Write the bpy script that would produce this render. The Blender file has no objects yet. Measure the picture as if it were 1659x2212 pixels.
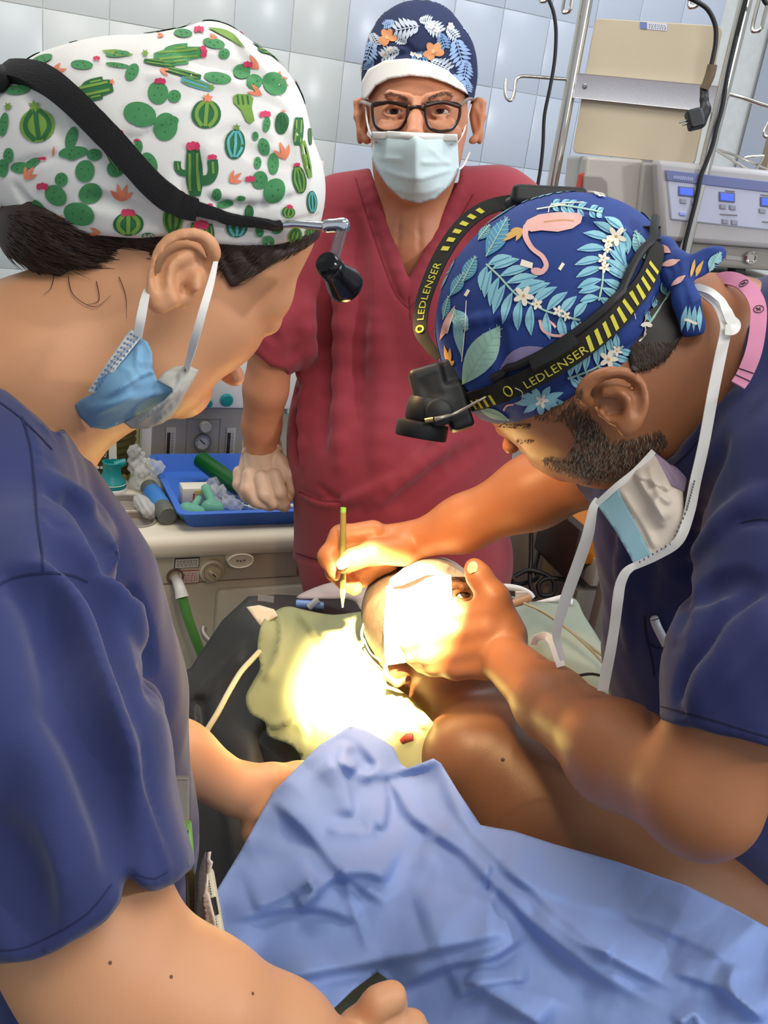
import bpy, bmesh, math, random
import numpy as np
from mathutils import Vector, Matrix
from mathutils.bvhtree import BVHTree
from mathutils.geometry import delaunay_2d_cdt, tessellate_polygon

# ------------------------------------------------------------------ camera, world, lights
FPX = 2000.0                       # focal length in pixels of the 1659 x 2212 frame
PITCH, ROLL = math.radians(21.5), math.radians(8.0)
CAM = np.array((0.0, 0.0, 1.60))
_F = np.array((0, math.cos(PITCH), -math.sin(PITCH)))
_R0 = np.array((1.0, 0, 0)); _D0 = -np.array((0, math.sin(PITCH), math.cos(PITCH)))
_R = math.cos(ROLL)*_R0 - math.sin(ROLL)*_D0
_D = math.sin(ROLL)*_R0 + math.cos(ROLL)*_D0
def P(u, v, d):
    "the point at depth d (metres along the view axis) seen at pixel u, v"
    return CAM + d*(_F + (u-829.5)/FPX*_R + (v-1106.0)/FPX*_D)
def PZ(u, v, z):
    r = _F + (u-829.5)/FPX*_R + (v-1106.0)/FPX*_D
    return CAM + r*((z-CAM[2])/r[2])
def PY(u, v, y):
    r = _F + (u-829.5)/FPX*_R + (v-1106.0)/FPX*_D
    return CAM + r*((y-CAM[1])/r[1])
def DY(u, v, y): return float(np.dot(PY(u, v, y)-CAM, _F))
def depth(p): return float(np.dot(np.asarray(p)-CAM, _F))
def UVD(X, Y, Z):
    x, y, z = X-CAM[0], Y-CAM[1], Z-CAM[2]
    d = x*_F[0]+y*_F[1]+z*_F[2]
    s = FPX/np.maximum(d, 1e-3)
    return ((x*_R[0]+y*_R[1]+z*_R[2])*s+829.5, (x*_D[0]+y*_D[1]+z*_D[2])*s+1106.0, d)

SC = bpy.context.scene
COL = SC.collection
cam_data = bpy.data.cameras.new('camera')
cam_data.sensor_fit = 'VERTICAL'; cam_data.sensor_height = 24.0
cam_data.lens = FPX/2212.0*24.0; cam_data.clip_start = 0.02
cam = bpy.data.objects.new('camera', cam_data); COL.objects.link(cam)
m = Matrix.Identity(4)
for i in range(3):
    m[i][0], m[i][1], m[i][2], m[i][3] = _R[i], -_D[i], -_F[i], CAM[i]
cam.matrix_world = m
SC.camera = cam

world = bpy.data.worlds.new('world'); SC.world = world; world.use_nodes = True
world.node_tree.nodes['Background'].inputs[0].default_value = (0.86, 0.92, 1.0, 1)
world.node_tree.nodes['Background'].inputs[1].default_value = 0.42

def aim(o, p, q):
    o.location = Vector(p)
    o.rotation_euler = (Vector(q)-Vector(p)).to_track_quat('-Z', 'Y').to_euler()
def area(name, p, q, sx, sy, power, col):
    l = bpy.data.lights.new(name, 'AREA'); l.shape = 'RECTANGLE'; l.size = sx; l.size_y = sy
    l.energy = power; l.color = col
    o = bpy.data.objects.new(name, l); COL.objects.link(o); aim(o, p, q); return o
def spot(name, p, q, power, col, ang, blend=0.5, rad=0.02):
    l = bpy.data.lights.new(name, 'SPOT'); l.energy = power; l.color = col
    l.spot_size = math.radians(ang); l.spot_blend = blend; l.shadow_soft_size = rad
    o = bpy.data.objects.new(name, l); COL.objects.link(o); aim(o, p, q); return o
area('ceiling_fill_light', (-0.6, 1.5, 2.8), (-0.5, 1.7, 0.9), 1.2, 0.6, 15, (1.0, 0.96, 0.90))  # three unseen area lights, added near the ceiling to brighten room and wall
area('ceiling_fill_light', (1.1, 1.9, 2.8), (1.0, 2.2, 0.9), 1.2, 0.6, 14, (0.84, 0.90, 1.0))
area('ceiling_fill_light', (0.55, -0.1, 2.75), (0.4, 0.8, 1.0), 1.2, 0.6, 12.5, (1.0, 0.97, 0.92))
# the two headlamps: narrow beams on the wound, wide spill added to warm faces
FIELD = P(800, 1430, 1.10)
spot('headlamp_beam', P(915, 955, 0.80), P(850, 1400, 1.08), 230, (1.0, 0.76, 0.40), 32, 0.6, 0.012)
spot('headlamp_beam', P(741, 652, 0.76), P(790, 1420, 1.08), 190, (1.0, 0.76, 0.40), 22, 0.6, 0.012)
spot('headlamp_spill', P(915, 955, 0.80), P(740, 1260, 0.98), 4.6, (1.0, 0.64, 0.30), 110, 1.0, 0.02)
spot('headlamp_spill', P(741, 655, 0.775), P(1000, 1180, 0.98), 4.6, (1.0, 0.64, 0.30), 100, 1.0, 0.02)
SC.view_settings.view_transform = 'Standard'
SC.view_settings.look = 'None'
SC.view_settings.exposure = 0.45
SC.view_settings.gamma = 1.0
SC.view_settings.use_curve_mapping = False

# ------------------------------------------------------------------ materials
def lin(c):
    if isinstance(c, str):
        c = tuple(int(c[i:i+2], 16) for i in (0, 2, 4))
    return tuple(((x/255)/12.92 if x/255 <= 0.04045 else ((x/255+0.055)/1.055)**2.4) for x in c)
_M = {}
def mat(name, col, rough=0.6, metal=0.0, col2=None, scale=30.0, bump=0.0, bscale=200.0, sss=0.0, trans=0.0,
        emit=0.0, alpha=1.0, spec=0.5, sheen=0.0, ior=1.45, stretch=None, contrast=0.25, transluc=0.0):
    if name in _M: return _M[name]
    mt = bpy.data.materials.new(name); mt.use_nodes = True; _M[name] = mt
    nt = mt.node_tree; N = nt.nodes; L = nt.links
    b = N['Principled BSDF']; c = lin(col)
    b.inputs['Base Color'].default_value = (*c, 1); b.inputs['Roughness'].default_value = rough
    b.inputs['Metallic'].default_value = metal; b.inputs['Specular IOR Level'].default_value = spec
    b.inputs['IOR'].default_value = ior
    tc = None
    def coord():
        nonlocal tc
        if tc is None:
            t = N.new('ShaderNodeTexCoord'); tc = t.outputs['Object']
            if stretch:
                mp = N.new('ShaderNodeMapping'); mp.inputs['Scale'].default_value = stretch
                L.new(tc, mp.inputs[0]); tc = mp.outputs[0]
        return tc
    if col2 is not None:
        nz = N.new('ShaderNodeTexNoise'); nz.inputs['Scale'].default_value = scale; nz.inputs['Detail'].default_value = 3
        L.new(coord(), nz.inputs['Vector'])
        rp = N.new('ShaderNodeValToRGB')
        rp.color_ramp.elements[0].position = 0.5-contrast; rp.color_ramp.elements[0].color = (*c, 1)
        rp.color_ramp.elements[1].position = 0.5+contrast; rp.color_ramp.elements[1].color = (*lin(col2), 1)
        L.new(nz.outputs['Fac'], rp.inputs[0]); L.new(rp.outputs[0], b.inputs['Base Color'])
    if bump:
        nb = N.new('ShaderNodeTexNoise'); nb.inputs['Scale'].default_value = bscale; nb.inputs['Detail'].default_value = 2
        L.new(coord(), nb.inputs['Vector'])
        bp = N.new('ShaderNodeBump'); bp.inputs['Strength'].default_value = bump; bp.inputs['Distance'].default_value = 0.002
        L.new(nb.outputs['Fac'], bp.inputs['Height']); L.new(bp.outputs[0], b.inputs['Normal'])
    if sss:
        b.inputs['Subsurface Weight'].default_value = sss
        b.inputs['Subsurface Radius'].default_value = (1.0, 0.35, 0.18); b.inputs['Subsurface Scale'].default_value = 0.008
    if trans: b.inputs['Transmission Weight'].default_value = trans
    if sheen: b.inputs['Sheen Weight'].default_value = sheen
    if emit:
        b.inputs['Emission Color'].default_value = (*c, 1); b.inputs['Emission Strength'].default_value = emit
    if alpha < 1: b.inputs['Alpha'].default_value = alpha
    if transluc:
        tl = N.new('ShaderNodeBsdfTranslucent'); tl.inputs[0].default_value = (*c, 1)
        mx = N.new('ShaderNodeMixShader'); mx.inputs[0].default_value = transluc
        L.new(b.outputs[0], mx.inputs[1]); L.new(tl.outputs[0], mx.inputs[2])
        L.new(mx.outputs[0], N['Material Output'].inputs[0])
    return mt

# ------------------------------------------------------------------ object helpers
def tag(o, label=None, cat=None, group=None, kind=None):
    if label: o['label'] = label
    if cat: o['category'] = cat
    if group: o['group'] = group
    if kind: o['kind'] = kind
    return o
def thing(name, loc, label, cat, group=None):
    o = bpy.data.objects.new(name, None); o.empty_display_size = 0.05; COL.objects.link(o)
    o.location = Vector(loc); return tag(o, label, cat, group)
def link(name, me, mats, parent=None, smooth=True):
    o = bpy.data.objects.new(name, me); COL.objects.link(o)
    for mm in (mats if isinstance(mats, (list, tuple)) else [mats]): me.materials.append(mm)
    if parent is not None:
        o.parent = parent
        b = Vector((0, 0, 0)); q = parent
        while q is not None: b += Vector(q.location); q = q.parent
        o.location = -b
    if smooth and len(me.polygons): me.polygons.foreach_set('use_smooth', np.ones(len(me.polygons), bool))
    return o
def mesh_np(name, V, Q):
    "mesh from an (n,3) array and an (m,4) or (m,3) face array"
    me = bpy.data.meshes.new(name); V = np.asarray(V, np.float32); Q = np.asarray(Q, np.int32); k = Q.shape[1]
    me.vertices.add(len(V)); me.vertices.foreach_set('co', V.ravel())
    me.loops.add(Q.size); me.loops.foreach_set('vertex_index', Q.ravel())
    me.polygons.add(len(Q)); me.polygons.foreach_set('loop_start', np.arange(0, Q.size, k, dtype=np.int32))
    me.update(calc_edges=True); return me
def pymesh(name, V, F):
    me = bpy.data.meshes.new(name); me.from_pydata([tuple(map(float, v)) for v in V], [], [tuple(f) for f in F]); me.update(); return me

class MB:
    "collects simple solids, then links them as one mesh object"
    def __init__(s): s.V = []; s.F = []; s.mi = []; s.cur = 0
    def add(s, V, F):
        o = len(s.V); s.V += [tuple(map(float, v)) for v in V]
        for f in F: s.F.append(tuple(i+o for i in f)); s.mi.append(s.cur)
        return s
    def box(s, c, x, y, z, bev=0.0):
        "c centre; x, y, z half-axis vectors"
        c, x, y, z = map(np.asarray, (c, x, y, z))
        if not bev:
            V = [c+i*x+j*y+k*z for k in (-1, 1) for j in (-1, 1) for i in (-1, 1)]
            F = [(0, 2, 3, 1), (4, 5, 7, 6), (0, 1, 5, 4), (2, 6, 7, 3), (0, 4, 6, 2), (1, 3, 7, 5)]
            return s.add(V, F)
        bm = bmesh.new(); bmesh.ops.create_cube(bm, size=2)
        M = Matrix(((x[0], y[0], z[0], c[0]), (x[1], y[1], z[1], c[1]), (x[2], y[2], z[2], c[2]), (0, 0, 0, 1)))
        bm.transform(M)
        bmesh.ops.bevel(bm, geom=list(bm.edges), offset=bev, segments=2, affect='EDGES', profile=0.5)
        bm.verts.index_update()
        s.add([v.co[:] for v in bm.verts], [[v.index for v in f.verts] for f in bm.faces]); bm.free(); return s
    def lathe(s, c, ax, prof, n=24, ref=None):
        "prof: list of (radius, height along ax)"
        c = np.asarray(c, float); ax = np.asarray(ax, float)/np.linalg.norm(ax)
        r = np.array((1.0, 0, 0)) if ref is None else np.asarray(ref, float)
        if abs(np.dot(r, ax)) > 0.9: r = np.array((0, 1.0, 0))
        e1 = r-ax*np.dot(r, ax); e1 /= np.linalg.norm(e1); e2 = np.cross(ax, e1)
        V = []; F = []
        for (rad, h) in prof:
            for i in range(n):
                a = 2*math.pi*i/n; V.append(c+ax*h+rad*(math.cos(a)*e1+math.sin(a)*e2))
        for j in range(len(prof)-1):
            for i in range(n):
                a, b = j*n+i, j*n+(i+1) % n; F.append((a, b, b+n, a+n))
        if prof[0][0] > 1e-6: F.append(tuple(range(n))[::-1])
        if prof[-1][0] > 1e-6: F.append(tuple((len(prof)-1)*n+i for i in range(n)))
        return s.add(V, F)
    def tube(s, pts, rad, n=10, close=False, sub=6):
        pts = spline(pts, sub, close) if sub > 1 else [np.asarray(p, float) for p in pts]
        m_ = len(pts); rr = rad if isinstance(rad, (list, tuple, np.ndarray)) else None
        if rr is not None: rr = np.interp(np.linspace(0, 1, m_), np.linspace(0, 1, len(rr)), rr)
        V = []; F = []; nrm = None
        for i, p in enumerate(pts):
            if close: t = pts[(i+1) % m_]-pts[i-1]
            else: t = pts[min(i+1, m_-1)]-pts[max(i-1, 0)]
            t = t/(np.linalg.norm(t)+1e-12)
            if nrm is None:
                nrm = np.cross(t, (0, 0, 1.0));
                if np.linalg.norm(nrm) < 1e-3: nrm = np.cross(t, (1.0, 0, 0))
            nrm = nrm-t*np.dot(nrm, t); nrm /= np.linalg.norm(nrm)+1e-12; b = np.cross(t, nrm)
            r = rad if rr is None else rr[i]
            for k in range(n):
                a = 2*math.pi*k/n; V.append(p+r*(math.cos(a)*nrm+math.sin(a)*b))
        for i in range(m_ if close else m_-1):
            j = (i+1) % m_
            for k in range(n):
                k2 = (k+1) % n; F.append((i*n+k, i*n+k2, j*n+k2, j*n+k))
        if not close:
            F.append(tuple(range(n))[::-1]); F.append(tuple((m_-1)*n+k for k in range(n)))
        return s.add(V, F)
    def build(s, name, mats, parent=None, smooth=True, bevel=0.0, sharp=40):
        me = pymesh(name, s.V, s.F)
        bm = bmesh.new(); bm.from_mesh(me); bmesh.ops.recalc_face_normals(bm, faces=bm.faces); bm.to_mesh(me); bm.free()
        o = link(name, me, mats, parent, smooth)
        if any(s.mi): me.polygons.foreach_set('material_index', np.array(s.mi, np.int32))
        if smooth and sharp: me.set_sharp_from_angle(angle=math.radians(sharp))
        if bevel:
            b = o.modifiers.new('bevel', 'BEVEL'); b.width = bevel; b.segments = 2; b.limit_method = 'ANGLE'
        return o

def spline(pts, sub=6, close=False):
    pts = [np.asarray(p, float) for p in pts]; n = len(pts); out = []
    if n < 3 and not close:
        return [pts[0]+(pts[-1]-pts[0])*t for t in np.linspace(0, 1, max(2, sub))]
    for i in range(n if close else n-1):
        if close: a, b, c, d = pts[i-1], pts[i], pts[(i+1) % n], pts[(i+2) % n]
        else: a, b, c, d = pts[max(i-1, 0)], pts[i], pts[i+1], pts[min(i+2, n-1)]
        for k in range(sub):
            t = k/sub
            out.append(0.5*((2*b)+(c-a)*t+(2*a-5*b+4*c-d)*t*t+(3*b-a-3*c+d)*t**3))
    if not close: out.append(pts[-1])
    return out

class Ribbon:
    "a flat strap along 3-D points; nrm gives the outward side at each point"
    def __init__(s, pts, nrm, width, thick=0.0015, sub=6):
        s.p = np.array(spline(pts, sub)); nn = np.array(spline(nrm, sub))
        m_ = len(s.p); t = np.gradient(s.p, axis=0); t /= np.linalg.norm(t, axis=1)[:, None]
        nn = nn-t*(nn*t).sum(1)[:, None]; nn /= np.linalg.norm(nn, axis=1)[:, None]
        s.n = nn; s.b = np.cross(t, nn)
        w = width if isinstance(width, (list, tuple)) else [width, width]
        s.w = np.interp(np.linspace(0, 1, m_), np.linspace(0, 1, len(w)), w); s.th = thick
        s.s = np.concatenate(([0], np.cumsum(np.linalg.norm(np.diff(s.p, axis=0), axis=1))))
    def at(s, l, t, h=0.0):
        "l metres along, t across in -1..1, h above the outer face"
        i = lambda A: np.array([np.interp(l, s.s, A[:, k]) for k in range(3)])
        w = np.interp(l, s.s, s.w)
        return i(s.p)+i(s.b)*t*w/2+i(s.n)*(s.th/2+h)
    def build(s, name, m_, parent=None):
        V = []; F = []; n = len(s.p)
        for i in range(n):
            for (a, b) in ((-1, 1), (-.5, 1.12), (0, 1.16), (.5, 1.12), (1, 1), (1, -1), (-1, -1)):
                V.append(s.p[i]+s.b[i]*a*s.w[i]/2+s.n[i]*b*s.th/2)
        for i in range(n-1):
            for k in range(7):
                k2 = (k+1) % 7; F.append((i*7+k, i*7+k2, (i+1)*7+k2, (i+1)*7+k))
        F.append(tuple(range(7))); F.append(tuple((n-1)*7+k for k in range(7))[::-1])
        mb = MB(); mb.add(V, F); return mb.build(name, m_, parent, sharp=50)

# ------------------------------------------------------------------ signed-distance modelling
def axes(ang=0.0, yaw=0.0):
    "in-picture axes turned by ang degrees (clockwise on screen), then yawed about the second axis"
    a = math.radians(ang); e1 = math.cos(a)*_R+math.sin(a)*_D; e2 = -math.sin(a)*_R+math.cos(a)*_D; e3 = _F.copy()
    if yaw:
        y = math.radians(yaw); e1, e3 = math.cos(y)*e1+math.sin(y)*e3, -math.sin(y)*e1+math.cos(y)*e3
    return np.array((e1, e2, e3))
def poly_sd(u, v, poly):
    "signed distance in pixels to a polygon, negative inside"
    best = np.full(np.broadcast(u, v).shape, 1e18); ins = np.zeros(best.shape, bool); n = len(poly)
    for i in range(n):
        x0, y0 = poly[i]; x1, y1 = poly[(i+1) % n]; ex, ey = x1-x0, y1-y0
        wx, wy = u-x0, v-y0
        t = np.clip((wx*ex+wy*ey)/(ex*ex+ey*ey+1e-9), 0, 1)
        best = np.minimum(best, (wx-ex*t)**2+(wy-ey*t)**2)
        c = ((y0 <= v) & (y1 > v)) | ((y1 <= v) & (y0 > v))
        with np.errstate(divide='ignore', invalid='ignore'):
            xi = x0+(v-y0)/(ey if ey else 1e-9)*ex
        ins ^= c & (u < xi)
    return np.where(ins, -1, 1)*np.sqrt(best)

class SDF:
    def __init__(s, h=0.002): s.h = h; s.L = []
    def _put(s, f, lo, hi, k, op):
        s.L.append((f, np.asarray(lo, float) if lo is not None else None, np.asarray(hi, float) if hi is not None else None, k, op)); return s
    # ---- shapes in world coordinates
    def cone(s, a, b, ra, rb, k=0.01, op='u'):
        a = np.asarray(a, float); b = np.asarray(b, float); ba = b-a; L2 = float(ba@ba)+1e-12
        def f(X, Y, Z):
            x, y, z = X-a[0], Y-a[1], Z-a[2]
            t = np.clip((x*ba[0]+y*ba[1]+z*ba[2])/L2, 0, 1)
            return np.sqrt((x-t*ba[0])**2+(y-t*ba[1])**2+(z-t*ba[2])**2)-(ra+(rb-ra)*t)
        r = max(ra, rb); return s._put(f, np.minimum(a, b)-r, np.maximum(a, b)+r, k, op)
    def ell(s, c, r, A=None, k=0.01, op='u'):
        c = np.asarray(c, float); r = np.asarray(r, float); A = np.eye(3) if A is None else A
        def f(X, Y, Z):
            x, y, z = X-c[0], Y-c[1], Z-c[2]
            q0 = (x*A[0, 0]+y*A[0, 1]+z*A[0, 2])/r[0]; q1 = (x*A[1, 0]+y*A[1, 1]+z*A[1, 2])/r[1]; q2 = (x*A[2, 0]+y*A[2, 1]+z*A[2, 2])/r[2]
            k0 = np.sqrt(q0*q0+q1*q1+q2*q2); k1 = np.sqrt((q0/r[0])**2+(q1/r[1])**2+(q2/r[2])**2)
            return k0*(k0-1)/np.maximum(k1, 1e-6)
        e = np.sqrt(((A*r[:, None])**2).sum(0)); return s._put(f, c-e, c+e, k, op)
    def rbox(s, c, b, A=None, rad=0.005, k=0.005, op='u'):
        c = np.asarray(c, float); b = np.asarray(b, float)-rad; A = np.eye(3) if A is None else A
        def f(X, Y, Z):
            x, y, z = X-c[0], Y-c[1], Z-c[2]
            q = [np.abs(x*A[i, 0]+y*A[i, 1]+z*A[i, 2])-b[i] for i in range(3)]
            return np.sqrt(sum(np.maximum(t, 0)**2 for t in q))+np.minimum(np.maximum(np.maximum(q[0], q[1]), q[2]), 0)-rad
        e = np.abs(A*(b+rad)[:, None]).sum(0); return s._put(f, c-e, c+e, k, op)
    def half(s, c, n, k=0.002):
        "keep the side n points away from"
        c = np.asarray(c, float); n = np.asarray(n, float)/np.linalg.norm(n)
        return s._put(lambda X, Y, Z: (X-c[0])*n[0]+(Y-c[1])*n[1]+(Z-c[2])*n[2], None, None, k, 'i')
    def keep(s, poly, k=0.002, op='i', d0=None, d1=None):
        "keep (op i) or remove (op s) what lies in a cone through a pixel polygon"
        poly = [tuple(map(float, q)) for q in poly]
        def f(X, Y, Z):
            X, Y, Z = np.broadcast_arrays(X, Y, Z); u, v, d = UVD(X, Y, Z); r = poly_sd(u, v, poly)*d/FPX
            if d0 is not None: r = np.maximum(r, d0-d)
            if d1 is not None: r = np.maximum(r, d-d1)
            return r
        return s._put(f, None, None, k, op)
    def disp(s, fn): return s._put(fn, None, None, 0, 'd')
    def shell(s, L, off, lo, hi, k=0.0):
        "the surface described by an earlier list of shapes, grown by off"
        o = SDF(s.h); o.L = list(L)
        return s._put(lambda X, Y, Z: o.ev(X, Y, Z)-off, lo, hi, k, 'u')
    # ---- shapes placed through pixels: radii in pixels at that depth
    def E(s, u, v, d, a, b, c, ang=0, k=0.01, op='u', yaw=0):
        q = d/FPX; return s.ell(P(u, v, d), (a*q, b*q, c*q), axes(ang, yaw), k, op)
    def C(s, *pts, k=0.01, op='u'):
        "chain of (u, v, depth, radius in px)"
        for (a, b) in zip(pts[:-1], pts[1:]):
            s.cone(P(*a[:3]), P(*b[:3]), a[3]*a[2]/FPX, b[3]*b[2]/FPX, k, op)
        return s
    def comb(s, D, d, k, op):
        if op == 'u':
            if not k: return np.minimum(D, d)
            h = np.maximum(k-np.abs(D-d), 0)/k; return np.minimum(D, d)-h*h*k*0.25
        if op == 's': d = -d
        if op in 'si':
            if not k: return np.maximum(D, d)
            h = np.maximum(k-np.abs(D-d), 0)/k; return np.maximum(D, d)+h*h*k*0.25
        return D+d
    def ev(s, X, Y, Z):
        D = np.full(np.broadcast(X, Y, Z).shape, 1.0)
        for (f, lo, hi, k, op) in s.L: D = s.comb(D, f(X, Y, Z), k, op)
        return D
    def hit(s, u, v, d0=0.3, d1=2.2, n=500):
        ds = np.linspace(d0, d1, n); pts = np.array([P(u, v, d) for d in ds])
        D = s.ev(pts[:, 0], pts[:, 1], pts[:, 2]); i = np.argmax(D < 0)
        if not D[i] < 0: return None
        if i == 0: return ds[0]
        return ds[i-1]+(ds[i]-ds[i-1])*D[i-1]/(D[i-1]-D[i])
    def strokes(s, L, d0=0.3, d1=2.2):
        "folds: (pixel points, radius px, sink px, k px, op); depth is found on the shape as it stands"
        todo = []
        for (pts, r, sink, k, op) in L:
            pts = [np.array(p, float) for p in pts]; pts = [tuple(p) for p in spline(pts, 4)]
            ds = [s.hit(p[0], p[1], d0, d1, 240) for p in pts]
            ok = [d for d in ds if d]
            if not ok: continue
            last = ok[0]; ch = []
            m_ = len(pts)
            for i, (p, d) in enumerate(zip(pts, ds)):
                d = d if d else last; last = d
                tp = min(1.0, 0.25+3.0*min(i, m_-1-i)/m_)
                q = d/FPX; ch.append((P(p[0], p[1], d+(sink if op == 'u' else -sink)*q), r*q*tp))
            todo.append((ch, k*ok[0]/FPX, op))
        for (ch, k, op) in todo:
            for (a, b) in zip(ch[:-1], ch[1:]): s.cone(a[0], b[0], a[1], b[1], k, op)
        return s
    def mesh(s, name, smooth=2):
        h = s.h; B = 16
        los = [lo for (_, lo, hi, k, op) in s.L if op == 'u']; his = [hi for (_, lo, hi, k, op) in s.L if op == 'u']
        KM = max([q[3] for q in s.L]+[0.01])
        lo = np.min(los, 0)-3*h-KM*0.3; hi = np.max(his, 0)+3*h+KM*0.3
        nb = np.ceil((hi-lo)/(h*B)).astype(int); n = nb*B+1
        ax = [lo[i]+h*np.arange(n[i]) for i in range(3)]
        cs = [lo[i]+h*B*(np.arange(nb[i])+0.5) for i in range(3)]
        CX, CY, CZ = np.meshgrid(*cs, indexing='ij')
        Dc = s.ev(CX, CY, CZ)
        R = h*B*0.87
        KM = max([q[3] for q in s.L]+[0.01])
        act = np.argwhere(np.abs(Dc) < R*1.5+0.004)
        D = np.repeat(np.repeat(np.repeat(np.where(Dc < 0, -1, 1).astype(np.float32), B, 0), B, 1), B, 2)
        D = np.pad(D, ((0, 1), (0, 1), (0, 1)), mode='edge')
        for (i, j, k_) in act:
            sl = (slice(i*B, i*B+B+1), slice(j*B, j*B+B+1), slice(k_*B, k_*B+B+1))
            X = ax[0][sl[0]][:, None, None]; Y = ax[1][sl[1]][None, :, None]; Z = ax[2][sl[2]][None, None, :]
            b0 = np.array((X[0, 0, 0], Y[0, 0, 0], Z[0, 0, 0])); b1 = np.array((X[-1, 0, 0], Y[0, -1, 0], Z[0, 0, -1]))
            d = np.full((B+1, B+1, B+1), 1.0)
            for (f, l_, h_, k, op) in s.L:
                if l_ is not None:
                    pad = KM+2*h
                    if np.any(b1 < l_-pad) or np.any(b0 > h_+pad):
                        if op == 'u':          # keep a far lower bound so that the sign stays right
                            gap = np.linalg.norm(np.maximum(np.maximum(l_-b1, b0-h_), 0)); d = np.minimum(d, max(gap, pad))
                        continue
                d = s.comb(d, f(X, Y, Z), k, op)
            D[sl] = d
        V, Q = nets(D, lo, h)
        V = relax(V, Q, smooth)
        return mesh_np(name, V, Q)

def nets(D, org, h):
    I = D < 0; n0, n1, n2 = D.shape
    c = np.zeros((n0-1, n1-1, n2-1), np.int8)
    for a in (0, 1):
        for b in (0, 1):
            for e in (0, 1): c += I[a:n0-1+a, b:n1-1+b, e:n2-1+e]
    A = np.argwhere((c > 0) & (c < 8)); idx = np.full(c.shape, -1, np.int32); idx[A[:, 0], A[:, 1], A[:, 2]] = np.arange(len(A))
    cor = [(a, b, e) for a in (0, 1) for b in (0, 1) for e in (0, 1)]
    val = {q: D[A[:, 0]+q[0], A[:, 1]+q[1], A[:, 2]+q[2]].astype(float) for q in cor}
    S = np.zeros((len(A), 3)); W = np.zeros(len(A))
    for q in cor:
        for x in range(3):
            if q[x] == 0:
                r = list(q); r[x] = 1; r = tuple(r); a, b = val[q], val[r]; m_ = (a < 0) != (b < 0)
                t = np.where(m_, a/np.where(m_, a-b, 1), 0)
                for y in range(3): S[:, y] += np.where(m_, (t if y == x else q[y]), 0)
                W += m_
    V = org+h*(A+S/W[:, None])
    F = []
    for x in range(3):
        y, z = (x+1) % 3, (x+2) % 3
        sa = [slice(None)]*3; sb = [slice(None)]*3; sa[x] = slice(0, -1); sb[x] = slice(1, None)
        ch = I[tuple(sa)] != I[tuple(sb)]; E = np.argwhere(ch)
        ok = (E[:, y] > 0) & (E[:, z] > 0) & (E[:, y] < D.shape[y]-1) & (E[:, z] < D.shape[z]-1); E = E[ok]
        ins = I[E[:, 0], E[:, 1], E[:, 2]]
        q = []
        for (dy, dz) in ((1, 1), (0, 1), (0, 0), (1, 0)):
            G = E.copy(); G[:, y] -= dy; G[:, z] -= dz; q.append(idx[G[:, 0], G[:, 1], G[:, 2]])
        q = np.stack(q, 1); q[~ins] = q[~ins][:, ::-1]; F.append(q)
    F = np.concatenate(F); F = F[(F >= 0).all(1)]
    return V, F
def relax(V, Q, it):
    a = np.concatenate([Q[:, i] for i in range(4)]); b = np.concatenate([Q[:, (i+1) % 4] for i in range(4)])
    a, b = np.concatenate((a, b)), np.concatenate((b, a)); n = len(V); w = np.maximum(np.bincount(a, minlength=n), 1)
    for i in range(it):
        for lam in (0.5, -0.52):
            M_ = np.stack([np.bincount(a, V[b, k], n) for k in range(3)], 1)/w[:, None]; V = V+lam*(M_-V)
    return V

def ear(S, rim, lobe, d, bowl, anti, fossa, s=1.0):
    "outer rim, lobe, bowl, inner ridge and groove of an ear, from pixel paths"
    n = 26; p = spline([np.array(q, float) for q in rim], 8); p = [p[int(i*(len(p)-1)/n)] for i in range(n+1)]
    S.C(*[(q[0], q[1], d+q[2], s*np.interp(i/n, [0, .25, .6, 1], [9, 12.5, 11, 9])) for i, q in enumerate(p)], k=0.004)
    S.E(*lobe[:2], d+.004, *lobe[2:], k=0.010)
    p = spline([np.array(q, float) for q in anti], 5); S.C(*[(q[0], q[1], d+q[2], s*9) for q in p], k=0.006)
    p = spline([np.array(q, float) for q in fossa], 5); S.C(*[(q[0], q[1], d-.006, s*6.5) for q in p], k=0.005, op='s')
    for b in bowl: S.E(*b[:2], d+b[2], *b[3:6], ang=b[6], k=0.007, op='s')
def bvh(o):
    me = o.data; off = Vector((0, 0, 0)); q = o
    while q is not None: off += q.location; q = q.parent
    n = len(me.vertices); co = np.empty(n*3, np.float32); me.vertices.foreach_get('co', co); co = co.reshape(-1, 3)+np.array(off)
    return BVHTree.FromPolygons([tuple(c) for c in co.tolist()], [tuple(p.vertices) for p in me.polygons])
def cast(t, u, v):
    r = Vector(P(u, v, 1.0)-CAM).normalized(); h = t.ray_cast(Vector(CAM), r)
    return h[0], h[1]

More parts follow.
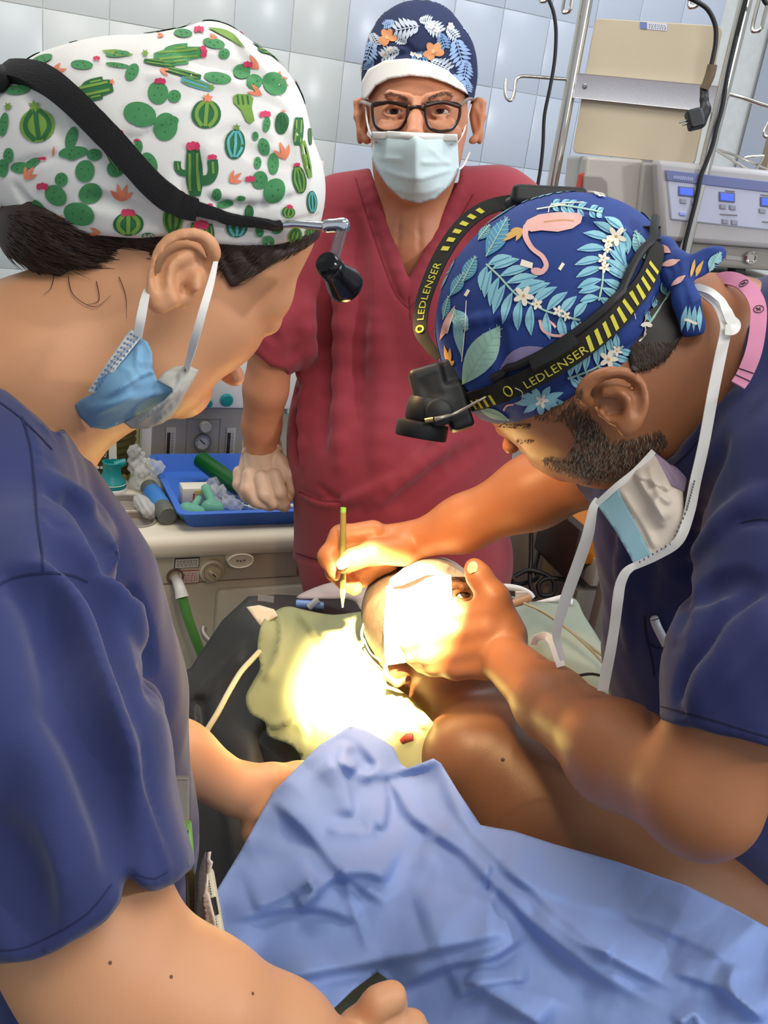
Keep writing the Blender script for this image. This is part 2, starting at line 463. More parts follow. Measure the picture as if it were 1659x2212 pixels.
# ------------------------------------------------------------------ sheets: an outline in pixels, depths, folds
def tps(ctrl):
    A = np.array(ctrl, float); X = A[:, :2]/500; n = len(A)
    def U(r2): return np.where(r2 > 0, r2*np.log(np.maximum(r2, 1e-12)), 0)
    K = U(((X[:, None]-X[None])**2).sum(2))+1e-6*np.eye(n)
    Pm = np.concatenate((np.ones((n, 1)), X), 1); M_ = np.zeros((n+3, n+3)); M_[:n, :n] = K; M_[:n, n:] = Pm; M_[n:, :n] = Pm.T
    w = np.linalg.solve(M_, np.concatenate((A[:, 2], np.zeros(3))))
    def f(u, v):
        Y = np.stack((u, v), 1)/500
        return U(((Y[:, None]-X[None])**2).sum(2))@w[:n]+w[n]+Y@w[n+1:]
    return f
def fold(u, v, pts, amp, wid, kind):
    pts = [np.array(p, float) for p in pts]; pts = spline(pts, 5) if len(pts) > 2 else pts
    best = np.full(len(u), 1e18); sg = np.zeros(len(u)); al = np.zeros(len(u)); n = len(pts)-1
    for i in range(n):
        x0, y0 = pts[i]; ex, ey = pts[i+1]-pts[i]; wx, wy = u-x0, v-y0
        t = np.clip((wx*ex+wy*ey)/(ex*ex+ey*ey+1e-9), 0, 1); d2 = (wx-ex*t)**2+(wy-ey*t)**2
        m_ = d2 < best; best = np.where(m_, d2, best); sg = np.where(m_, np.sign(ex*wy-ey*wx), sg); al = np.where(m_, (i+t)/n, al)
    r = np.sqrt(best)/wid; tp = np.clip(np.minimum(al, 1-al)*5, 0, 1); tp = tp*tp*(3-2*tp)
    if kind == 'r': z = np.exp(-r*r)
    elif kind == 'c': z = np.maximum(1-r, 0)**1.5
    else:                                   # 's' a lip: steep on the right side of the line, gentle on the left
        z = np.where(sg > 0, np.exp(-(r*3.5)**2), np.exp(-(r*0.9)**2))
    return -amp*z*tp
def resample(poly, step):
    out = []
    for i in range(len(poly)):
        a = np.array(poly[i], float); b = np.array(poly[(i+1) % len(poly)], float); k = max(1, int(round(np.linalg.norm(b-a)/step)))
        for j in range(k): out.append(a+(b-a)*j/k)
    return out
def sheet(name, outline, ctrl, folds, m_, parent=None, step=8, thick=0.0015, noise=0.0, seed=1, round_=True, crumple=0.0, wf=1.0, over=None, gap=0.004):
    rng = random.Random(seed)
    if round_: outline = [tuple(p) for p in spline([np.array(p, float) for p in outline], 4, True)]
    bd = resample(outline, step); poly = [tuple(p) for p in bd]
    us = [p[0] for p in poly]; vs = [p[1] for p in poly]
    G = []; y = min(vs); row = 0
    while y < max(vs):
        x = min(us)+(step/2 if row % 2 else 0)
        while x < max(us):
            G.append((x+rng.uniform(-.1, .1)*step, y+rng.uniform(-.1, .1)*step)); x += step
        y += step*0.87; row += 1
    G = np.array(G); sd = poly_sd(G[:, 0], G[:, 1], poly); G = G[sd < -0.55*step]
    pts = [Vector(p) for p in poly]+[Vector(p) for p in G]
    n = len(poly)
    r = delaunay_2d_cdt(pts, [(i, (i+1) % n) for i in range(n)], [], 1, 1e-5)
    V2 = np.array([tuple(v) for v in r[0]]); F = r[2]
    d = tps(ctrl)(V2[:, 0], V2[:, 1])
    for (p, amp, wid, kind) in folds: d = d+fold(V2[:, 0], V2[:, 1], p, amp, wid*wf, kind)
    if crumple:
        u, v = V2[:, 0], V2[:, 1]
        wu = u+30*np.sin(v*.011+seed)+14*np.sin(v*.031+u*.012); wv = v+30*np.sin(u*.013+2*seed)+14*np.sin(u*.029-v*.017)
        for i in range(7):
            a = rng.uniform(0, math.pi); wl = rng.uniform(90, 260); x = (wu*math.cos(a)+wv*math.sin(a))/wl+rng.random(); g = 0.5+0.5*np.sin(u*rng.uniform(.003, .009)+v*rng.uniform(.003, .009)+rng.uniform(0, 6))
            d = d+crumple*(wl/170)*g*(np.abs(x-np.floor(x)-.5)-.25)
    if over is not None:
        for i, q in enumerate(V2):
            c = cast(over, q[0], q[1])[0]
            if c is not None: d[i] = min(d[i], depth(c)-gap)
    if noise:
        u, v = V2[:, 0], V2[:, 1]
        d = d+noise*(np.sin(u*.021+v*.013+seed)*np.sin(v*.017-u*.009+2*seed)+.5*np.sin(u*.047-v*.031+seed*3)*np.sin(v*.053+u*.02))
    V = CAM+d[:, None]*(_F+((V2[:, 0]-829.5)/FPX)[:, None]*_R+((V2[:, 1]-1106)/FPX)[:, None]*_D)
    me = pymesh(name, V, F); o = link(name, me, m_, parent)
    bm = bmesh.new(); bm.from_mesh(me); bmesh.ops.recalc_face_normals(bm, faces=bm.faces)
    f0 = bm.faces[:] if True else None
    if f0 and sum((f.normal.dot(Vector(-_F)) for f in f0)) < 0: bmesh.ops.reverse_faces(bm, faces=bm.faces)
    bm.to_mesh(me); bm.free()
    me.polygons.foreach_set('use_smooth', np.ones(len(me.polygons), bool))
    so = o.modifiers.new('solidify', 'SOLIDIFY'); so.thickness = thick; so.offset = -1
    return o

# ------------------------------------------------------------------ printed patterns laid on a surface
class Print:
    def __init__(s, tree, base_h=0.0008): s.t = tree; s.h = base_h; s.V = []; s.F = []; s.m = []; s.frame = None
    def put(s, poly, mi, lay=0, maxe=14):
        "poly in pixels: each vertex goes where the camera ray meets the surface"
        poly = [np.array(p, float) for p in poly]
        ring = resample(poly, maxe) if len(poly) > 2 else poly
        us = [p[0] for p in ring]; vs = [p[1] for p in ring]
        G = []
        y = min(vs)+maxe/2
        while y < max(vs):
            x = min(us)+maxe/2
            while x < max(us): G.append((x, y)); x += maxe
            y += maxe
        if G:
            G = np.array(G); G = G[poly_sd(G[:, 0], G[:, 1], [tuple(p) for p in ring]) < -maxe*0.35]
        n = len(ring)
        try: r = delaunay_2d_cdt([Vector(p) for p in ring]+[Vector(p) for p in G], [(i, (i+1) % n) for i in range(n)], [], 1, 1e-4)
        except Exception: return
        o = len(s.V); idx = {}
        for i, q in enumerate(r[0]):
            if s.frame is None: c, nn = cast(s.t, q[0], q[1])
            else:
                O, e1, e2, nz = s.frame; p0 = O+e1*q[0]+e2*q[1]+nz*0.08
                hh = s.t.ray_cast(Vector(p0), Vector(-nz), 0.16); c, nn = hh[0], hh[1]
            if c is None: continue
            idx[i] = len(s.V); s.V.append(tuple(c+nn*(s.h+0.00025*lay)))
        for f in r[2]:
            if all(i in idx for i in f): s.F.append(tuple(idx[i] for i in f)); s.m.append(mi)
    def build(s, name, mats, parent):
        if not s.F: return None
        me = pymesh(name, s.V, s.F); o = link(name, me, mats, parent)
        me.polygons.foreach_set('material_index', np.array(s.m, np.int32)); o['kind'] = 'stuff'; return o
def scatter(pr, C0, n, fn, seed, dmin=0.045, rmin=0.05):
    "repeat a print over the sides of a cap that face away from the lens"
    rg = random.Random(seed); got = []
    for i in range(n*6):
        z = rg.uniform(-.25, 1); a = rg.uniform(0, 2*math.pi); q = math.sqrt(max(0, 1-z*z)); d = np.array((q*math.cos(a), q*math.sin(a), z))
        h = pr.t.ray_cast(Vector(C0+d*0.4), Vector(-d))
        if h[0] is None: continue
        p = np.array(h[0]); nn = np.array(h[1])
        if nn@d < 0.55 or np.linalg.norm(p-C0) < rmin: continue
        u, v, _ = UVD(*p)
        if nn@((CAM-p)/np.linalg.norm(CAM-p)) > 0.12 and u > 8: continue
        if any(np.linalg.norm(p-g) < dmin for g in got): continue
        got.append(p); e1 = np.cross(nn, (0, 0, 1.0)); e1 /= np.linalg.norm(e1)+1e-9; e2 = np.cross(nn, e1)
        k = depth(C0)/FPX; b = rg.uniform(0, 2*math.pi); f1 = math.cos(b)*e1+math.sin(b)*e2; f2 = np.cross(nn, f1)
        pr.frame = (p, f1*k, f2*k, nn); fn(i, rg)
        if len(got) >= n: break
    pr.frame = None
def ellp(c, a, b, ang=0, n=18):
    t = math.radians(ang); ca, sa = math.cos(t), math.sin(t)
    return [(c[0]+a*math.cos(x)*ca-b*math.sin(x)*sa, c[1]+a*math.cos(x)*sa+b*math.sin(x)*ca) for x in np.linspace(0, 2*math.pi, n, endpoint=False)]
def lens(p, q, w, n=7, bend=0.0, fat=0.5):
    "leaf between two points"
    p = np.array(p, float); q = np.array(q, float); t = q-p; L = np.linalg.norm(t)+1e-9; nn = np.array((-t[1], t[0]))/L
    A = []; B = []
    for x in np.linspace(0, 1, n+1):
        y = math.sin(math.pi*x**(1.0 if fat == 0.5 else fat*2)); c = p+t*x+nn*bend*L*math.sin(math.pi*x)
        A.append(c+nn*w/2*y); B.append(c-nn*w/2*y)
    return [tuple(z) for z in A]+[tuple(z) for z in B[-2:0:-1]]
def band(pts, w, sub=5):
    pts = spline([np.array(p, float) for p in pts], sub) if len(pts) > 2 else [np.array(p, float) for p in pts]
    A = []; B = []; m_ = len(pts)
    for i, p in enumerate(pts):
        t = pts[min(i+1, m_-1)]-pts[max(i-1, 0)]; t = t/(np.linalg.norm(t)+1e-9); nn = np.array((-t[1], t[0]))
        ww = w if not isinstance(w, (list, tuple)) else np.interp(i/(m_-1), np.linspace(0, 1, len(w)), w)
        A.append(tuple(p+nn*ww/2)); B.append(tuple(p-nn*ww/2))
    return A+B[::-1]
def star(c, r, n=5, ang=0, inner=0.5):
    return [(c[0]+(r if i % 2 == 0 else r*inner)*math.cos(math.radians(ang)+math.pi*i/n), c[1]+(r if i % 2 == 0 else r*inner)*math.sin(math.radians(ang)+math.pi*i/n)) for i in range(2*n)]
def letters(txt, size=1.0, spacing=1.0):
    "2-D outline mesh of a word, as (verts, faces, width)"
    c = bpy.data.curves.new('word', 'FONT'); c.body = txt; c.size = size; c.resolution_u = 2; c.space_character = spacing
    o = bpy.data.objects.new('word', c); COL.objects.link(o)
    dg = bpy.context.evaluated_depsgraph_get(); me = bpy.data.meshes.new_from_object(o.evaluated_get(dg))
    V = [tuple(v.co) for v in me.vertices]; F = [tuple(p.vertices) for p in me.polygons]
    bpy.data.objects.remove(o); bpy.data.curves.remove(c); bpy.data.meshes.remove(me)
    x0 = min(v[0] for v in V); x1 = max(v[0] for v in V); y0 = min(v[1] for v in V); y1 = max(v[1] for v in V)
    return [(v[0]-x0, v[1]-y0) for v in V], F, x1-x0, y1-y0
def word_plane(txt, org, ex, ey, height, name, m_, parent, spacing=1.0, width=None):
    "a word printed on a plane: org lower left, ex along, ey up (unit vectors)"
    V, F, w, h = letters(txt, 1.0, spacing); k = height/h; kx = k if width is None else width/w
    org, ex, ey = map(np.asarray, (org, ex, ey))
    return link(name, pymesh(name, [org+ex*x*kx+ey*y*k for (x, y) in V], F), m_, parent, False)

# ------------------------------------------------------------------ the room
YAW = math.radians(25.6)
eS = np.array((math.cos(YAW), math.sin(YAW), 0)); eN = np.array((-math.sin(YAW), math.cos(YAW), 0)); eZ = np.array((0, 0, 1.0))
def PL(u, v, c, n):
    r = _F + (u-829.5)/FPX*_R + (v-1106.0)/FPX*_D
    return CAM + r*(np.dot(np.asarray(c)-CAM, n)/np.dot(r, n))
W0 = P(740, 150, 2.46); W0[2] = 0.0
def struct(name, o): o['kind'] = 'structure'; return o
def quadslab(name, c, x, y, z, m_, bev=0.0):
    mb = MB(); mb.box(c, x, y, z, bev); return struct(name, mb.build(name, m_, None, False))
grout = mat('grout', 'd2d3cf', 0.8, col2='c6c8c3', scale=40)
quadslab('wall_back', W0+eS*0.12+eZ*1.45+eN*0.0518, eS*2.65, eN*0.055, eZ*1.45, grout)
wall_back = bpy.data.objects['wall_back']
tiles = [mat('glazed_tile', 'c3cacb', 0.27, col2='bfc6c8', scale=3, spec=0.5), mat('glazed_tile_warm_lit', 'c7cac7', 0.28, col2='c3c8c7', scale=3), mat('glazed_tile_cool_lit', 'bfc7d2', 0.27, col2='bac3d1', scale=3)]
rt = random.Random(4)
mb = MB(); mb.box((0, 0, 0), (0.0743, 0, 0), (0, 0.006, 0), (0, 0, 0.0993), 0.0014); tm = [mb.build('tile', t, None, True) for t in tiles]
TM = [o.data for o in tm]
for o in tm: bpy.data.objects.remove(o)
def tile(x, w, j, me):
    o = bpy.data.objects.new('tile', me); COL.objects.link(o); o.parent = x[0]
    p = x[1]+eS*w+eZ*j+eN*rt.uniform(-.0006, .0006); o.location = Vector(p)
    o.rotation_euler = (rt.uniform(-.002, .002), rt.uniform(-.001, .001), YAW+rt.uniform(-.002, .002)); return o
for i in range(-13, 8):
    for j in range(3, 14):
        s = 0.15*(i+0.5); z = 1.587+0.2*(j-8)+0.1
        if z > 2.8: continue
        k = 2 if i >= 0 else (1 if rt.random() < .45 else 0)  # tint of the light put into the glaze: warmer left, bluer right
        if i in (0, 1) and rt.random() < .3: k = 0
        tile((wall_back, W0), s, z, TM[k])
# the darker tiled return beyond the pale corner strip
t0 = PL(1640, 110, W0, eN); sR = float((t0-W0)@eS)
quadslab('wall_right', W0+eS*(sR+0.75)+eZ*1.45-eN*0.0825, eS*0.745, eN*0.06, eZ*1.45, mat('blue_grout', 'b5bccb', 0.8))
wr = bpy.data.objects['wall_right']
mb = MB(); mb.box((0, 0, 0), (0.124, 0, 0), (0, 0.006, 0), (0, 0, 0.198), 0.0022)
tmp = mb.build('tile', mat('dark_blue_tile', '8592aa', 0.3, col2='7d8ba5', scale=4), None, True); TB = tmp.data; bpy.data.objects.remove(tmp)
zr = float(PL(1642, 118, W0-eN*0.14, eN)[2])
for i in range(0, 5):
    for j in range(-3, 3): tile((wr, W0-eN*0.139), sR+0.13+0.25*i, zr+0.2+0.4*j, TB)
quadslab('floor', np.array((0.3, 1.2, -0.03)), eS*3.4, eN*3.2, eZ*0.03, mat('floor_vinyl', '5d5f5c', 0.45, col2='53554f', scale=8))
quadslab('ceiling', np.array((0.3, 1.2, 2.93)), eS*3.4, eN*3.2, eZ*0.03, mat('ceiling_paint', 'e6e6e2', 0.9))

# ------------------------------------------------------------------ anaesthesia machine
A0 = PZ(265, 1166, 0.85)
def M3(s, t, z): return np.array((A0[0], A0[1], 0))+s*eS+t*eN+z*eZ
cream = mat('cream_plastic', 'd9cfb9', 0.45, col2='d2c8b0', scale=6, bump=0.05, bscale=400)
beige = mat('beige_panel', 'c2b9a4', 0.5, col2='bab19b', scale=5)
greyp = mat('grey_panel', '97928b', 0.5, col2='8f8a83', scale=6)
whitep = mat('white_plastic', 'd8d5cf', 0.4); blackp = mat('black_plastic', '15161a', 0.45)
teal = mat('teal_plastic', '14807f', 0.4, col2='0f7374', scale=12); darkhole = mat('dark_recess', '5a4d44', 0.7, col2='493d36', scale=15)
steel = mat('polished_steel', 'cfcac0', 0.18, 1.0); alu = mat('brushed_aluminium', 'd9d9dd', 0.38, 0.75, col2='c8c8cf', scale=14, stretch=(1, 40, 40))
label_w = mat('label_paper', 'cfc9c0', 0.6); red_l = mat('red_border', 'b5554a', 0.6); ink = mat('ink', '2b2a2c', 0.6); grey_ink = mat('grey_ink', '6f6a66', 0.6)
am = thing('anaesthesia_machine', M3(0.2, 0.2, 0), 'cream anaesthesia machine with round wells, dial panel and green hose, against tiled wall', 'machine')
mb = MB(); mb.box(M3(0.27, 0.24, 0.37), eS*0.27, eN*0.22, eZ*0.37, 0.012); mb.build('cabinet', beige, am)
mb = MB(); mb.box(M3(0.205, 0.032, 0.772), eS*0.155, eN*0.014, eZ*0.031, 0.004); mb.build('fascia', beige, am)
mb = MB(); mb.box(M3(0.045, 0.03, 0.70), eS*0.012, eN*0.012, eZ*0.10, 0.004); mb.build('side_bracket', whitep, am)
mb = MB(); mb.box(M3(-0.01, 0.03, 0.53), eS*0.018, eN*0.012, eZ*0.28, 0.004); mb.build('corner_post', whitep, am)
mb = MB(); mb.box(M3(0.30, 0.012, 0.61), eS*0.11, eN*0.010, eZ*0.115, 0.008); mb.build('lower_door', beige, am)
mb = MB(); mb.tube([M3(0.24, -0.004, 0.665), M3(0.30, -0.006, 0.655), M3(0.37, -0.004, 0.645)], 0.006, 8); mb.build('door_handle', beige, am)
# worktop with two round wells
S = SDF(0.004)
S.rbox(M3(0.26, 0.205, 0.828), (0.335, 0.215, 0.024), np.array((eS, eN, eZ)), 0.02)
for (s, t) in ((0.033, 0.181), (0.037, 0.089)):
    S.cone(M3(s, t, 0.80), M3(s, t, 0.90), 0.034, 0.037, 0.006, 's')
S.rbox(M3(-0.02, 0.33, 0.855), (0.07, 0.05, 0.022), np.array((eS, eN, eZ)), 0.015)
S.rbox(M3(-0.03, 0.25, 0.85), (0.05, 0.03, 0.012), np.array((eS, eN, eZ)), 0.01)
o = link('worktop', S.mesh('worktop', 2), cream, am)
for (s, t) in ((0.033, 0.181), (0.037, 0.089)):
    mb = MB(); mb.lathe(M3(s, t, 0.80), eZ, [(0.020, -0.022), (0.033, -0.02), (0.0345, 0.035), (0.036, 0.0525), (0.0385, 0.0545), (0.042, 0.0535), (0.0425, 0.0515), (0.037, 0.04)], 40); mb.build('cup_well', mat('well_grey', '8d8379', 0.45), am)
    mb = MB(); mb.lathe(M3(s, t, 0.785), eZ, [(0.0, 0.0), (0.027, 0.0), (0.027, 0.004)], 24); mb.build('well_bottom', darkhole, am)
# fascia fittings
F0 = lambda s, z, t=0.018: M3(s, t, z)
mb = MB(); mb.lathe(F0(0.177, 0.767), -eN, [(0.0245, 0), (0.0245, 0.008), (0.021, 0.012), (0.019, 0.007), (0.0, 0.006)], 32); k = mb.build('selector_knob', cream, am)
mb = MB(); mb.lathe(F0(0.177, 0.767, 0.012), -eN, [(0.0165, 0), (0.0155, 0.012), (0.0, 0.012)], 28); mb.box(F0(0.177, 0.767, -0.002), (eS+eZ*-1.0)*0.0085, eN*0.004, (eS+eZ)*0.0025, 0.001); mb.build('knob_grip', mat('knob_grip', 'b4a888', 0.5), k)
mb = MB(); mb.box(F0(0.178, 0.7665, -0.0065), (eS-eZ)*0.0035, eN*0.0006, (eS+eZ)*0.0008); mb.build('pointer', ink, k, False)
mb = MB(); mb.lathe(M3(0.229, -0.008, 0.797), -eN, [(0.0275, -0.02), (0.0275, 0.0), (0.0255, 0.003), (0.0235, 0.001), (0, 0.001)], 36)
V = [np.array(v) for v in mb.V]; c0 = M3(0.229, -0.008, 0.797); mb.V = [tuple(v-eZ*((v-c0)@eZ)*0.42) for v in V]; ob = mb.build('oval_badge', cream, am)
mb = MB()
for i in (-1, 0, 1): mb.box(M3(0.229+i*0.007, -0.0095, 0.797+abs(i)*0.001), eS*0.0022, eN*0.0006, eZ*0.002)
mb.build('badge_mark', grey_ink, ob, False)
def plate(s0, s1, z0, z1, t, name, m_, par, th=0.001):
    mb = MB(); mb.box(M3((s0+s1)/2, t, (z0+z1)/2), eS*(s1-s0)/2, eN*th, eZ*(z1-z0)/2, 0); return mb.build(name, m_, par, False)
def scribble(s0, s1, z0, z1, t, rows, par, m_, rnd):
    mb = MB()
    for r in range(rows):
        x = s0; z = z0+(z1-z0)*(r+0.5)/rows; h = (z1-z0)/rows*0.22
        while x < s1-0.002:
            w = rnd.uniform(.002, .007); w = min(w, s1-x)
            mb.box(M3(x+w/2, t, z), eS*w/2*0.8, eN*0.0002, eZ*h); x += w+0.0015
    return mb.build('print', m_, par, False)
l1 = plate(0.103, 0.152, 0.775, 0.797, 0.0172, 'instruction_label', ink, am); plate(0.1045, 0.1505, 0.7765, 0.7955, 0.0160, 'label_face', label_w, l1); scribble(0.107, 0.148, 0.779, 0.793, 0.0148, 4, l1, grey_ink, rt)
l2 = plate(0.112, 0.154, 0.741, 0.769, 0.0172, 'warning_label', red_l, am); plate(0.1135, 0.1525, 0.7425, 0.7675, 0.0160, 'label_face', label_w, l2); scribble(0.118, 0.150, 0.745, 0.765, 0.0148, 5, l2, red_l, rt)
mb = MB(); mb.lathe(F0(0.106, 0.757, 0.02), -eN, [(0.018, 0), (0.017, 0.006), (0.013, 0.006), (0.012, -0.004), (0, -0.004)], 24); mb.build('hose_port', mat('port_brown', '6e5548', 0.5), am)
gh = thing('gas_hose', M3(0.112, -0.02, 0.73), 'green gas hose with white collar plugged into the cream machine front', 'hose')
mb = MB(); mb.tube([M3(0.107, 0.016, 0.755), M3(0.110, -0.012, 0.745), M3(0.113, -0.022, 0.731)], [0.010, 0.011, 0.0135], 14); mb.build('collar', whitep, gh)
mb = MB(); mb.tube([M3(0.113, -0.022, 0.731), M3(0.128, -0.03, 0.68), M3(0.150, -0.03, 0.62), M3(0.175, -0.02, 0.55), M3(0.19, 0.0, 0.45), M3(0.20, 0.0, 0.2), M3(0.2, -0.02, 0.008)], 0.0095, 12); mb.build('hose', mat('green_hose', '5f9d4b', 0.4, col2='579345', scale=8), gh)
# control panel at the back of the worktop
mb = MB(); mb.box(M3(0.32, 0.45, 0.918), eS*0.205, eN*0.05, eZ*0.075, 0.004); cp = mb.build('control_panel', greyp, am)
mb = MB(); mb.box(M3(0.106, 0.452, 0.92), eS*0.012, eN*0.06, eZ*0.08, 0.004); mb.build('panel_side', whitep, am)
mb = MB(); mb.box(M3(0.28, 0.435, 1.08), eS*0.20, eN*0.065, eZ*0.085, 0.012); up = mb.build('upper_housing', whitep, am)
for (s, z, r) in ((0.277, 1.018, 0.015), (0.236, 1.010, 0.009), (0.20, 1.022, 0.009)):
    mb = MB(); mb.lathe(M3(s, 0.372, z), -eN, [(r, 0), (r, 0.006), (r*0.8, 0.012), (0, 0.013)], 20); mb.build('green_knob', teal, up)
mb = MB()
for (s0, s1) in ((0.197, 0.1975), (0.274, 0.2745)): mb.box(M3(s0, 0.3995, 0.905), eS*0.0006, eN*0.0006, eZ*0.06)
mb.box(M3(0.236, 0.3995, 0.962), eS*0.038, eN*0.0006, eZ*0.0006); mb.build('panel_seam', mat('seam', '6d6963', 0.6), cp, False)
mb = MB(); mb.lathe(M3(0.235, 0.4, 0.908), -eN, [(0.0205, 0), (0.0205, 0.008), (0.018, 0.008), (0.018, 0.004), (0, 0.004)], 32); g = mb.build('pressure_gauge', mat('gauge_ring', '6b6a68', 0.4), cp)
mb = MB(); mb.lathe(M3(0.235, 0.3955, 0.908), -eN, [(0.0172, 0), (0.0172, 0.0005), (0, 0.0005)], 32); mb.build('dial', mat('dial', 'b9b6b2', 0.4), g)
mb = MB(); mb.box(M3(0.234, 0.3945, 0.909), (eS*-0.7+eZ*0.6)*0.009, eN*0.0003, (eS*0.6+eZ*0.7)*0.0012)
for a in range(-120, 121, 24):
    r = math.radians(a); q = eS*math.sin(r)+eZ*math.cos(r); mb.box(M3(0.235, 0.3945, 0.908)+q*0.014, q*0.0018, eN*0.0002, np.cross(q, eN)*0.0005)
mb.build('needle', ink, g, False)
for (s, z, r) in ((0.236, 0.949, 0.0135), (0.237, 0.868, 0.0125), (0.165, 0.857, 0.014)):
    mb = MB(); mb.lathe(M3(s, 0.4, z), -eN, [(r*0.8, 0), (r*0.8, 0.004), (r, 0.006), (r, 0.02), (r*0.85, 0.023), (0, 0.023)], 20); mb.build('control_knob', mat('knob_grey', 'a39d92', 0.45), cp)
for s in (0.161, 0.301):
    mb = MB(); mb.box(M3(s, 0.399, 0.91), eS*0.0115, eN*0.002, eZ*0.033, 0.001); fm = mb.build('flow_meter', mat('meter_plate', 'a8a49d', 0.5), cp)
    mb = MB(); mb.box(M3(s-0.005, 0.396, 0.905), eS*0.0035, eN*0.002, eZ*0.026, 0.0005); mb.build('sight_tube', mat('sight_dark', '2e2a28', 0.25), fm)
    mb = MB()
    for i in range(9): mb.box(M3(s+0.004, 0.3965, 0.885+i*0.0055), eS*0.0022, eN*0.0003, eZ*0.0004)
    mb.build('scale_marks', ink, fm, False)
mb = MB(); mb.box(M3(0.45, 0.43, 1.04), eS*0.02, eN*0.04, eZ*0.06, 0.004); wb = mb.build('side_module', whitep, am)
mb = MB(); mb.box(M3(0.447, 0.389, 1.045), eS*0.009, eN*0.002, eZ*0.047, 0.001); mb.build('module_window', mat('sight_dark', '2e2a28', 0.25), wb)
# bellows canister
bel = thing('bellows_canister', M3(0.007, 0.34, 0.865), 'olive ventilator bellows canister with white volume scale, left end of worktop', 'canister')
prof = [(0.0, 0.0), (0.060, 0.0)]
for i in range(24): prof += [(0.066 if i % 2 else 0.0615, 0.004+i*0.0075)]
prof += [(0.05, 0.19), (0, 0.19)]
mb = MB(); mb.lathe(M3(0.007, 0.34, 0.866), eZ, prof, 40); mb.build('bellows', mat('olive_bellows', '42381f', 0.5, col2='2d2617', scale=14), bel)
mb = MB(); mb.lathe(M3(0.007, 0.34, 0.862), eZ, [(0.074, 0), (0.074, 0.21), (0.07, 0.215), (0.0, 0.217)], 48); mb.build('clear_dome', mat('olive_clear', 'c2b27a', 0.08, trans=0.94, ior=1.02), bel)
cb = M3(0.007, 0.34, 0)
def oncyl(a, z, r=0.0746): q = -eN*math.cos(a)+eS*math.sin(a); return cb+q*r+eZ*z
for (a0, a1) in ((-0.58, -0.40), (-0.02, 0.16)):
    mb = MB()
    for i in range(8):
        z0 = 0.905+i*0.018; z1 = z0+0.018; sk = (1-i/7)*0.07
        A = a0-(sk if a0 < -.3 else -sk*0.4); B = a1-(sk*0.4 if a0 < -.3 else -sk)
        mb.add([oncyl(A, z0), oncyl(B, z0), oncyl(B, z1), oncyl(A, z1)], [(0, 1, 2, 3)])
    mb.build('scale_bar', mat('white_print', 'd6d0c0', 0.5), bel, False)
for (txt, z) in (('900', 0.984), ('1200', 0.951), ('1500', 0.919)):
    V, F, w, h = letters(txt); kx = 0.30/w; kz = 0.011/h
    link('scale_number', pymesh('n', [oncyl(-0.36+x*kx, z+y*kz) for (x, y) in V], F), mat('white_print', 'd6d0c0', 0.5), bel, False)
mb = MB()
for i in range(7): mb.add([oncyl(-0.52+i*0.1, 0.893), oncyl(-0.45+i*0.1, 0.893), oncyl(-0.45+i*0.1, 0.899), oncyl(-0.52+i*0.1, 0.899)], [(0, 1, 2, 3)])
for a in (-0.5, -0.32, 0.0, 0.16): mb.add([oncyl(a-0.05, 0.873), oncyl(a+0.05, 0.873), oncyl(a+0.05, 0.881), oncyl(a-0.05, 0.881)], [(0, 1, 2, 3)])
mb.build('scale_legend', mat('white_print', 'd6d0c0', 0.5), bel, False)
mb = MB(); mb.tube([M3(-0.10, 0.36, 1.05), M3(-0.098, 0.36, 0.97), M3(-0.102, 0.37, 0.90), M3(-0.105, 0.38, 0.80), M3(-0.105, 0.40, 0.4), M3(-0.105, 0.40, 0.01)], 0.006, 8)
tag(mb.build('oxygen_tube', mat('teal_clear', '4e9c93', 0.3)), 'thin teal tube hanging beside the olive canister', 'tube')
mb = MB(); mb.tube([M3(-0.095, 0.352, 0.94), M3(-0.085, 0.35, 0.948), M3(-0.07, 0.35, 0.955)], 0.0012, 6); mb.build('wire', blackp, bel)
# ------------------------------------------------------------------ things on the worktop
vf = thing('vaporiser_funnel', M3(0.012, 0.25, 0.851), 'teal funnel shaped fitting on white base, on worktop before the olive canister', 'fitting')
mb = MB(); mb.lathe(M3(0.012, 0.25, 0.852), eZ, [(0, 0), (0.0325, 0), (0.0325, 0.007), (0.031, 0.009), (0, 0.009)], 36); mb.build('base', whitep, vf)
mb = MB(); mb.lathe(M3(0.012, 0.25, 0.861), eZ, [(0, 0), (0.031, 0), (0.0315, 0.008), (0.029, 0.013), (0.0215, 0.022), (0.0185, 0.032), (0.0182, 0.05), (0.02, 0.054), (0.016, 0.055), (0.015, 0.045), (0, 0.045)], 36); bd = mb.build('body', teal, vf)
mb = MB(); mb.tube([M3(0.018, 0.25, 0.905), M3(0.034, 0.252, 0.912), M3(0.041, 0.252, 0.914)], [0.011, 0.0085, 0.0075], 12); mb.build('spout', teal, vf)
mb = MB(); mb.lathe(M3(0.012, 0.25, 0.8695), eZ, [(0.0313, 0), (0.0318, 0.0006), (0.0313, 0.0012)], 36); mb.build('trim_line', mat('white_print', 'd6d0c0', 0.5), bd)
clear = mat('clear_film', 'f1f1ee', 0.12, trans=0.75, ior=1.12, bump=0.4, bscale=60)
S = SDF(0.003); rb = random.Random(11)
for i in range(16):
    S.ell(M3(0.083+rb.uniform(-.03, .032), 0.255+rb.uniform(-.03, .03), 0.882+rb.uniform(-.028, .03)), (rb.uniform(.008, .022), rb.uniform(.008, .02), rb.uniform(.008, .02)), axes(rb.uniform(0, 90)), 0.004)
S.cone(M3(0.065, 0.26, 0.90), M3(0.058, 0.262, 0.935), 0.018, 0.014, 0.006); S.ell(M3(0.085, 0.255, 0.868), (0.036, 0.03, 0.017), None, 0.006)
S.disp(lambda X, Y, Z: 0.0025*np.sin(X*310+Y*120)*np.sin(Z*330+Y*80))
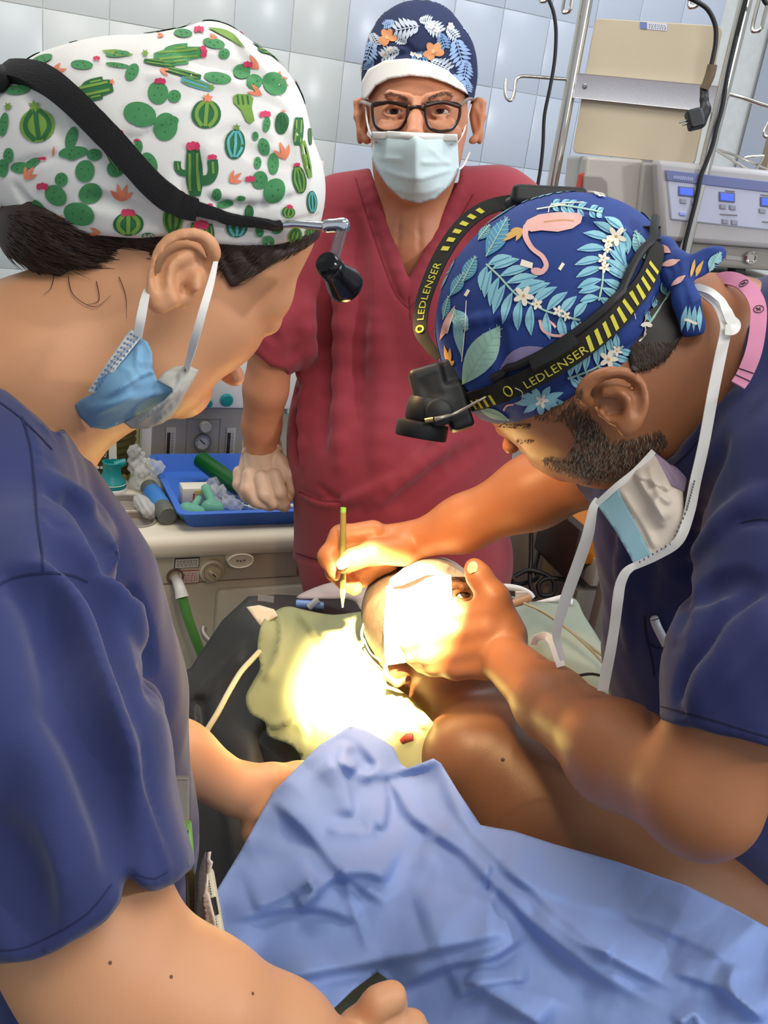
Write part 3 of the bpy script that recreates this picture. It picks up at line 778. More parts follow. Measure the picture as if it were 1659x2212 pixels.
tag(link('plastic_bag', S.mesh('bag', 1), clear), 'crumpled clear plastic wrapper lying beside the teal funnel fitting', 'wrapper')
lb = thing('battery_handle', M3(0.09, 0.13, 0.87), 'blue and grey cylindrical handle lying against the left rim of blue tray', 'handle')
pa, pb = M3(0.083, 0.215, 0.8705), M3(0.094, 0.055, 0.8705); ax_ = (pb-pa)/np.linalg.norm(pb-pa); Lh = np.linalg.norm(pb-pa)
mb = MB(); mb.lathe(pa, ax_, [(0, 0), (0.017, 0), (0.0185, 0.004), (0.0185, 0.03)], 28); mb.build('neck_ring', mat('handle_grey', '55594f', 0.5), lb)
mb = MB(); mb.lathe(pa, ax_, [(0.0182, 0.03), (0.0195, 0.032), (0.0195, Lh-0.046), (0.0185, Lh-0.044)], 28); mb.build('grip', mat('handle_blue', '3c7cc0', 0.4, col2='3473b6', scale=8), lb)
mb = MB(); mb.lathe(pa, ax_, [(0.019, Lh-0.045), (0.0193, Lh-0.003), (0.017, Lh), (0, Lh)], 28); mb.build('end_cap', mat('handle_end', '5f625a', 0.5, col2='55584f', scale=14), lb)
S = SDF(0.002); S.cone(M3(0.055, 0.15, 0.866), M3(0.066, 0.098, 0.866), 0.014, 0.017, 0.004); S.disp(lambda X, Y, Z: 0.0015*np.sin(X*400+Y*190)*np.sin(Z*380))
tag(link('medicine_cup', S.mesh('cup', 1), mat('cloudy_clear', 'e8e6e2', 0.25, trans=0.55, ior=1.15)), 'small cloudy plastic cup lying between the round wells and blue handle', 'cup')
# tray
trayb = mat('blue_tray', '3f6fc4', 0.4, col2='3a68bd', scale=6); trayd = mat('blue_tray_inside', '2f57ad', 0.42)
tr = thing('instrument_tray', M3(0.25, 0.2, 0.851), 'royal blue plastic tray of airway equipment on the cream worktop', 'tray')
x0, x1, y0, y1 = 0.112, 0.40, 0.022, 0.362
V = []; F = []
def ring(ix, z): return [M3(x0+ix, y0+ix, z), M3(x1-ix, y0+ix, z), M3(x1-ix, y1-ix, z), M3(x0+ix, y1-ix, z)]
def rr(ix, z, r=0.02):
    pts = []
    for (cx_, cy_, a0) in ((x1-ix-r, y0+ix+r, -90), (x1-ix-r, y1-ix-r, 0), (x0+ix+r, y1-ix-r, 90), (x0+ix+r, y0+ix+r, 180)):
        for k in range(6): a = math.radians(a0+18*k); pts.append(M3(cx_+r*math.cos(a), cy_+r*math.sin(a), z))
    return pts
rings = [rr(0.018, 0.852), rr(0.004, 0.884), rr(-0.006, 0.886), rr(-0.006, 0.890), rr(0.006, 0.891), rr(0.02, 0.856)]
for R_ in rings: V += R_
nn = 24
for j in range(5):
    for k in range(nn): F.append((j*nn+k, j*nn+(k+1) % nn, (j+1)*nn+(k+1) % nn, (j+1)*nn+k))
F.append(tuple(range(nn))); F.append(tuple(5*nn+k for k in range(nn)))
mb = MB(); mb.add(V, F); mb.build('tray_shell', trayb, tr, sharp=50)
mb = MB(); mb.box(M3(0.165, 0.15, 0.878), eS*0.028, eN*0.019, eZ*0.020, 0.0015); cart = mb.build('carton', mat('carton_white', 'd9d1c2', 0.6)); tag(cart, 'small white carton with a red stripe standing in blue tray', 'carton')
mb = MB(); mb.box(M3(0.160, 0.1305, 0.876), eS*0.0016, eN*0.0006, eZ*0.012); mb.build('red_stripe', mat('carton_red', 'b03a3a', 0.6), cart, False)
mb = MB(); mb.box(M3(0.176, 0.1305, 0.890), eS*0.015, eN*0.0005, eZ*0.004); mb.build('yellow_flash', mat('carton_yellow', 'd6c46a', 0.6), cart, False)
gb = thing('green_bottle', M3(0.27, 0.2, 0.88), 'dark green glassy bottle with tapered neck lying across the blue tray', 'bottle')
pa, pb = M3(0.205, 0.285, 0.906), M3(0.285, 0.10, 0.880); ax_ = (pb-pa)/np.linalg.norm(pb-pa); Lh = np.linalg.norm(pb-pa)
mb = MB(); mb.lathe(pa, ax_, [(0, 0.003), (0.016, 0.0), (0.0195, 0.004), (0.020, Lh*0.55), (0.018, Lh*0.66), (0.010, Lh*0.84), (0.0075, Lh), (0, Lh)], 28); mb.build('bottle_body', mat('green_glass', '0f5a26', 0.2, col2='0c4c1f', scale=6), gb)
mb = MB(); mb.lathe(pb, ax_, [(0.0085, 0), (0.009, 0.012), (0.006, 0.022), (0, 0.023)], 20); mb.build('stopper', mat('dark_green', '10331e', 0.4), gb)
mint = mat('mint_clear', '7fc3a4', 0.2, trans=0.35, ior=1.2)
def blob(name, parts, h, m_, label, cat):
    S = SDF(h)
    for q in parts: S.cone(*q, k=0.004)
    return tag(link(name, S.mesh(name, 2), m_), label, cat)
blob('airway_mask', [(M3(0.135, 0.075, 0.872), M3(0.155, 0.07, 0.868), 0.019, 0.017), (M3(0.15, 0.085, 0.876), M3(0.165, 0.11, 0.884), 0.008, 0.007)], 0.002, mint, 'rounded mint green breathing mask at the front corner of blue tray', 'mask')
blob('airway_mask', [(M3(0.182, 0.085, 0.874), M3(0.197, 0.085, 0.871), 0.017, 0.016), (M3(0.19, 0.10, 0.882), M3(0.185, 0.135, 0.895), 0.009, 0.011)], 0.002, mint, 'mint green breathing mask lying beside the white carton, nearer yellow ring', 'mask')
S = SDF(0.0025); rb = random.Random(5)
for i in range(12): S.ell(M3(0.232+rb.uniform(-.03, .035), 0.15+rb.uniform(-.05, .05), 0.868+rb.uniform(0, .014)), (rb.uniform(.01, .02), rb.uniform(.01, .02), .008), axes(rb.uniform(0, 90)), 0.004)
S.disp(lambda X, Y, Z: 0.002*np.sin(X*310+Y*120)*np.sin(Z*330+Y*80)); tag(link('tubing_packet', S.mesh('pk', 1), clear), 'clear packet of tubing under the green bottle in blue tray', 'packet')
yr = thing('yellow_ring_cap', M3(0.245, 0.07, 0.865), 'yellow ring with a green button lying at front of blue tray', 'cap')
mb = MB(); mb.tube([M3(0.245+0.022*math.cos(a), 0.062+0.02*math.sin(a), 0.8615) for a in np.linspace(0, 2*math.pi, 16, endpoint=False)], 0.0042, 8, True, 2); mb.build('ring', mat('yellow_plastic', 'd6a32a', 0.4), yr)
mb = MB(); mb.lathe(M3(0.248, 0.064, 0.858), eZ, [(0.014, 0), (0.014, 0.008), (0.010, 0.012), (0, 0.012)], 20); mb.build('button', mat('green_plastic', '2f8a4a', 0.4), yr)
for i, (a, b, r) in enumerate(((M3(0.27, 0.105, 0.866), M3(0.345, 0.045, 0.866), .0045), (M3(0.285, 0.125, 0.868), M3(0.37, 0.055, 0.868), .004), (M3(0.30, 0.14, 0.867), M3(0.38, 0.085, 0.867), .005))):
    mb = MB(); mb.tube([a, b], r, 10, sub=3); sy = mb.build('syringe', whitep)
    tag(sy, ['white syringe lying nearest the yellow ring in blue tray', 'white syringe lying in the middle of the three beside green stopper', 'white syringe lying farthest from the yellow ring, under gloved fingers'][i], 'syringe', 'white syringes in the tray')
    t_ = (a-b)/np.linalg.norm(a-b); mb = MB(); mb.lathe(a, t_, [(r*0.5, 0), (r*0.5, 0.012), (r*1.3, 0.012), (r*1.3, 0.015), (0, 0.015)], 12); mb.build('plunger', mat('plunger_grey', 'b9bcbd', 0.4), sy)
sc = thing('scissors', M3(0.18, 0.05, 0.862), 'small steel scissors lying open at the front of blue tray', 'scissors')
mb = MB(); mb.tube([M3(0.155, 0.048, 0.862), M3(0.215, 0.055, 0.862)], 0.0022, 6, sub=3); mb.build('blade', steel, sc)
mb = MB(); mb.tube([M3(0.158, 0.062, 0.863), M3(0.212, 0.044, 0.863)], 0.0022, 6, sub=3); mb.build('blade', steel, sc)
bt = thing('small_bottle', M3(0.415, 0.30, 0.85), 'small white bottle with blue marks standing behind gloved hand', 'bottle')
mb = MB(); mb.lathe(M3(0.425, 0.31, 0.851), eZ, [(0.013, 0), (0.013, 0.055), (0.008, 0.065), (0.008, 0.08), (0, 0.08)], 20); mb.build('bottle_body', mat('pale_blue_plastic', 'c3cbe0', 0.3), bt)
mb = MB(); mb.lathe(M3(0.425, 0.31, 0.866), eZ, [(0.0134, 0), (0.0134, 0.022)], 20); mb.build('blue_label', mat('blue_label', '5b76b8', 0.5), bt)
# pale things on the ledge behind the woman's cap
mb = MB(); mb.box(P(700, 395, 2.2)-eZ*0.10, eS*0.03, eN*0.03, eZ*0.10, 0.004); q = mb.build('paper_box', mat('cream_card', 'd5cfc4', 0.7)); tag(q, 'cream cardboard box on top of the machine, half hidden by maroon shoulder', 'box')
mb = MB(); mb.box(P(686, 365, 2.21)-eZ*0.11, eS*0.008, eN*0.02, eZ*0.13, 0.002); q = mb.build('paper_roll', mat('cream_card', 'd5cfc4', 0.7)); tag(q, 'narrow white roll standing behind the cactus print cap', 'roll')
mb = MB(); mb.box(P(690, 460, 2.23)-eZ*0.23, eS*0.10, eN*0.06, eZ*0.21, 0.01); mb.build('monitor_shelf', whitep, am)

# ------------------------------------------------------------------ steel rack with the beige board
dl, dr = 1.88, 1.76
rk = thing('pole_rack', (P(1230, 200, dl)+P(1545, 270, dr))/2*np.array((1, 1, 0)), 'two upright steel poles joined by an aluminium bar, hooks at sides', 'rack')
def vpole(p, z0, z1): return np.array((p[0], p[1], z0)), np.array((p[0], p[1], z1))
pl = P(1230, 200, dl); pr = P(1545, 270, dr)
for p in (pl, pr):
    a, b = vpole(p, 0.02, 2.3); mb = MB(); mb.tube([a, b], 0.0125, 20, sub=2); mb.build('pole', steel, rk)
    a, b = vpole(p, 2.3, 2.31); mb = MB(); mb.lathe(a, eZ, [(0.0135, 0), (0.0135, 0.01), (0, 0.014)], 16); mb.build('pole_cap', blackp, rk)
eB = (pr-pl)*np.array((1, 1, 0)); wB = np.linalg.norm(eB); eB /= wB; nB = np.array((eB[1], -eB[0], 0))   # towards the camera
bc = PL(1395, 200, pl, nB)
mb = MB(); mb.box(bc-nB*0.0, eB*(wB/2+0.004), nB*0.004, eZ*0.0225, 0.001); bar = mb.build('cross_bar', alu, rk)
sp = PL(1263, 186, pl+nB*0.005, nB); mb = MB(); mb.lathe(sp, nB, [(0.005, -0.002), (0.005, 0.001), (0.002, 0.002), (0, 0.001)], 12); mb.build('screw', mat('screw_grey', '8a8a8c', 0.4, 0.8), bar)
def rod(pts, r, name, par, m_=steel): mb = MB(); mb.tube(pts, r, 10, sub=8); return mb.build(name, m_, par)
d_ = dl
rod([P(1222, 171, d_), P(1180, 168, d_), P(1140, 165, d_), P(1122, 166, d_), P(1114, 176, d_), P(1111, 200, d_), P(1107, 213, d_), P(1101, 217, d_), P(1093, 210, d_), P(1091, 195, d_), P(1093, 172, d_)], 0.0035, 'side_hook', rk)
d_ = dr
rod([P(1568, 202, d_), P(1600, 210, d_), P(1640, 224, d_-.01), P(1680, 238, d_-.02), P(1690, 260, d_-.02), P(1672, 290, d_-.02), P(1655, 296, d_-.02), P(1651, 285, d_-.02), P(1660, 265, d_-.02)], 0.004, 'side_hook', rk)
for (u, v, d_, s) in ((1184, -4, DY(1184, -4, pl[1]-.03), 1), (1232, 20, DY(1232, 20, pl[1]-.02), 1), (1508, 8, DY(1508, 8, pr[1]-.04), 1), (1645, 60, DY(1645, 60, pr[1]-.05), 1)):
    a = P(u, v, d_); mb = MB(); mb.tube([a+eZ*0.20, a+eZ*0.02, a, a-eB*0.008-eZ*0.006, a-eB*0.016, a-eB*0.016+eZ*0.05], 0.0036, 8, sub=5); mb.build('top_hook', steel, rk)
mb = MB(); ap = np.array((pl[0], pl[1], float(P(1232, 20, dl-.02)[2])+0.2)); mb.tube([ap+eB*-0.03, ap+eB*(wB+0.09)], 0.005, 8, sub=2); mb.build('top_rail', steel, rk)
for p in (pl, pr):
    mb = MB(); mb.tube([np.array((p[0], p[1], 0.03))-nB*0.22, np.array((p[0], p[1], 0.03))+nB*0.12], 0.014, 10, sub=2); mb.build('foot', steel, rk)
# beige board clipped between the poles
cs = [PL(u, v, pl-nB*0.012, nB) for (u, v) in ((1287, 40), (1562, 57), (1500, 357), (1237, 330))]
V = []; F = []
def rounded(cs, r=0.012):
    out = []
    for i in range(4):
        p, a, b = cs[i], cs[i-1], cs[(i+1) % 4]; ua = (a-p)/np.linalg.norm(a-p); ub = (b-p)/np.linalg.norm(b-p)
        for t in np.linspace(0, 1, 5): out.append((1-t)**2*(p+ua*r)+2*t*(1-t)*p+t*t*(p+ub*r))
    return out
def slab(name, ring, nrm, th, m_, par=None):
    n = len(ring); V = [p+nrm*th/2 for p in ring]+[p-nrm*th/2 for p in ring]
    F = [tuple(range(n)), tuple(range(n, 2*n))[::-1]]+[(i, i+n, (i+1) % n+n, (i+1) % n) for i in range(n)]
    mb = MB(); mb.add(V, F); return mb.build(name, m_, par, True, 0.0012, 30)
bdd = slab('mounting_board', rounded(cs), nB, 0.008, mat('beige_board', 'c3b79e', 0.5, col2='bdb097', scale=5)); tag(bdd, 'beige rectangular board with rounded corners hung behind the aluminium bar', 'board')
q = [PL(u, v, pl-nB*0.0072, nB) for (u, v) in ((1383, 47), (1441, 52), (1440, 67), (1383, 62))]
st = slab('sticker', q, nB, 0.0006, mat('sticker_white', 'cfd2e0', 0.4), bdd)
q2 = [q[0]*(1-a)*(1-b)+q[1]*a*(1-b)+q[2]*a*b+q[3]*(1-a)*b for (a, b) in ((0, 0), (.26, 0), (.26, 1), (0, 1))]
slab('sticker_emblem', [p+nB*0.0006 for p in q2], nB, 0.0004, mat('emblem_blue', '6b7eb4', 0.4), st)
mb = MB()
for r in range(3):
    x = .32
    while x < .95:
        w = rt.uniform(.03, .09); b = .25+r*.25; a = x+w/2
        c = q[0]*(1-a)*(1-b)+q[1]*a*(1-b)+q[2]*a*b+q[3]*(1-a)*b+nB*0.0006; mb.box(c, eB*w*0.03*0.45, nB*0.0002, eZ*0.0007); x += w+.02
mb.build('sticker_text', grey_ink, st, False)
# cables
def cable(name, pts, r, label, cat='cable', m_=None):
    o = thing(name, pts[0], label, cat); mb = MB(); mb.tube(pts, r, 10, sub=8); mb.build('cord', m_ or blackp, o); return o
cable('power_cable', [PY(1186, 0, pl[1]-.05), PY(1196, 28, pl[1]-.05), PY(1201, 70, pl[1]-.05), PY(1198, 130, pl[1]-.05), PY(1188, 190, pl[1]-.05), PY(1176, 250, pl[1]-.05), PY(1173, 310, pl[1]-.05), PY(1168, 360, pl[1]-.05), PY(1160, 410, pl[1]-.05), PY(1150, 480, pl[1]-.05), PY(1150, 700, pl[1]-.05)], 0.0036, 'black cable hanging from the hook beside the steel pole, before plain tiles')
pc = cable('plug_cable', [PY(1480, -8, pr[1]-.09), PY(1506, 4, pr[1]-.09), PY(1530, 22, pr[1]-.09), PY(1545, 55, pr[1]-.09), PY(1546, 90, pr[1]-.09), PY(1541, 120, pr[1]-.09), PY(1536, 142, pr[1]-.09)], 0.004, 'black power cord ending in a loose angled plug, hanging over the beige board')
mb = MB(); mb.tube([PY(1539, 140, pr[1]-.09), PY(1533, 165, pr[1]-.09), PY(1521, 193, pr[1]-.09)], [0.0085, 0.0088, 0.0075], 14); mb.build('tape_wrap', mat('brown_tape', '6b5a45', 0.6, col2='5c4c39', scale=30), pc)
S = SDF(0.0016); d_ = DY(1520, 210, pr[1]-.09)
S.C((1521, 190, d_, 9), (1521, 215, d_, 9), (1524, 240, d_, 11), k=0.003); S.C((1524, 235, d_, 12), (1517, 265, d_, 9), k=0.003); S.rbox(P(1500, 258, d_), (0.013, 0.017, 0.011), axes(-14), 0.004, 0.006)
pg = link('plug_body', S.mesh('plug', 1), blackp, pc)
for (a, b) in (((1488, 258), (1467, 265)), ((1491, 264), (1474, 270))):
    mb = MB(); mb.tube([P(*a, d_), P(*b, d_)], 0.0022, 8, sub=2); mb.build('pin', steel, pg)
cable('data_cable', [PY(1612, -6, pr[1]-.016), PY(1590, 80, pr[1]-.016), PY(1572, 160, pr[1]-.016), PY(1560, 230, pr[1]-.016), PY(1548, 275, pr[1]-.016), PY(1540, 310, pr[1]-.016), PY(1528, 345, pr[1]-.016), PY(1514, 380, pr[1]-.016), PY(1504, 430, pr[1]-.016), PY(1486, 500, pr[1]-.016), PY(1476, 545, pr[1]-.016), PY(1450, 700, pr[1]-.016)], 0.0042, 'black cable running down along the right steel pole')
cable('corner_cable', [PY(1648, -5, pr[1]-.05), PY(1656, 8, pr[1]-.05), PY(1675, 20, pr[1]-.05), PY(1700, 60, pr[1]-.05)], 0.004, 'short stretch of black cable at the upper right picture corner')
# ------------------------------------------------------------------ monitor machine at upper right
gm = mat('machine_grey', 'b1aca3', 0.5, col2='aba69d', scale=3); gm2 = mat('machine_dark', '87827c', 0.5); gm3 = mat('machine_mid', '97948f', 0.5)
mo = thing('bypass_console', PY(1500, 420, 2.05)*np.array((1, 1, 0)), 'grey medical console with pale blue control panel behind the steel poles', 'machine')
eX = np.array((1.0, 0, 0)); eY = np.array((0, 1.0, 0))
def yquad(pts, y, th, name, m_, par, bev=0.004):
    ring = [PY(u, v, y) for (u, v) in pts]; n = len(ring); V = [p for p in ring]+[p+eY*th for p in ring]
    F = [tuple(range(n)), tuple(range(n, 2*n))[::-1]]+[(i, i+n, (i+1) % n+n, (i+1) % n) for i in range(n)]
    mb = MB(); mb.add(V, F); o = mb.build(name, m_, par, True, bev, 30); return o
yquad(((1268, 338), (1392, 345), (1392, 372), (1366, 700), (1225, 690), (1252, 500)), 2.00, 0.3, 'column', gm, mo, 0.006)
yquad(((1262, 378), (1300, 380), (1312, 392), (1316, 520), (1255, 515)), 1.995, 0.02, 'side_recess', gm2, mo, 0.003)
yquad(((1388, 350), (1450, 352), (1430, 640), (1360, 640)), 1.985, 0.25, 'neck_panel', gm3, mo, 0.006)
ph = yquad(((1421, 345), (1700, 372), (1700, 540), (1430, 520)), 1.93, 0.2, 'panel_housing', mat('housing_grey', 'a9a7a8', 0.45), mo, 0.01)
pf = yquad(((1440, 370), (1700, 400), (1700, 502), (1449, 475)), 1.926, 0.01, 'control_face', mat('panel_blue_grey', 'b3b7cb', 0.4), ph, 0.003)
bt_ = yquad(((1438, 367), (1700, 397), (1700, 420), (1441, 390)), 1.9235, 0.004, 'header_strip', mat('header_blue', '67709c', 0.4), pf, 0.001)
word = mat('header_text', '9aa2c4', 0.5)
o0 = PY(1454, 386, 1.9228); ex = (PY(1500, 391, 1.9228)-o0); L_ = np.linalg.norm(ex); ex /= L_; ey = np.cross(ex, eY)*-1
if ey[2] < 0: ey = -ey
mb = MB(); x = 0
for i in range(11):
    w = rt.uniform(.002, .0036); mb.box(o0+ex*(x+w/2)+ey*0.003, ex*w/2, eY*0.0002, ey*0.0035*rt.uniform(.7, 1)); x += w+0.0009
mb.build('header_lettering', word, bt_, False)
scr = mat('lit_blue_display', '4a66e8', 0.3, emit=0.35)
for (u, v) in ((1483, 414), (1571, 426), (1660, 437)):
    fr = yquad(((u-17, v-12), (u+17, v-9), (u+17, v+12), (u-17, v+9)), 1.9232, 0.004, 'display_bezel', mat('bezel', '5d6488', 0.4), pf, 0.0008)
    yquad(((u-14, v-9), (u+14, v-6), (u+14, v+9), (u-14, v+6)), 1.9222, 0.002, 'display', scr, fr, 0.0005)
btn = mat('grey_button', '8b8c9c', 0.5)
for (u, v) in ((1477, 434), (1501, 437), (1563, 446), (1584, 448), (1648, 455), (1568, 478), (1588, 480)):
    yquad(((u-7, v-5), (u+6, v-4), (u+6, v+6), (u-7, v+5)), 1.9226, 0.004, 'button', btn, pf, 0.0008)
yquad(((1468, 458), (1482, 460), (1482, 467), (1468, 465)), 1.9226, 0.004, 'button', mat('lilac_button', '8f9be0', 0.5), pf, 0.0008)
for (u, v, w) in ((1575, 464, 36), (1578, 413, 20), (1655, 422, 20), (1660, 480, 24)):
    yquad(((u-w/2, v-2), (u+w/2, v), (u+w/2, v+2), (u-w/2, v)), 1.9228, 0.002, 'caption', grey_ink, pf, 0.0)
yquad(((1425, 510), (1700, 530), (1700, 588), (1440, 570)), 1.95, 0.2, 'lower_band', gm2, mo, 0.008)
c = PY(1622, 556, 1.945); mb = MB(); mb.lathe(c, -eY, [(0.012, 0), (0.012, 0.004), (0.009, 0.006), (0.007, 0.001), (0, 0.001)], 20); mb.build('key_lock', steel, mo)
yquad(((1568, 551), (1606, 555), (1606, 564), (1568, 560)), 1.9485, 0.003, 'maker_plate', mat('plate_grey', '9d9a97', 0.5), mo, 0.0005)
yquad(((1586, 575), (1612, 577), (1612, 605), (1586, 603)), 1.97, 0.05, 'foot', blackp, mo)
yquad(((1520, 598), (1760, 618), (1760, 665), (1500, 640)), 1.90, 0.4, 'shelf', mat('shelf_white', 'b9b9b6', 0.5), mo, 0.006)
yquad(((1283, 420), (1312, 423), (1311, 440), (1282, 437)), 1.992, 0.002, 'service_label', mat('sticker_white', 'cfd2e0', 0.4), mo, 0.0)
yquad(((1283, 420), (1312, 423), (1312, 429), (1283, 426)), 1.9912, 0.001, 'label_header', mat('header_blue', '67709c', 0.4), mo, 0.0)
bx = [PY(1500, 700, 2.05), ]
mb = MB(); q = PY(1500, 700, 2.1); mb.box((q[0], 2.1, 0.5), eX*0.32, eY*0.17, eZ*0.5, 0.02); mb.build('base_cabinet', gm, mo)
mb = MB(); mb.lathe(PY(1253, 412, 2.02), eZ, [(0.010, 0), (0.010, 0.03), (0.006, 0.034), (0, 0.034)], 14); mb.build('red_cap', mat('red_cap', 'b5453c', 0.45), mo)
wb_ = thing('wire_basket', P(1600, 350, 1.86), 'bent chromed wire basket on top of the grey console', 'basket')
d_ = 1.84
for i, pts in enumerate(([(1548, 325), (1580, 345), (1622, 370), (1636, 362), (1650, 338)], [(1548, 323), (1600, 340), (1640, 358), (1680, 375)], [(1605, 348), (1612, 340), (1650, 337)], [(1595, 372), (1603, 362)])):
    mb = MB(); mb.tube([P(u, v, d_+.01*i) for (u, v) in pts], 0.0025, 8); mb.build('wire', steel, wb_)
mb = MB(); mb.box(P(1690, 345, 2.36), eX*0.045, eY*0.03, eZ*0.06, 0.004); mb.box(P(1690, 345, 2.36)-eZ*0.4, eX*0.045, eY*0.03, eZ*0.34, 0.004); tag(mb.build('tan_cabinet', mat('tan_board', '9b8768', 0.6)), 'tan wooden cabinet edge behind the wire basket', 'cabinet')

# ------------------------------------------------------------------ clutter seen under the surgeon's arm
def fbox(name, u, v, d, hx, hy, hz, yaw, m_, par=None, bev=0.004):
    a = math.radians(yaw); ex = np.array((math.cos(a), math.sin(a), 0)); ey = np.array((-math.sin(a), math.cos(a), 0)); c = P(u, v, d)
    mb = MB(); mb.box(c, ex*hx, ey*hy, eZ*hz, bev); return mb.build(name, m_, par), c, ex, ey
ct = thing('equipment_cart', P(1200, 1300, 1.75)*np.array((1, 1, 0)), 'grey equipment trolley standing behind the operating table', 'trolley')
fbox('side_panel', 1175, 1190, 1.80, 0.035, 0.10, 0.12, 35, mat('panel_grey_green', '8b8574', 0.6), ct)
fbox('back_panel', 1125, 1180, 1.98, 0.06, 0.01, 0.16, 10, mat('panel_dark', '5d574c', 0.6), ct)
fbox('shelf', 1280, 1390, 1.80, 0.16, 0.12, 0.012, 20, mat('shelf_dark', '57524c', 0.5), ct)
fbox('upright', 1285, 1370, 1.62, 0.012, 0.012, 0.16, 20, mat('upright_grey', '6a645d', 0.5), ct)
fbox('upright', 1315, 1390, 1.58, 0.006, 0.006, 0.2, 20, mat('pale_metal', 'a09a93', 0.4, 0.5), ct)
fbox('lower_box', 1262, 1290, 1.72, 0.05, 0.05, 0.04, 20, mat('lower_grey', '6e6862', 0.55), ct)
fbox('base', 1260, 1640, 1.95, 0.2, 0.14, 0.25, 20, mat('cart_base', '4b4742', 0.6), ct)
ob, c, ex, ey = fbox('orange_case', 1275, 1143, 1.68, 0.055, 0.075, 0.035, 20, mat('orange_case', 'b4690f', 0.5, col2='a65f0c', scale=10)); tag(ob, 'orange topped dark case stacked on the small white device', 'case')
fb, c, ex, ey = fbox('case_side', 1212, 1165, 1.66, 0.012, 0.07, 0.05, 20, mat('case_dark', '2a2019', 0.5), ob)
dv, c, ex, ey = fbox('infusion_device', 1284, 1212, 1.665, 0.03, 0.05, 0.026, 20, mat('device_white', '9f9a97', 0.45)); tag(dv, 'small white device with dark display under the orange case', 'device')
for (x, z, w, h, n_) in ((.012, -.010, .012, .006, 'display'), (-.017, .014, .006, .006, 'emblem'), (-.017, .0, .003, .003, 'button'), (.012, .004, .011, .0016, 'caption')):
    mb = MB(); mb.box(c-ey*0.0505+ex*x+eZ*z, ex*w, ey*0.001, eZ*h); mb.build(n_, mat('device_dark', '3a3736', 0.4), dv, False)
for pts, lb_ in (([(1147, 1140, 1.7), (1147, 1200, 1.68), (1145, 1260, 1.66), (1158, 1290, 1.64)], 'thick black cable dropping straight behind the operating table'),
                 ([(1112, 1245, 1.66), (1140, 1232, 1.66), (1175, 1240, 1.66), (1195, 1255, 1.66), (1195, 1282, 1.66), (1170, 1285, 1.66), (1163, 1265, 1.66), (1180, 1250, 1.66), (1225, 1252, 1.66)], 'black cable coiled in a loop behind the operating table'),
                 ([(1163, 1195, 1.72), (1156, 1225, 1.7), (1158, 1250, 1.69), (1120, 1262, 1.67), (1105, 1255, 1.66)], 'thin black cable bending beside the grey trolley panel')):
    cable('floor_cable', [P(*q) for q in pts], 0.0042, lb_)

# small lamp behind the camera whose image shows in one wall tile
wp = PL(650, 90, W0, eN); r_ = wp-CAM; r_ /= np.linalg.norm(r_); r_ = r_-2*(r_@eN)*eN
area('lamp_panel', wp+r_*3.2, wp, 0.16, 0.13, 12.0, (0.95, 0.96, 1.0))

# ================================================================== PEOPLE
skin_pale = mat('skin_fair', 'd9a176', 0.48, col2='cc9068', scale=9, bump=0.06, bscale=900, sss=0.15, contrast=0.3)
skin_man = mat('skin_ruddy', 'c98a66', 0.5, col2='bd7a58', scale=22, bump=0.08, bscale=900, sss=0.12, contrast=0.3)
skin_brown = mat('skin_brown', 'a86e48', 0.45, col2='99623f', scale=14, bump=0.08, bscale=800, sss=0.1, contrast=0.3)
skin_dark = mat('skin_dark_brown', '7c553a', 0.45, col2='6e4930', scale=10, bump=0.08, bscale=800, sss=0.08, contrast=0.3)
maroon = mat('maroon_cotton', '93303c', 0.85, col2='8a2a36', scale=7, bump=0.12, bscale=1400, sheen=0.15)
navy = mat('navy_cotton', '263062', 0.85, col2='222b59', scale=7, bump=0.14, bscale=1300, sheen=0.2)
navy2 = mat('deep_navy_cotton', '1f2658', 0.85, col2='1c224f', scale=7, bump=0.14, bscale=1300, sheen=0.15)
elastic = mat('white_elastic', 'e2dfda', 0.7); mask_blue = mat('mask_blue', '8fbfe0', 0.75, col2='86b7db', scale=20, bump=0.1, bscale=500, transluc=0.2)
mask_pale = mat('mask_pale', 'd9ecec', 0.75, col2='d0e6e8', scale=14, bump=0.1, bscale=500); mask_white = mat('mask_white', 'dcdad4', 0.75, bump=0.1, bscale=500)
eye_white = mat('eye_white', 'cfc6bf', 0.15); iris = mat('iris_brown', '3a281c', 0.1); pupil = mat('pupil', '0a0808', 0.05)
hair_dark = mat('dark_hair', '3a2a22', 0.5, col2='2a1e18', scale=60, stretch=(1, 1, 1)); lip_m = mat('lips', '9a5a4c', 0.5)
gold_or = mat('print_orange', 'd9925f', 0.8)
def eyeball(c, fwd, r, par, col=None):
    fwd = np.asarray(fwd, float)/np.linalg.norm(fwd)
    mb = MB(); prof = [(r*math.sin(a), -r*math.cos(a)) for a in np.linspace(0, math.pi, 15)]
    mb.lathe(c, fwd, prof, 24); e = mb.build('eye', eye_white, par, sharp=0)
    mb = MB(); mb.lathe(np.asarray(c)+fwd*(r*0.86), fwd, [(r*.52, 0), (r*.50, r*.06), (r*.3, r*.15), (0, r*.17)], 24); mb.build('iris', col or iris, e, sharp=0)
    mb = MB(); mb.lathe(np.asarray(c)+fwd*(r*1.0), fwd, [(r*.22, 0), (r*.15, r*.05), (0, r*.06)], 16); mb.build('pupil', pupil, e, sharp=0)
    return e

# ------------------------------------------------------------------ the man in maroon at the back
man = thing('person', P(880, 640, 1.46)*np.array((1, 1, 0)), 'man in maroon scrubs and glasses standing behind the operating table, facing the camera', 'person')
S = SDF(0.0025)
S.E(903, 178, 1.385, 110, 132, 150, k=0.0)
S.E(904, 262, 1.355, 106, 140, 128, k=0.02)
S.E(898, 350, 1.345, 92, 84, 105, k=0.02)
S.E(896, 402, 1.315, 48, 36, 50, k=0.02)
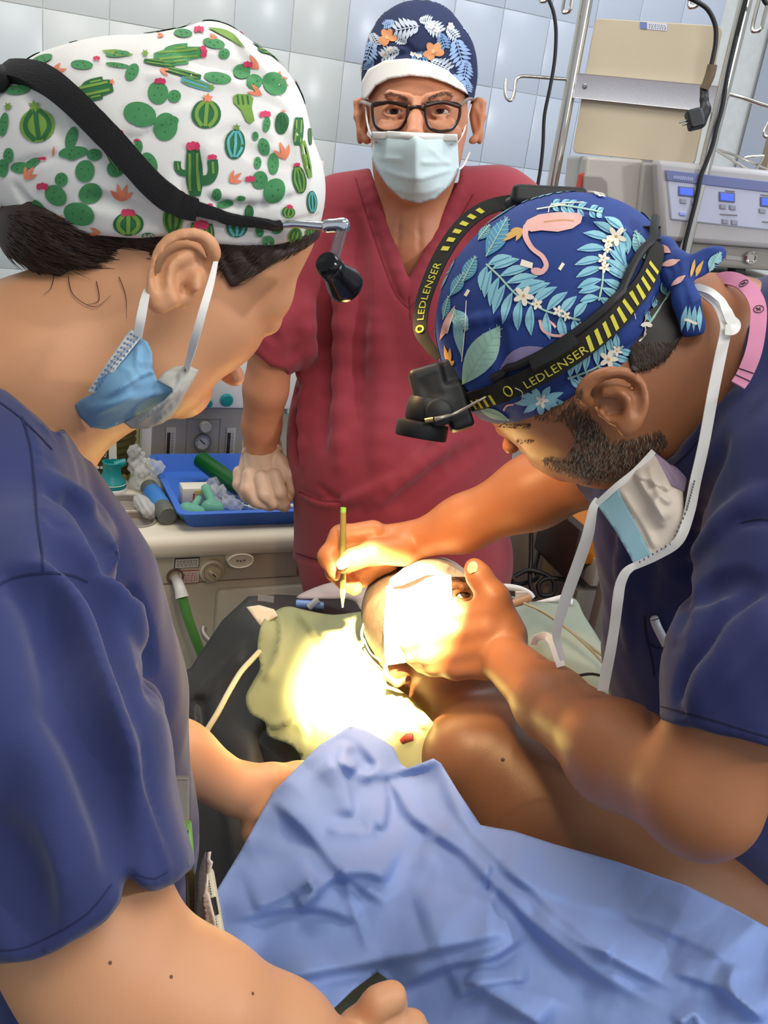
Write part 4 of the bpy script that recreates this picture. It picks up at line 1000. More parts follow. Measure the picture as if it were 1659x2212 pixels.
# brow, nose, cheeks, lids
S.C((842, 206, 1.250, 12), (880, 212, 1.246, 11), k=0.02); S.C((925, 212, 1.246, 11), (968, 206, 1.252, 12), k=0.02)
S.C((900, 218, 1.245, 10), (897, 262, 1.222, 13), (896, 292, 1.205, 20), k=0.012)
S.E(850, 240, 1.236, 26, 17, 16, k=0.010, op='s'); S.E(952, 238, 1.237, 26, 17, 16, k=0.010, op='s')
S.E(842, 290, 1.252, 40, 26, 26, k=0.02); S.E(958, 288, 1.252, 40, 26, 26, k=0.02)
for cx in (850, 951):
    S.C((cx-22, 238, 1.251, 5), (cx, 225, 1.243, 7), (cx+22, 236, 1.251, 5), k=0.004)
    S.C((cx-21, 247, 1.251, 4), (cx, 254, 1.244, 5), (cx+21, 246, 1.251, 4), k=0.004)
    S.C((cx-26, 262, 1.250, 5), (cx, 275, 1.243, 6), (cx+26, 260, 1.250, 5), k=0.006)
for x in (896, 907): S.C((x, 182, 1.247, 3), (x+1, 204, 1.243, 3), k=0.006, op='s')
HEADM_ = list(S.L)
# ears
for sg, cx, cy in ((-1, 783, 262), (1, 1031, 262)):
    rim = [(cx-sg*6, cy-28), (cx+sg*2, cy-44), (cx+sg*12, cy-40), (cx+sg*12, cy-10), (cx+sg*3, cy+22), (cx-sg*7, cy+40), (cx-sg*12, cy+42)]
    S.E(cx-sg*2, cy+2, 1.40, 13, 48, 22, ang=-sg*10, k=0.006)
    S.C(*[(x, y, 1.392, 7) for (x, y) in rim], k=0.004)
    S.E(cx-sg*3, cy-4, 1.384, 8, 26, 10, ang=-sg*8, k=0.004, op='s')
HEADM = None
# neck, chest, shoulders
S.C((893, 390, 1.40, 78), (888, 520, 1.43, 88), k=0.03)
S.E(880, 640, 1.49, 150, 180, 105, k=0.04)
S.C((885, 530, 1.47, 60), (740, 530, 1.465, 45), (650, 590, 1.45, 48), k=0.03); S.C((885, 530, 1.47, 60), (1040, 515, 1.465, 45), (1140, 560, 1.45, 46), k=0.03)
S.E(872, 950, 1.58, 170, 320, 95, k=0.05)
# arm at the left of the picture, down to the gloved hand
S.C((650, 590, 1.45, 46), (592, 735, 1.435, 50), (574, 840, 1.47, 47), (565, 920, 1.515, 41), (564, 985, 1.55, 37), k=0.012)
S.C((1140, 560, 1.45, 46), (1200, 740, 1.48, 46), (1195, 900, 1.54, 42), (1180, 1010, 1.58, 34), k=0.02); S.E(1172, 1055, 1.59, 36, 44, 34, k=0.02)
for i in range(4): S.C((1150+i*16, 1062, 1.575, 15), (1146+i*16, 1085, 1.565, 13), (1150+i*16, 1096, 1.58, 11), k=0.004)
S.C((1150, 1040, 1.57, 14), (1136, 1062, 1.56, 12), k=0.006)
S.strokes([([(862, 470), (858, 540)], 4, 2, 8, 's'), ([(905, 470), (908, 560)], 4, 2, 8, 's')])
body = link('body', S.mesh('body', 2), skin_man, man)
eyeball(P(851, 239, 1.268), CAM-P(851, 239, 1.262)+np.array((0, 0, .05)), 0.0118, man, mat('iris_grey', '4a4038', 0.1))
eyeball(P(951, 236, 1.268), CAM-P(951, 236, 1.262)+np.array((0, 0, .05)), 0.0118, man, mat('iris_grey', '4a4038', 0.1))
# brows
T = bvh(body)
def strands(name, tree, roots, m_, par, seed=1, r=0.0006, n=5):
    "short hairs: (u, v, du, dv, lift) in pixels from the surface"
    V = []; F = []
    for (u, v, du, dv, lift) in roots:
        c, nn = cast(tree, u, v)
        if c is None: continue
        d = depth(c); e = (du*_R+dv*_D)*d/FPX; L_ = np.linalg.norm(e); nn = np.array(nn); c = np.array(c)
        e = e-nn*float(e@nn)*0.9
        b = np.cross(nn, e); b /= np.linalg.norm(b)+1e-9
        p = [c-nn*0.0005, c+e*0.4+nn*lift*L_*0.6, c+e*0.75+nn*lift*L_*0.9, c+e+nn*lift*L_]
        o = len(V)
        for i, q in enumerate(p):
            w = r*(1-i/3.4); V += [q+b*w, q-b*w*.6+nn*w, q-b*w*.6-nn*w]
        for i in range(3):
            for k in range(3): F.append((o+i*3+k, o+i*3+(k+1) % 3, o+i*3+3+(k+1) % 3, o+i*3+3+k))
    if not V: return None
    o = link(name, mesh_np(name, np.array(V), np.array(F)), m_, par); o['kind'] = 'stuff'; return o
rb = random.Random(3)
for pts in ([(832, 207), (850, 203), (872, 210), (884, 216)], [(922, 216), (935, 208), (955, 201), (974, 206)]):
    roots = []
    for i in range(150):
        t = rb.random()*(len(pts)-1); i0 = int(t); f = t-i0; u = pts[i0][0]*(1-f)+pts[i0+1][0]*f; v = pts[i0][1]*(1-f)+pts[i0+1][1]*f
        s = 1 if u > 900 else -1; roots.append((u, v+rb.uniform(-4, 4), s*rb.uniform(5, 11), rb.uniform(-3, 3), .25))
    strands('eyebrow', T, roots, mat('brow_brown', '6d4f3c', 0.6), man, r=0.00026)
# scrubs
S = SDF(0.004)
S.E(878, 620, 1.475, 205, 215, 140, k=0)
S.C((885, 480, 1.455, 76), (735, 478, 1.45, 66), (650, 560, 1.44, 74), k=0.05); S.C((885, 480, 1.455, 76), (1060, 470, 1.45, 66), (1150, 540, 1.44, 72), k=0.05)
S.C((648, 560, 1.44, 76), (602, 700, 1.435, 68), (588, 762, 1.44, 62), k=0.03)
S.C((1150, 540, 1.44, 76), (1210, 740, 1.46, 66), k=0.03)
S.E(872, 900, 1.55, 238, 300, 150, k=0.06)
S.C((850, 1000, 1.58, 216), (866, 1190, 1.65, 232), k=0.06)
S.C((800, 1230, 1.68, 130), (790, 1400, 1.76, 120), (800, 1700, 1.95, 90), (800, 1850, 2.05, 70), k=0.05); S.C((960, 1230, 1.68, 130), (960, 1400, 1.76, 115), (960, 1700, 1.95, 90), (960, 1850, 2.05, 70), k=0.05)
S.C((960, 425, 1.425, 62), (1080, 445, 1.44, 62), (1180, 500, 1.45, 60), k=0.04); S.C((820, 430, 1.425, 58), (740, 450, 1.44, 58), k=0.04)
# arm opening, hem of sleeve
S.keep([(500, 600), (540, 745), (552, 776), (584, 800), (622, 792), (640, 760), (660, 640), (700, 200), (1700, 200), (1700, 1500), (400, 1500), (622, 1190), (617, 900), (614, 760), (560, 820), (480, 760), (470, 600)], 0.003, 'i') if False else None
S.keep([(520, 762), (552, 764), (584, 792), (618, 800), (618, 1000), (480, 1000)], 0.002, 's')
S.keep([(560, 1205), (640, 1212), (658, 1290), (500, 1300)], 0.003, 's')
S.strokes([
    ([(786, 372), (818, 462), (870, 615), (883, 640)], 12, 8, 10, 'u'), ([(1004, 402), (948, 512), (896, 615), (883, 640)], 12, 8, 10, 'u'),
    ([(772, 385), (800, 475), (852, 622), (884, 668)], 4, 0, 5, 's'), ([(1020, 420), (966, 520), (914, 622), (884, 668)], 4, 0, 5, 's'),
    ([(884, 640), (890, 690)], 3, 0, 4, 's'),
    ([(760, 470), (770, 560), (776, 700), (768, 900)], 14, 8, 26, 's'), ([(700, 520), (712, 640), (705, 800), (690, 960)], 16, 9, 30, 's'),
    ([(735, 560), (742, 760), (735, 1000)], 16, 10, 30, 'u'), ([(660, 640), (664, 800), (655, 1000)], 14, 10, 26, 'u'),
    ([(820, 690), (830, 860), (820, 1020)], 16, 12, 34, 'u'), ([(1000, 560), (985, 640), (975, 760)], 14, 9, 30, 's'),
    ([(640, 700), (634, 850), (640, 1000)], 10, 6, 20, 's'), ([(910, 800), (925, 900), (930, 1010)], 16, 12, 36, 's'),
    ([(985, 940), (900, 1010), (800, 1090)], 12, 6, 24, 'u'), ([(1040, 960), (920, 1050), (850, 1100)], 12, 7, 24, 's'),
    ([(646, 1058), (690, 1078), (738, 1082)], 3, 0, 4, 's'), ([(690, 1050), (716, 1076), (742, 1080)], 7, 2, 8, 's'), ([(648, 1066), (690, 1088), (736, 1092)], 6, 3, 8, 'u'),
    ([(740, 1085), (800, 1060), (850, 1030)], 8, 4, 18, 'u'), ([(640, 1205), (760, 1225), (900, 1220)], 4, 1, 6, 's'),
    ([(566, 700), (600, 740)], 8, 4, 14, 's'), ([(575, 650), (600, 700)], 8, 4, 16, 'u'), ([(556, 752), (590, 782), (616, 790)], 3, 2, 5, 'u'),
], 1.0, 2.2)
S.keep([(798, 360), (830, 455), (883, 604), (930, 505), (990, 395), (1000, 330), (900, 250), (790, 300)], 0.003, 's', d1=1.47)
st_m = link('scrub_top', S.mesh('scrub_top', 2), maroon, man)
def seams(o, L, m_, name='seam'):
    pr_ = Print(bvh(o), 0.0006)
    for (pts, w) in L: pr_.put(band(pts, w, 6), 0, 0, 10)
    return pr_.build(name, [m_], o)
seams(st_m, [([(768, 385), (796, 475), (848, 622), (884, 668)], 2.5), ([(1022, 420), (968, 520), (918, 622), (884, 668)], 2.5), ([(884, 640), (886, 690)], 2.5), ([(646, 1062), (690, 1080), (738, 1084)], 3.5), ([(640, 1195), (700, 1212), (800, 1222), (900, 1215)], 3)], mat('maroon_seam', '6f1f2b', 0.9))
# cap with turned-up white band
S = SDF(0.0018)
S.shell(HEADM_, 0.006, P(780, 300, 1.2)-.05, P(1020, 40, 1.5)+.05); S.E(903, 168, 1.385, 119, 126, 158, k=0.01); S.E(899, 98, 1.39, 88, 58, 110, k=0.03); S.E(985, 160, 1.39, 36, 60, 110, k=0.02)
S.keep([(770, 212), (786, 206), (800, 186), (840, 166), (905, 162), (960, 172), (1000, 194), (1017, 216), (1060, 216), (1100, 0), (700, 0)], 0.002)
S.strokes([([(790, 150), (850, 118), (930, 120), (1000, 165)], 4, 1, 8, 's'), ([(830, 70), (880, 100), (905, 130)], 4, 2, 10, 's'), ([(960, 75), (930, 105), (920, 130)], 4, 2, 10, 's')])
cap = link('cap', S.mesh('cap', 2), mat('cap_navy', '1c2a52', 0.85, col2='182448', scale=20, bump=0.1, bscale=900), man)
TC = bvh(cap)
cols = [mat('print_pale_grey', 'b9c2cd', 0.85), mat('print_pale_blue', '8fa9cf', 0.85), mat('print_mid_blue', '6d8db5', 0.85), gold_or, mat('print_peach', 'e6b08a', 0.85), mat('cap_navy', '')if False else cap.data.materials[0], mat('print_white', 'd8d5cf', 0.85)]
pr = Print(TC)
def monstera(c, L_, ang, mi):
    a = math.radians(ang); d = np.array((math.cos(a), math.sin(a))); n_ = np.array((-d[1], d[0])); c = np.array(c, float)
    for i in range(6):
        t = -0.45+i*0.17; w = L_*(0.52-abs(t)*0.5)
        for s in (-1, 1): pr.put(lens(c+d*t*L_, c+d*(t+.22)*L_+n_*s*w, L_*0.15), mi, 1, 7)
    pr.put(band([c-d*L_*.5, c+d*L_*.5], 2), mi, 2, 7)
rb = random.Random(8)
for (c, L_, ang, mi) in (((880, 62), 52, 170, 0), ((955, 88), 34, 70, 2), ((868, 88), 26, 200, 0), ((990, 110), 52, 75, 1), ((1004, 150), 40, 100, 1), ((800, 110), 44, 110, 1), ((810, 85), 30, 60, 0), ((845, 115), 40, 160, 0), ((905, 125), 36, 10, 2), ((950, 142), 44, 25, 0), ((985, 175), 34, 40, 1), ((935, 60), 40, 30, 0), ((800, 140), 26, 120, 2), ((975, 72), 30, 45, 0), ((1008, 185), 26, 80, 1), ((918, 45), 26, 0, 0), ((842, 52), 24, 160, 1)): monstera(c, L_, ang, mi)
for (c, r, mi) in (((838, 82), 22, 3), ((935, 112), 24, 3), ((972, 58), 9, 6), ((930, 58), 9, 6), ((943, 66), 8, 6), ((833, 118), 10, 6), ((845, 108), 8, 6), ((893, 118), 8, 6), ((905, 122), 7, 6), ((925, 122), 7, 6)):
    for k in range(5):
        a = k*72+rb.uniform(0, 40); q = (c[0]+r*.5*math.cos(math.radians(a)), c[1]+r*.4*math.sin(math.radians(a))); pr.put(ellp(q, r*.5, r*.36, a, 10), mi, 3, 8)
    pr.put(ellp(c, r*.2, r*.2, 0, 8), 4, 4, 8)
scatter(pr, P(903, 175, 1.40), 34, lambda i, rg: monstera((0, 0), rg.uniform(34, 52), rg.uniform(0, 360), rg.choice((0, 1, 1, 2))) if i % 4 else pr.put(star((0, 0), 20, 5, 0, .6), 3, 3, 8), 3, 0.036)
pr.build('leaf_print', cols, cap)
sheet_m = mat('band_white', 'e6e1da', 0.8, bump=0.1, bscale=500)
S = SDF(0.0018)
S.shell(HEADM_, 0.0095, P(780, 300, 1.2)-.05, P(1020, 40, 1.5)+.05); S.E(903, 168, 1.385, 122, 129, 162, k=0.01)
S.keep([(778, 214), (781, 176), (795, 150), (832, 130), (880, 126), (925, 133), (965, 150), (1000, 182), (1014, 208), (1004, 200), (968, 181), (930, 168), (885, 164), (840, 171), (812, 186), (797, 208), (790, 216)], 0.003)
S.keep([(0, 0), (1659, 0), (1659, 2212), (0, 2212)], 0.001, 'i', d1=1.38)
link('cap_band', S.mesh('band', 2), sheet_m, man)
# glasses
gl = thing('eyeglasses', P(900, 240, 1.235), "dark tortoiseshell framed glasses on the face of the man in maroon", 'glasses')
fr_m = mat('tortoiseshell', '1d1210', 0.2, col2='3a2016', scale=90); lensm = mat('clear_lens', 'ffffff', 0.02, trans=1.0, ior=1.01, alpha=0.25)
for cx, x0, x1 in ((842, 803, 881), (956, 917, 994)):
    y0, y1 = 222, 283; d_ = 1.225
    loop = [(x0+2, y0+6), (x0+14, y0), (x1-14, y0+1), (x1-1, y0+9), (x1-3, y0+34), (x1-16, y1-6), (x1-34, y1), (x0+26, y1), (x0+10, y1-8), (x0+3, y0+32)]
    dd = lambda u: d_+0.00035*abs(u-900)*0.35
    mb = MB(); mb.tube([P(u, v, dd(u)) for (u, v) in loop], 0.0021, 8, True); ring_ = mb.build('rim', fr_m, gl)
    mb = MB(); mb.tube([P(x0+3, y0+6, dd(x0)), P((x0+x1)/2, y0-1, dd(cx)), P(x1-3, y0+8, dd(x1))], 0.0026, 8); mb.build('brow_bar', fr_m, gl)
    lp = spline([P(u, v, dd(u)) for (u, v) in loop], 4, True); cc = sum(lp)/len(lp); mb = MB(); n = len(lp)
    mb.add([cc]+lp, [(0, 1+i, 1+(i+1) % n) for i in range(n)]); mb.build('lens', lensm, gl)
mb = MB(); mb.tube([P(880, 238, 1.231), P(890, 232, 1.226), P(908, 232, 1.226), P(918, 238, 1.231)], 0.0028, 8); mb.build('bridge', fr_m, gl)
for pts in ([P(804, 229, 1.238), P(790, 222, 1.27), P(782, 220, 1.33), P(778, 224, 1.39)], [P(994, 229, 1.238), P(1008, 216, 1.27), P(1016, 213, 1.33), P(1022, 216, 1.39)]):
    mb = MB(); mb.tube(pts, 0.0024, 8); mb.build('temple', mat('clear_grey_temple', '6d625c', 0.2), gl)
# mask
fm = thing('face_mask', P(896, 360, 1.24), 'pale blue pleated surgical mask worn by the man in maroon', 'mask')
mk = sheet('mask_cloth', [(804, 284), (840, 283), (897, 286), (940, 288), (988, 290), (990, 330), (992, 366), (972, 400), (940, 430), (905, 440), (868, 430), (835, 400), (812, 365), (802, 340), (806, 310)],
      [(804, 284, 1.275), (897, 286, 1.185), (988, 290, 1.275), (802, 340, 1.29), (895, 350, 1.20), (992, 366, 1.30), (850, 320, 1.215), (940, 325, 1.215), (835, 400, 1.275), (905, 440, 1.275), (972, 400, 1.285), (900, 400, 1.225)],
      [([(810, 340), (850, 346), (870, 347)], 0.004, 8, 's'), ([(905, 352), (945, 354), (978, 354)], 0.004, 8, 's'), ([(815, 362), (860, 382), (905, 388), (950, 376), (985, 366)], 0.005, 9, 's'), ([(845, 405), (880, 418), (930, 416), (960, 398)], 0.004, 8, 's'), ([(925, 315), (950, 340), (975, 354)], 0.003, 8, 'c'), ([(899, 286), (899, 330), (898, 390)], 0.006, 20, 'c')], mask_pale, fm, step=5, thick=0.001, round_=False, over=T)
sheet('nose_band', [(805, 285), (840, 284), (897, 287), (940, 289), (987, 291), (988, 306), (940, 305), (897, 303), (840, 300), (806, 301)], [(804, 284, 1.273), (897, 286, 1.183), (988, 290, 1.273), (806, 301, 1.276), (897, 303, 1.184), (987, 306, 1.276), (850, 292, 1.2115), (940, 296, 1.2115)], [([(810, 293), (897, 295), (985, 298)], 0.0015, 3, 'r')], mask_white, fm, step=4, thick=0.001, round_=False, over=T, gap=0.0062)
for pts in ([P(806, 296, 1.272), P(797, 280, 1.30), P(792, 255, 1.33), P(790, 232, 1.375)], [P(986, 310, 1.275), P(1000, 288, 1.31), P(1008, 260, 1.34), P(1017, 226, 1.375)], [P(992, 366, 1.29), P(1002, 356, 1.32), P(1014, 330, 1.36)]):
    mb = MB(); mb.tube(pts, 0.0014, 6); mb.build('ear_loop', elastic, fm)
# gloved hand
glove_m = mat('latex_glove', 'd2b49c', 0.45, col2='c9a78d', scale=25, bump=0.15, bscale=120, sss=0.1)
S = SDF(0.0016); d_ = 1.55
S.C((566, 962, d_-.005, 42), (568, 1005, d_, 44), k=0.01)
S.E(572, 1020, d_, 58, 50, 30, ang=20, k=0.012)
S.C((540, 1030, d_-.025, 19), (536, 1058, d_-.035, 17), (556, 1082, d_-.035, 15), (582, 1093, d_-.02, 12), k=0.003)
S.C((566, 1036, d_-.032, 20), (572, 1068, d_-.04, 17), (590, 1086, d_-.03, 14), (606, 1093, d_-.02, 11), k=0.003)
S.C((592, 1030, d_-.03, 19), (604, 1064, d_-.034, 16), (614, 1086, d_-.022, 13), (616, 1096, d_-.015, 11), k=0.003)
S.C((604, 1000, d_-.015, 20), (626, 1026, d_-.02, 16), (630, 1056, d_-.014, 14), (622, 1078, d_-.008, 11), k=0.004)
S.C((520, 1022, d_, 17), (518, 1046, d_-.008, 15), (532, 1072, d_-.012, 13), (552, 1086, d_-.008, 11), k=0.003)
S.C((524, 978, d_-.015, 4), (535, 966, d_-.03, 4), (562, 956, d_-.036, 4), (592, 955, d_-.032, 4), (607, 970, d_-.015, 4), k=0.003)
S.disp(lambda X, Y, Z: 0.0006*np.sin(X*260+Z*150)*np.sin(Y*240-Z*90))
link('glove', S.mesh('glove', 2), glove_m, man)

# ------------------------------------------------------------------ the woman at the left
woman = thing('person', P(60, 1300, 0.78)*np.array((1, 1, 0)), 'woman in navy scrubs and a cactus print cap bending over the patient from the left', 'person')
S = SDF(0.0023)
S.E(415, 420, 0.745, 245, 225, 195, k=0)
S.C((582, 495, 0.740, 100), (545, 560, 0.745, 104), k=0.015)
S.E(430, 640, 0.755, 140, 165, 128, ang=-35, k=0.02)
S.C((425, 690, 0.755, 116), (345, 785, 0.745, 108), k=0.02)
S.C((350, 800, 0.765, 104), (392, 838, 0.79, 66), k=0.02)
S.E(592, 652, 0.750, 48, 34, 40, ang=-58, k=0.012)
S.E(585, 704, 0.757, 24, 17, 22, ang=-35, k=0.006)
S.E(498, 806, 0.80, 32, 24, 26, ang=40, k=0.008); S.E(509, 813, 0.79, 18, 18, 18, k=0.008); S.E(502, 828, 0.772, 8, 6, 12, k=0.004, op='s')
HEADL = list(S.L)
S.C((235, 690, 0.75, 150), (60, 820, 0.75, 175), (-60, 960, 0.75, 190), k=0.05)
S.E(130, 860, 0.73, 70, 95, 80, ang=30, k=0.05)
# ear: helix, antihelix, bowl, lobe
de = 0.656
S.E(392, 588, 0.672, 58, 80, 34, ang=8, k=0.010)
ear(S, [(452, 580, .014), (463, 548, .004), (448, 520, -.002), (414, 508, -.006), (376, 516, -.008), (348, 542, -.008), (334, 585, -.006), (330, 628, -.002), (336, 656, .004)], (350, 650, 24, 26, 16), de,
    [(402, 604, -.006, 27, 34, 26, 8), (428, 560, -.004, 22, 7, 18, 14)], [(374, 650, .004), (360, 608, 0), (372, 566, 0), (412, 552, .004)], [(345, 620), (348, 570), (380, 534), (430, 530)])
S.C((426, 596, 0.664, 10), (424, 622, 0.662, 9), k=0.006); S.E(397, 624, 0.662, 8, 14, 18, k=0.004, op='s')
# trunk and arms
S.C((-40, 1010, 0.74, 150), (120, 1300, 0.78, 150), (150, 1800, 0.82, 160), k=0.05)
S.C((10, 1130, 0.64, 110), (120, 1600, 0.56, 150), (190, 2010, 0.53, 172), k=0.03)
S.C((190, 2010, 0.53, 170), (255, 2130, 0.52, 158), (420, 2195, 0.53, 150), (590, 2255, 0.56, 118), (760, 2310, 0.62, 78), k=0.025)
# near hand, its thumb and fingers closing on the sheet
S.E(810, 2240, 0.64, 82, 58, 48, ang=-20, k=0.02)
S.C((772, 2205, 0.63, 28), (815, 2165, 0.625, 25), (848, 2150, 0.63, 20), (862, 2165, 0.64, 17), k=0.012)
S.C((850, 2225, 0.64, 30), (890, 2215, 0.65, 26), (900, 2250, 0.665, 22), k=0.010)
S.C((860, 2260, 0.65, 29), (910, 2245, 0.66, 24), (915, 2280, 0.68, 20), k=0.010); S.C((850, 2290, 0.66, 28), (900, 2290, 0.67, 23), (905, 2320, 0.685, 19), k=0.010); S.C((830, 2315, 0.665, 24), (875, 2325, 0.68, 19), (880, 2345, 0.69, 16), k=0.010)
# far arm and hand
S.C((150, 1250, 0.82, 90), (230, 1545, 0.86, 74), k=0.03)
S.C((230, 1545, 0.86, 74), (390, 1632, 0.88, 66), (500, 1700, 0.90, 56), k=0.02)
S.E(562, 1725, 0.905, 62, 52, 36, ang=20, k=0.02)
S.C((535, 1685, 0.905, 30), (590, 1678, 0.91, 25), (640, 1672, 0.925, 22), (672, 1660, 0.94, 19), k=0.012)
S.C((560, 1760, 0.90, 26), (548, 1800, 0.90, 20), (560, 1828, 0.905, 17), k=0.012)
S.C((590, 1770, 0.91, 26), (600, 1810, 0.92, 20), (615, 1840, 0.93, 17), k=0.010); S.C((615, 1755, 0.92, 26), (640, 1790, 0.935, 20), (655, 1820, 0.945, 17), k=0.010); S.C((625, 1730, 0.925, 24), (665, 1750, 0.94, 20), (690, 1775, 0.955, 16), k=0.010)
body_w = link('body', S.mesh('body', 2), skin_pale, woman)
TW = bvh(body_w)
mb = MB()
for (u, v) in ((238, 2080), (546, 2146), (370, 2110)):
    c, nn = cast(TW, u, v)
    if c is not None: mb.lathe(np.array(c)-np.array(nn)*0.0002, nn, [(0.0011, 0), (0.0008, 0.0005), (0, 0.0006)], 10)
    mb_ = mb.build('mole', mat('mole', '6b4630', 0.6), woman); mb = MB()
# hair: swept back under the cap, and the temple
S = SDF(0.002)
S.shell(HEADL, 0.0045, P(230, 330, 0.60)+np.array((-.25, -.1, -.25)), P(700, 330, 0.80)+np.array((.05, .15, .12)))
S.E(150, 520, 0.73, 150, 108, 150, ang=12, k=0.03)
S.keep([(-120, 380), (-40, 560), (30, 560), (90, 600), (150, 606), (215, 622), (262, 600), (300, 572), (345, 545), (345, 480), (455, 480), (462, 555), (480, 590), (498, 622), (526, 614), (560, 590), (610, 562), (660, 538), (694, 512), (705, 440), (600, 380), (100, 300)], 0.004)
S.strokes([([(20, 470), (90, 560), (210, 610)], 7, 3, 10, 's'), ([(70, 460), (140, 540), (250, 590)], 7, 3, 10, 's'), ([(110, 480), (180, 530), (300, 560)], 6, 3, 10, 's'), ([(160, 505), (240, 540), (330, 545)], 6, 3, 10, 's'),
    ([(40, 500), (120, 585), (200, 606)], 8, 5, 10, 'u'), ([(90, 500), (160, 560), (280, 580)], 8, 5, 10, 'u'), ([(480, 540), (500, 580), (510, 606)], 5, 2, 8, 's'), ([(520, 540), (545, 565), (560, 580)], 5, 2, 8, 's'), ([(580, 535), (620, 540), (660, 525)], 5, 2, 8, 's')], 0.3, 1.0)
hr = link('hair', S.mesh('hair', 1), mat('dark_hair', ''), woman)
TH = bvh(hr)
roots = []; rb = random.Random(21)
for i in range(900):
    t = rb.random(); u = 5+t*330; v = 455+rb.random()*130; roots.append((u, v, rb.uniform(40, 75), rb.uniform(8, 40)*(1-t*0.7), .06))
for i in range(320):
    u = rb.uniform(468, 690); v = 520+rb.random()*70; roots.append((u, v, rb.uniform(-30, -12), rb.uniform(4, 22), .06))
strands('hair_strand', TH, roots, mat('hair_sheen', '4a372c', 0.35, col2='2c201a', scale=200), woman, r=0.0005)
mb = MB()
for pts in ([(60, 560), (30, 570), (14, 590), (22, 575)], [(150, 600), (160, 640), (205, 665), (240, 640)], [(258, 600), (272, 640), (274, 690)], [(210, 610), (215, 650), (190, 660)], [(0, 560), (20, 580), (28, 610)], [(120, 595), (112, 625), (95, 640)]):
    q = []
    for (u, v) in spline([np.array(p, float) for p in pts], 5):
        c, nn = cast(TW, u, v)
        if c is not None: q.append(np.array(c)+np.array(nn)*0.002)
    if len(q) > 3: mb.tube(q, [0.00035, 0.0003, 0.0001], 5, sub=1)
o = mb.build('loose_strand', mat('hair_sheen', ''), woman); o['kind'] = 'stuff'
# lashes and the fair down along the cheek
mb = MB()
for i in range(7):
    a = P(562+i*1.4, 730-i*2.6, 0.757); mb.tube([a, a+(_R*-1.0+_D*0.6)*0.004, a+(_R*-1.6+_D*1.4)*0.006], [0.0003, 0.0002], 4, sub=2)
o = mb.build('eyelash', mat('lash', '3a2a20', 0.5), woman); o['kind'] = 'stuff'
# cap
capw = mat('cap_white_cotton', 'e4e2dd', 0.85, col2='dcdad6', scale=9, bump=0.12, bscale=1300)
S = SDF(0.002)
S.E(345, 372, 0.735, 346, 268, 236, ang=8, k=0)
S.E(455, 235, 0.74, 160, 152, 160, k=0.02); S.E(170, 350, 0.74, 240, 190, 190, ang=-20, k=0.03)
S.E(590, 425, 0.725, 101, 128, 122, k=0.02); S.E(478, 118, 0.745, 62, 48, 70, ang=24, k=0.02)
S.E(560, 240, 0.74, 90, 110, 110, ang=-35, k=0.02)
S.keep([(-300, 380), (0, 442), (45, 466), (100, 492), (200, 508), (300, 514), (380, 510), (450, 526), (520, 532), (600, 528), (660, 518), (694, 503), (760, 490), (760, -100), (-300, -100)], 0.004)
S.strokes([([(0, 372), (60, 350), (120, 335)], 6, 3, 14, 's'), ([(130, 300), (110, 250), (60, 210)], 8, 5, 20, 's'), ([(270, 300), (330, 275), (400, 245)], 6, 3, 16, 's'), ([(280, 290), (340, 265), (410, 232)], 8, 5, 18, 'u'), ([(460, 300), (520, 280), (580, 300)], 7, 4, 20, 's'),
    ([(330, 170), (440, 180), (560, 200), (620, 240)], 9, 5, 22, 'u'), ([(380, 110), (460, 130), (540, 150)], 7, 4, 20, 's'), ([(520, 90), (540, 130), (600, 190)], 9, 6, 20, 'u'), ([(450, 430), (540, 440), (640, 420)], 6, 3, 18, 's'), ([(460, 418), (550, 425), (640, 405)], 8, 5, 18, 'u'), ([(30, 400), (60, 440), (120, 480)], 7, 4, 14, 's'),
    ([(440, 470), (560, 490), (690, 465)], 4, 1, 8, 's'), ([(520, 300), (560, 330), (620, 350)], 8, 5, 24, 's'), ([(180, 430), (240, 440), (330, 470)], 8, 5, 24, 's'), ([(430, 330), (400, 380), (395, 420)], 9, 6, 26, 's'), ([(600, 250), (640, 320), (655, 400)], 8, 5, 24, 'u')], 0.3, 1.1)
S.disp(lambda X, Y, Z: 0.0006*np.sin(X*90+Z*70)*np.sin(Y*80-Z*60))
cap_w = link('cap', S.mesh('cap', 2), capw, woman)
TCW = bvh(cap_w)
G = [mat('print_green', '4a8f58', 0.85, col2='3f8150', scale=60), mat('print_dark_green', '2f6b3c', 0.85, col2='28603a', scale=60), mat('print_lime', '7a9f45', 0.85, col2='6b9040', scale=60), mat('print_pink', 'cf3f66', 0.85, col2='c03559', scale=80), mat('print_coral', 'e58a68', 0.85, col2='d97a58', scale=80), mat('print_turquoise', '5aa6ad', 0.85), mat('print_fresh', '5fb06a', 0.85)]
pw = Print(TCW)
def rot(c, pts, a, s=1.0):
    t = math.radians(a); ca, sa = math.cos(t)*s, math.sin(t)*s; return [(c[0]+x*ca-y*sa, c[1]+x*sa+y*ca) for (x, y) in pts]
def flower(c, r, mi=3, a=0):
    for k in range(-1, 2): pw.put(rot(c, ellp((k*r*.6, -abs(k)*-r*.15), r*.5, r*.62, 0, 10), a), mi, 3, 8)
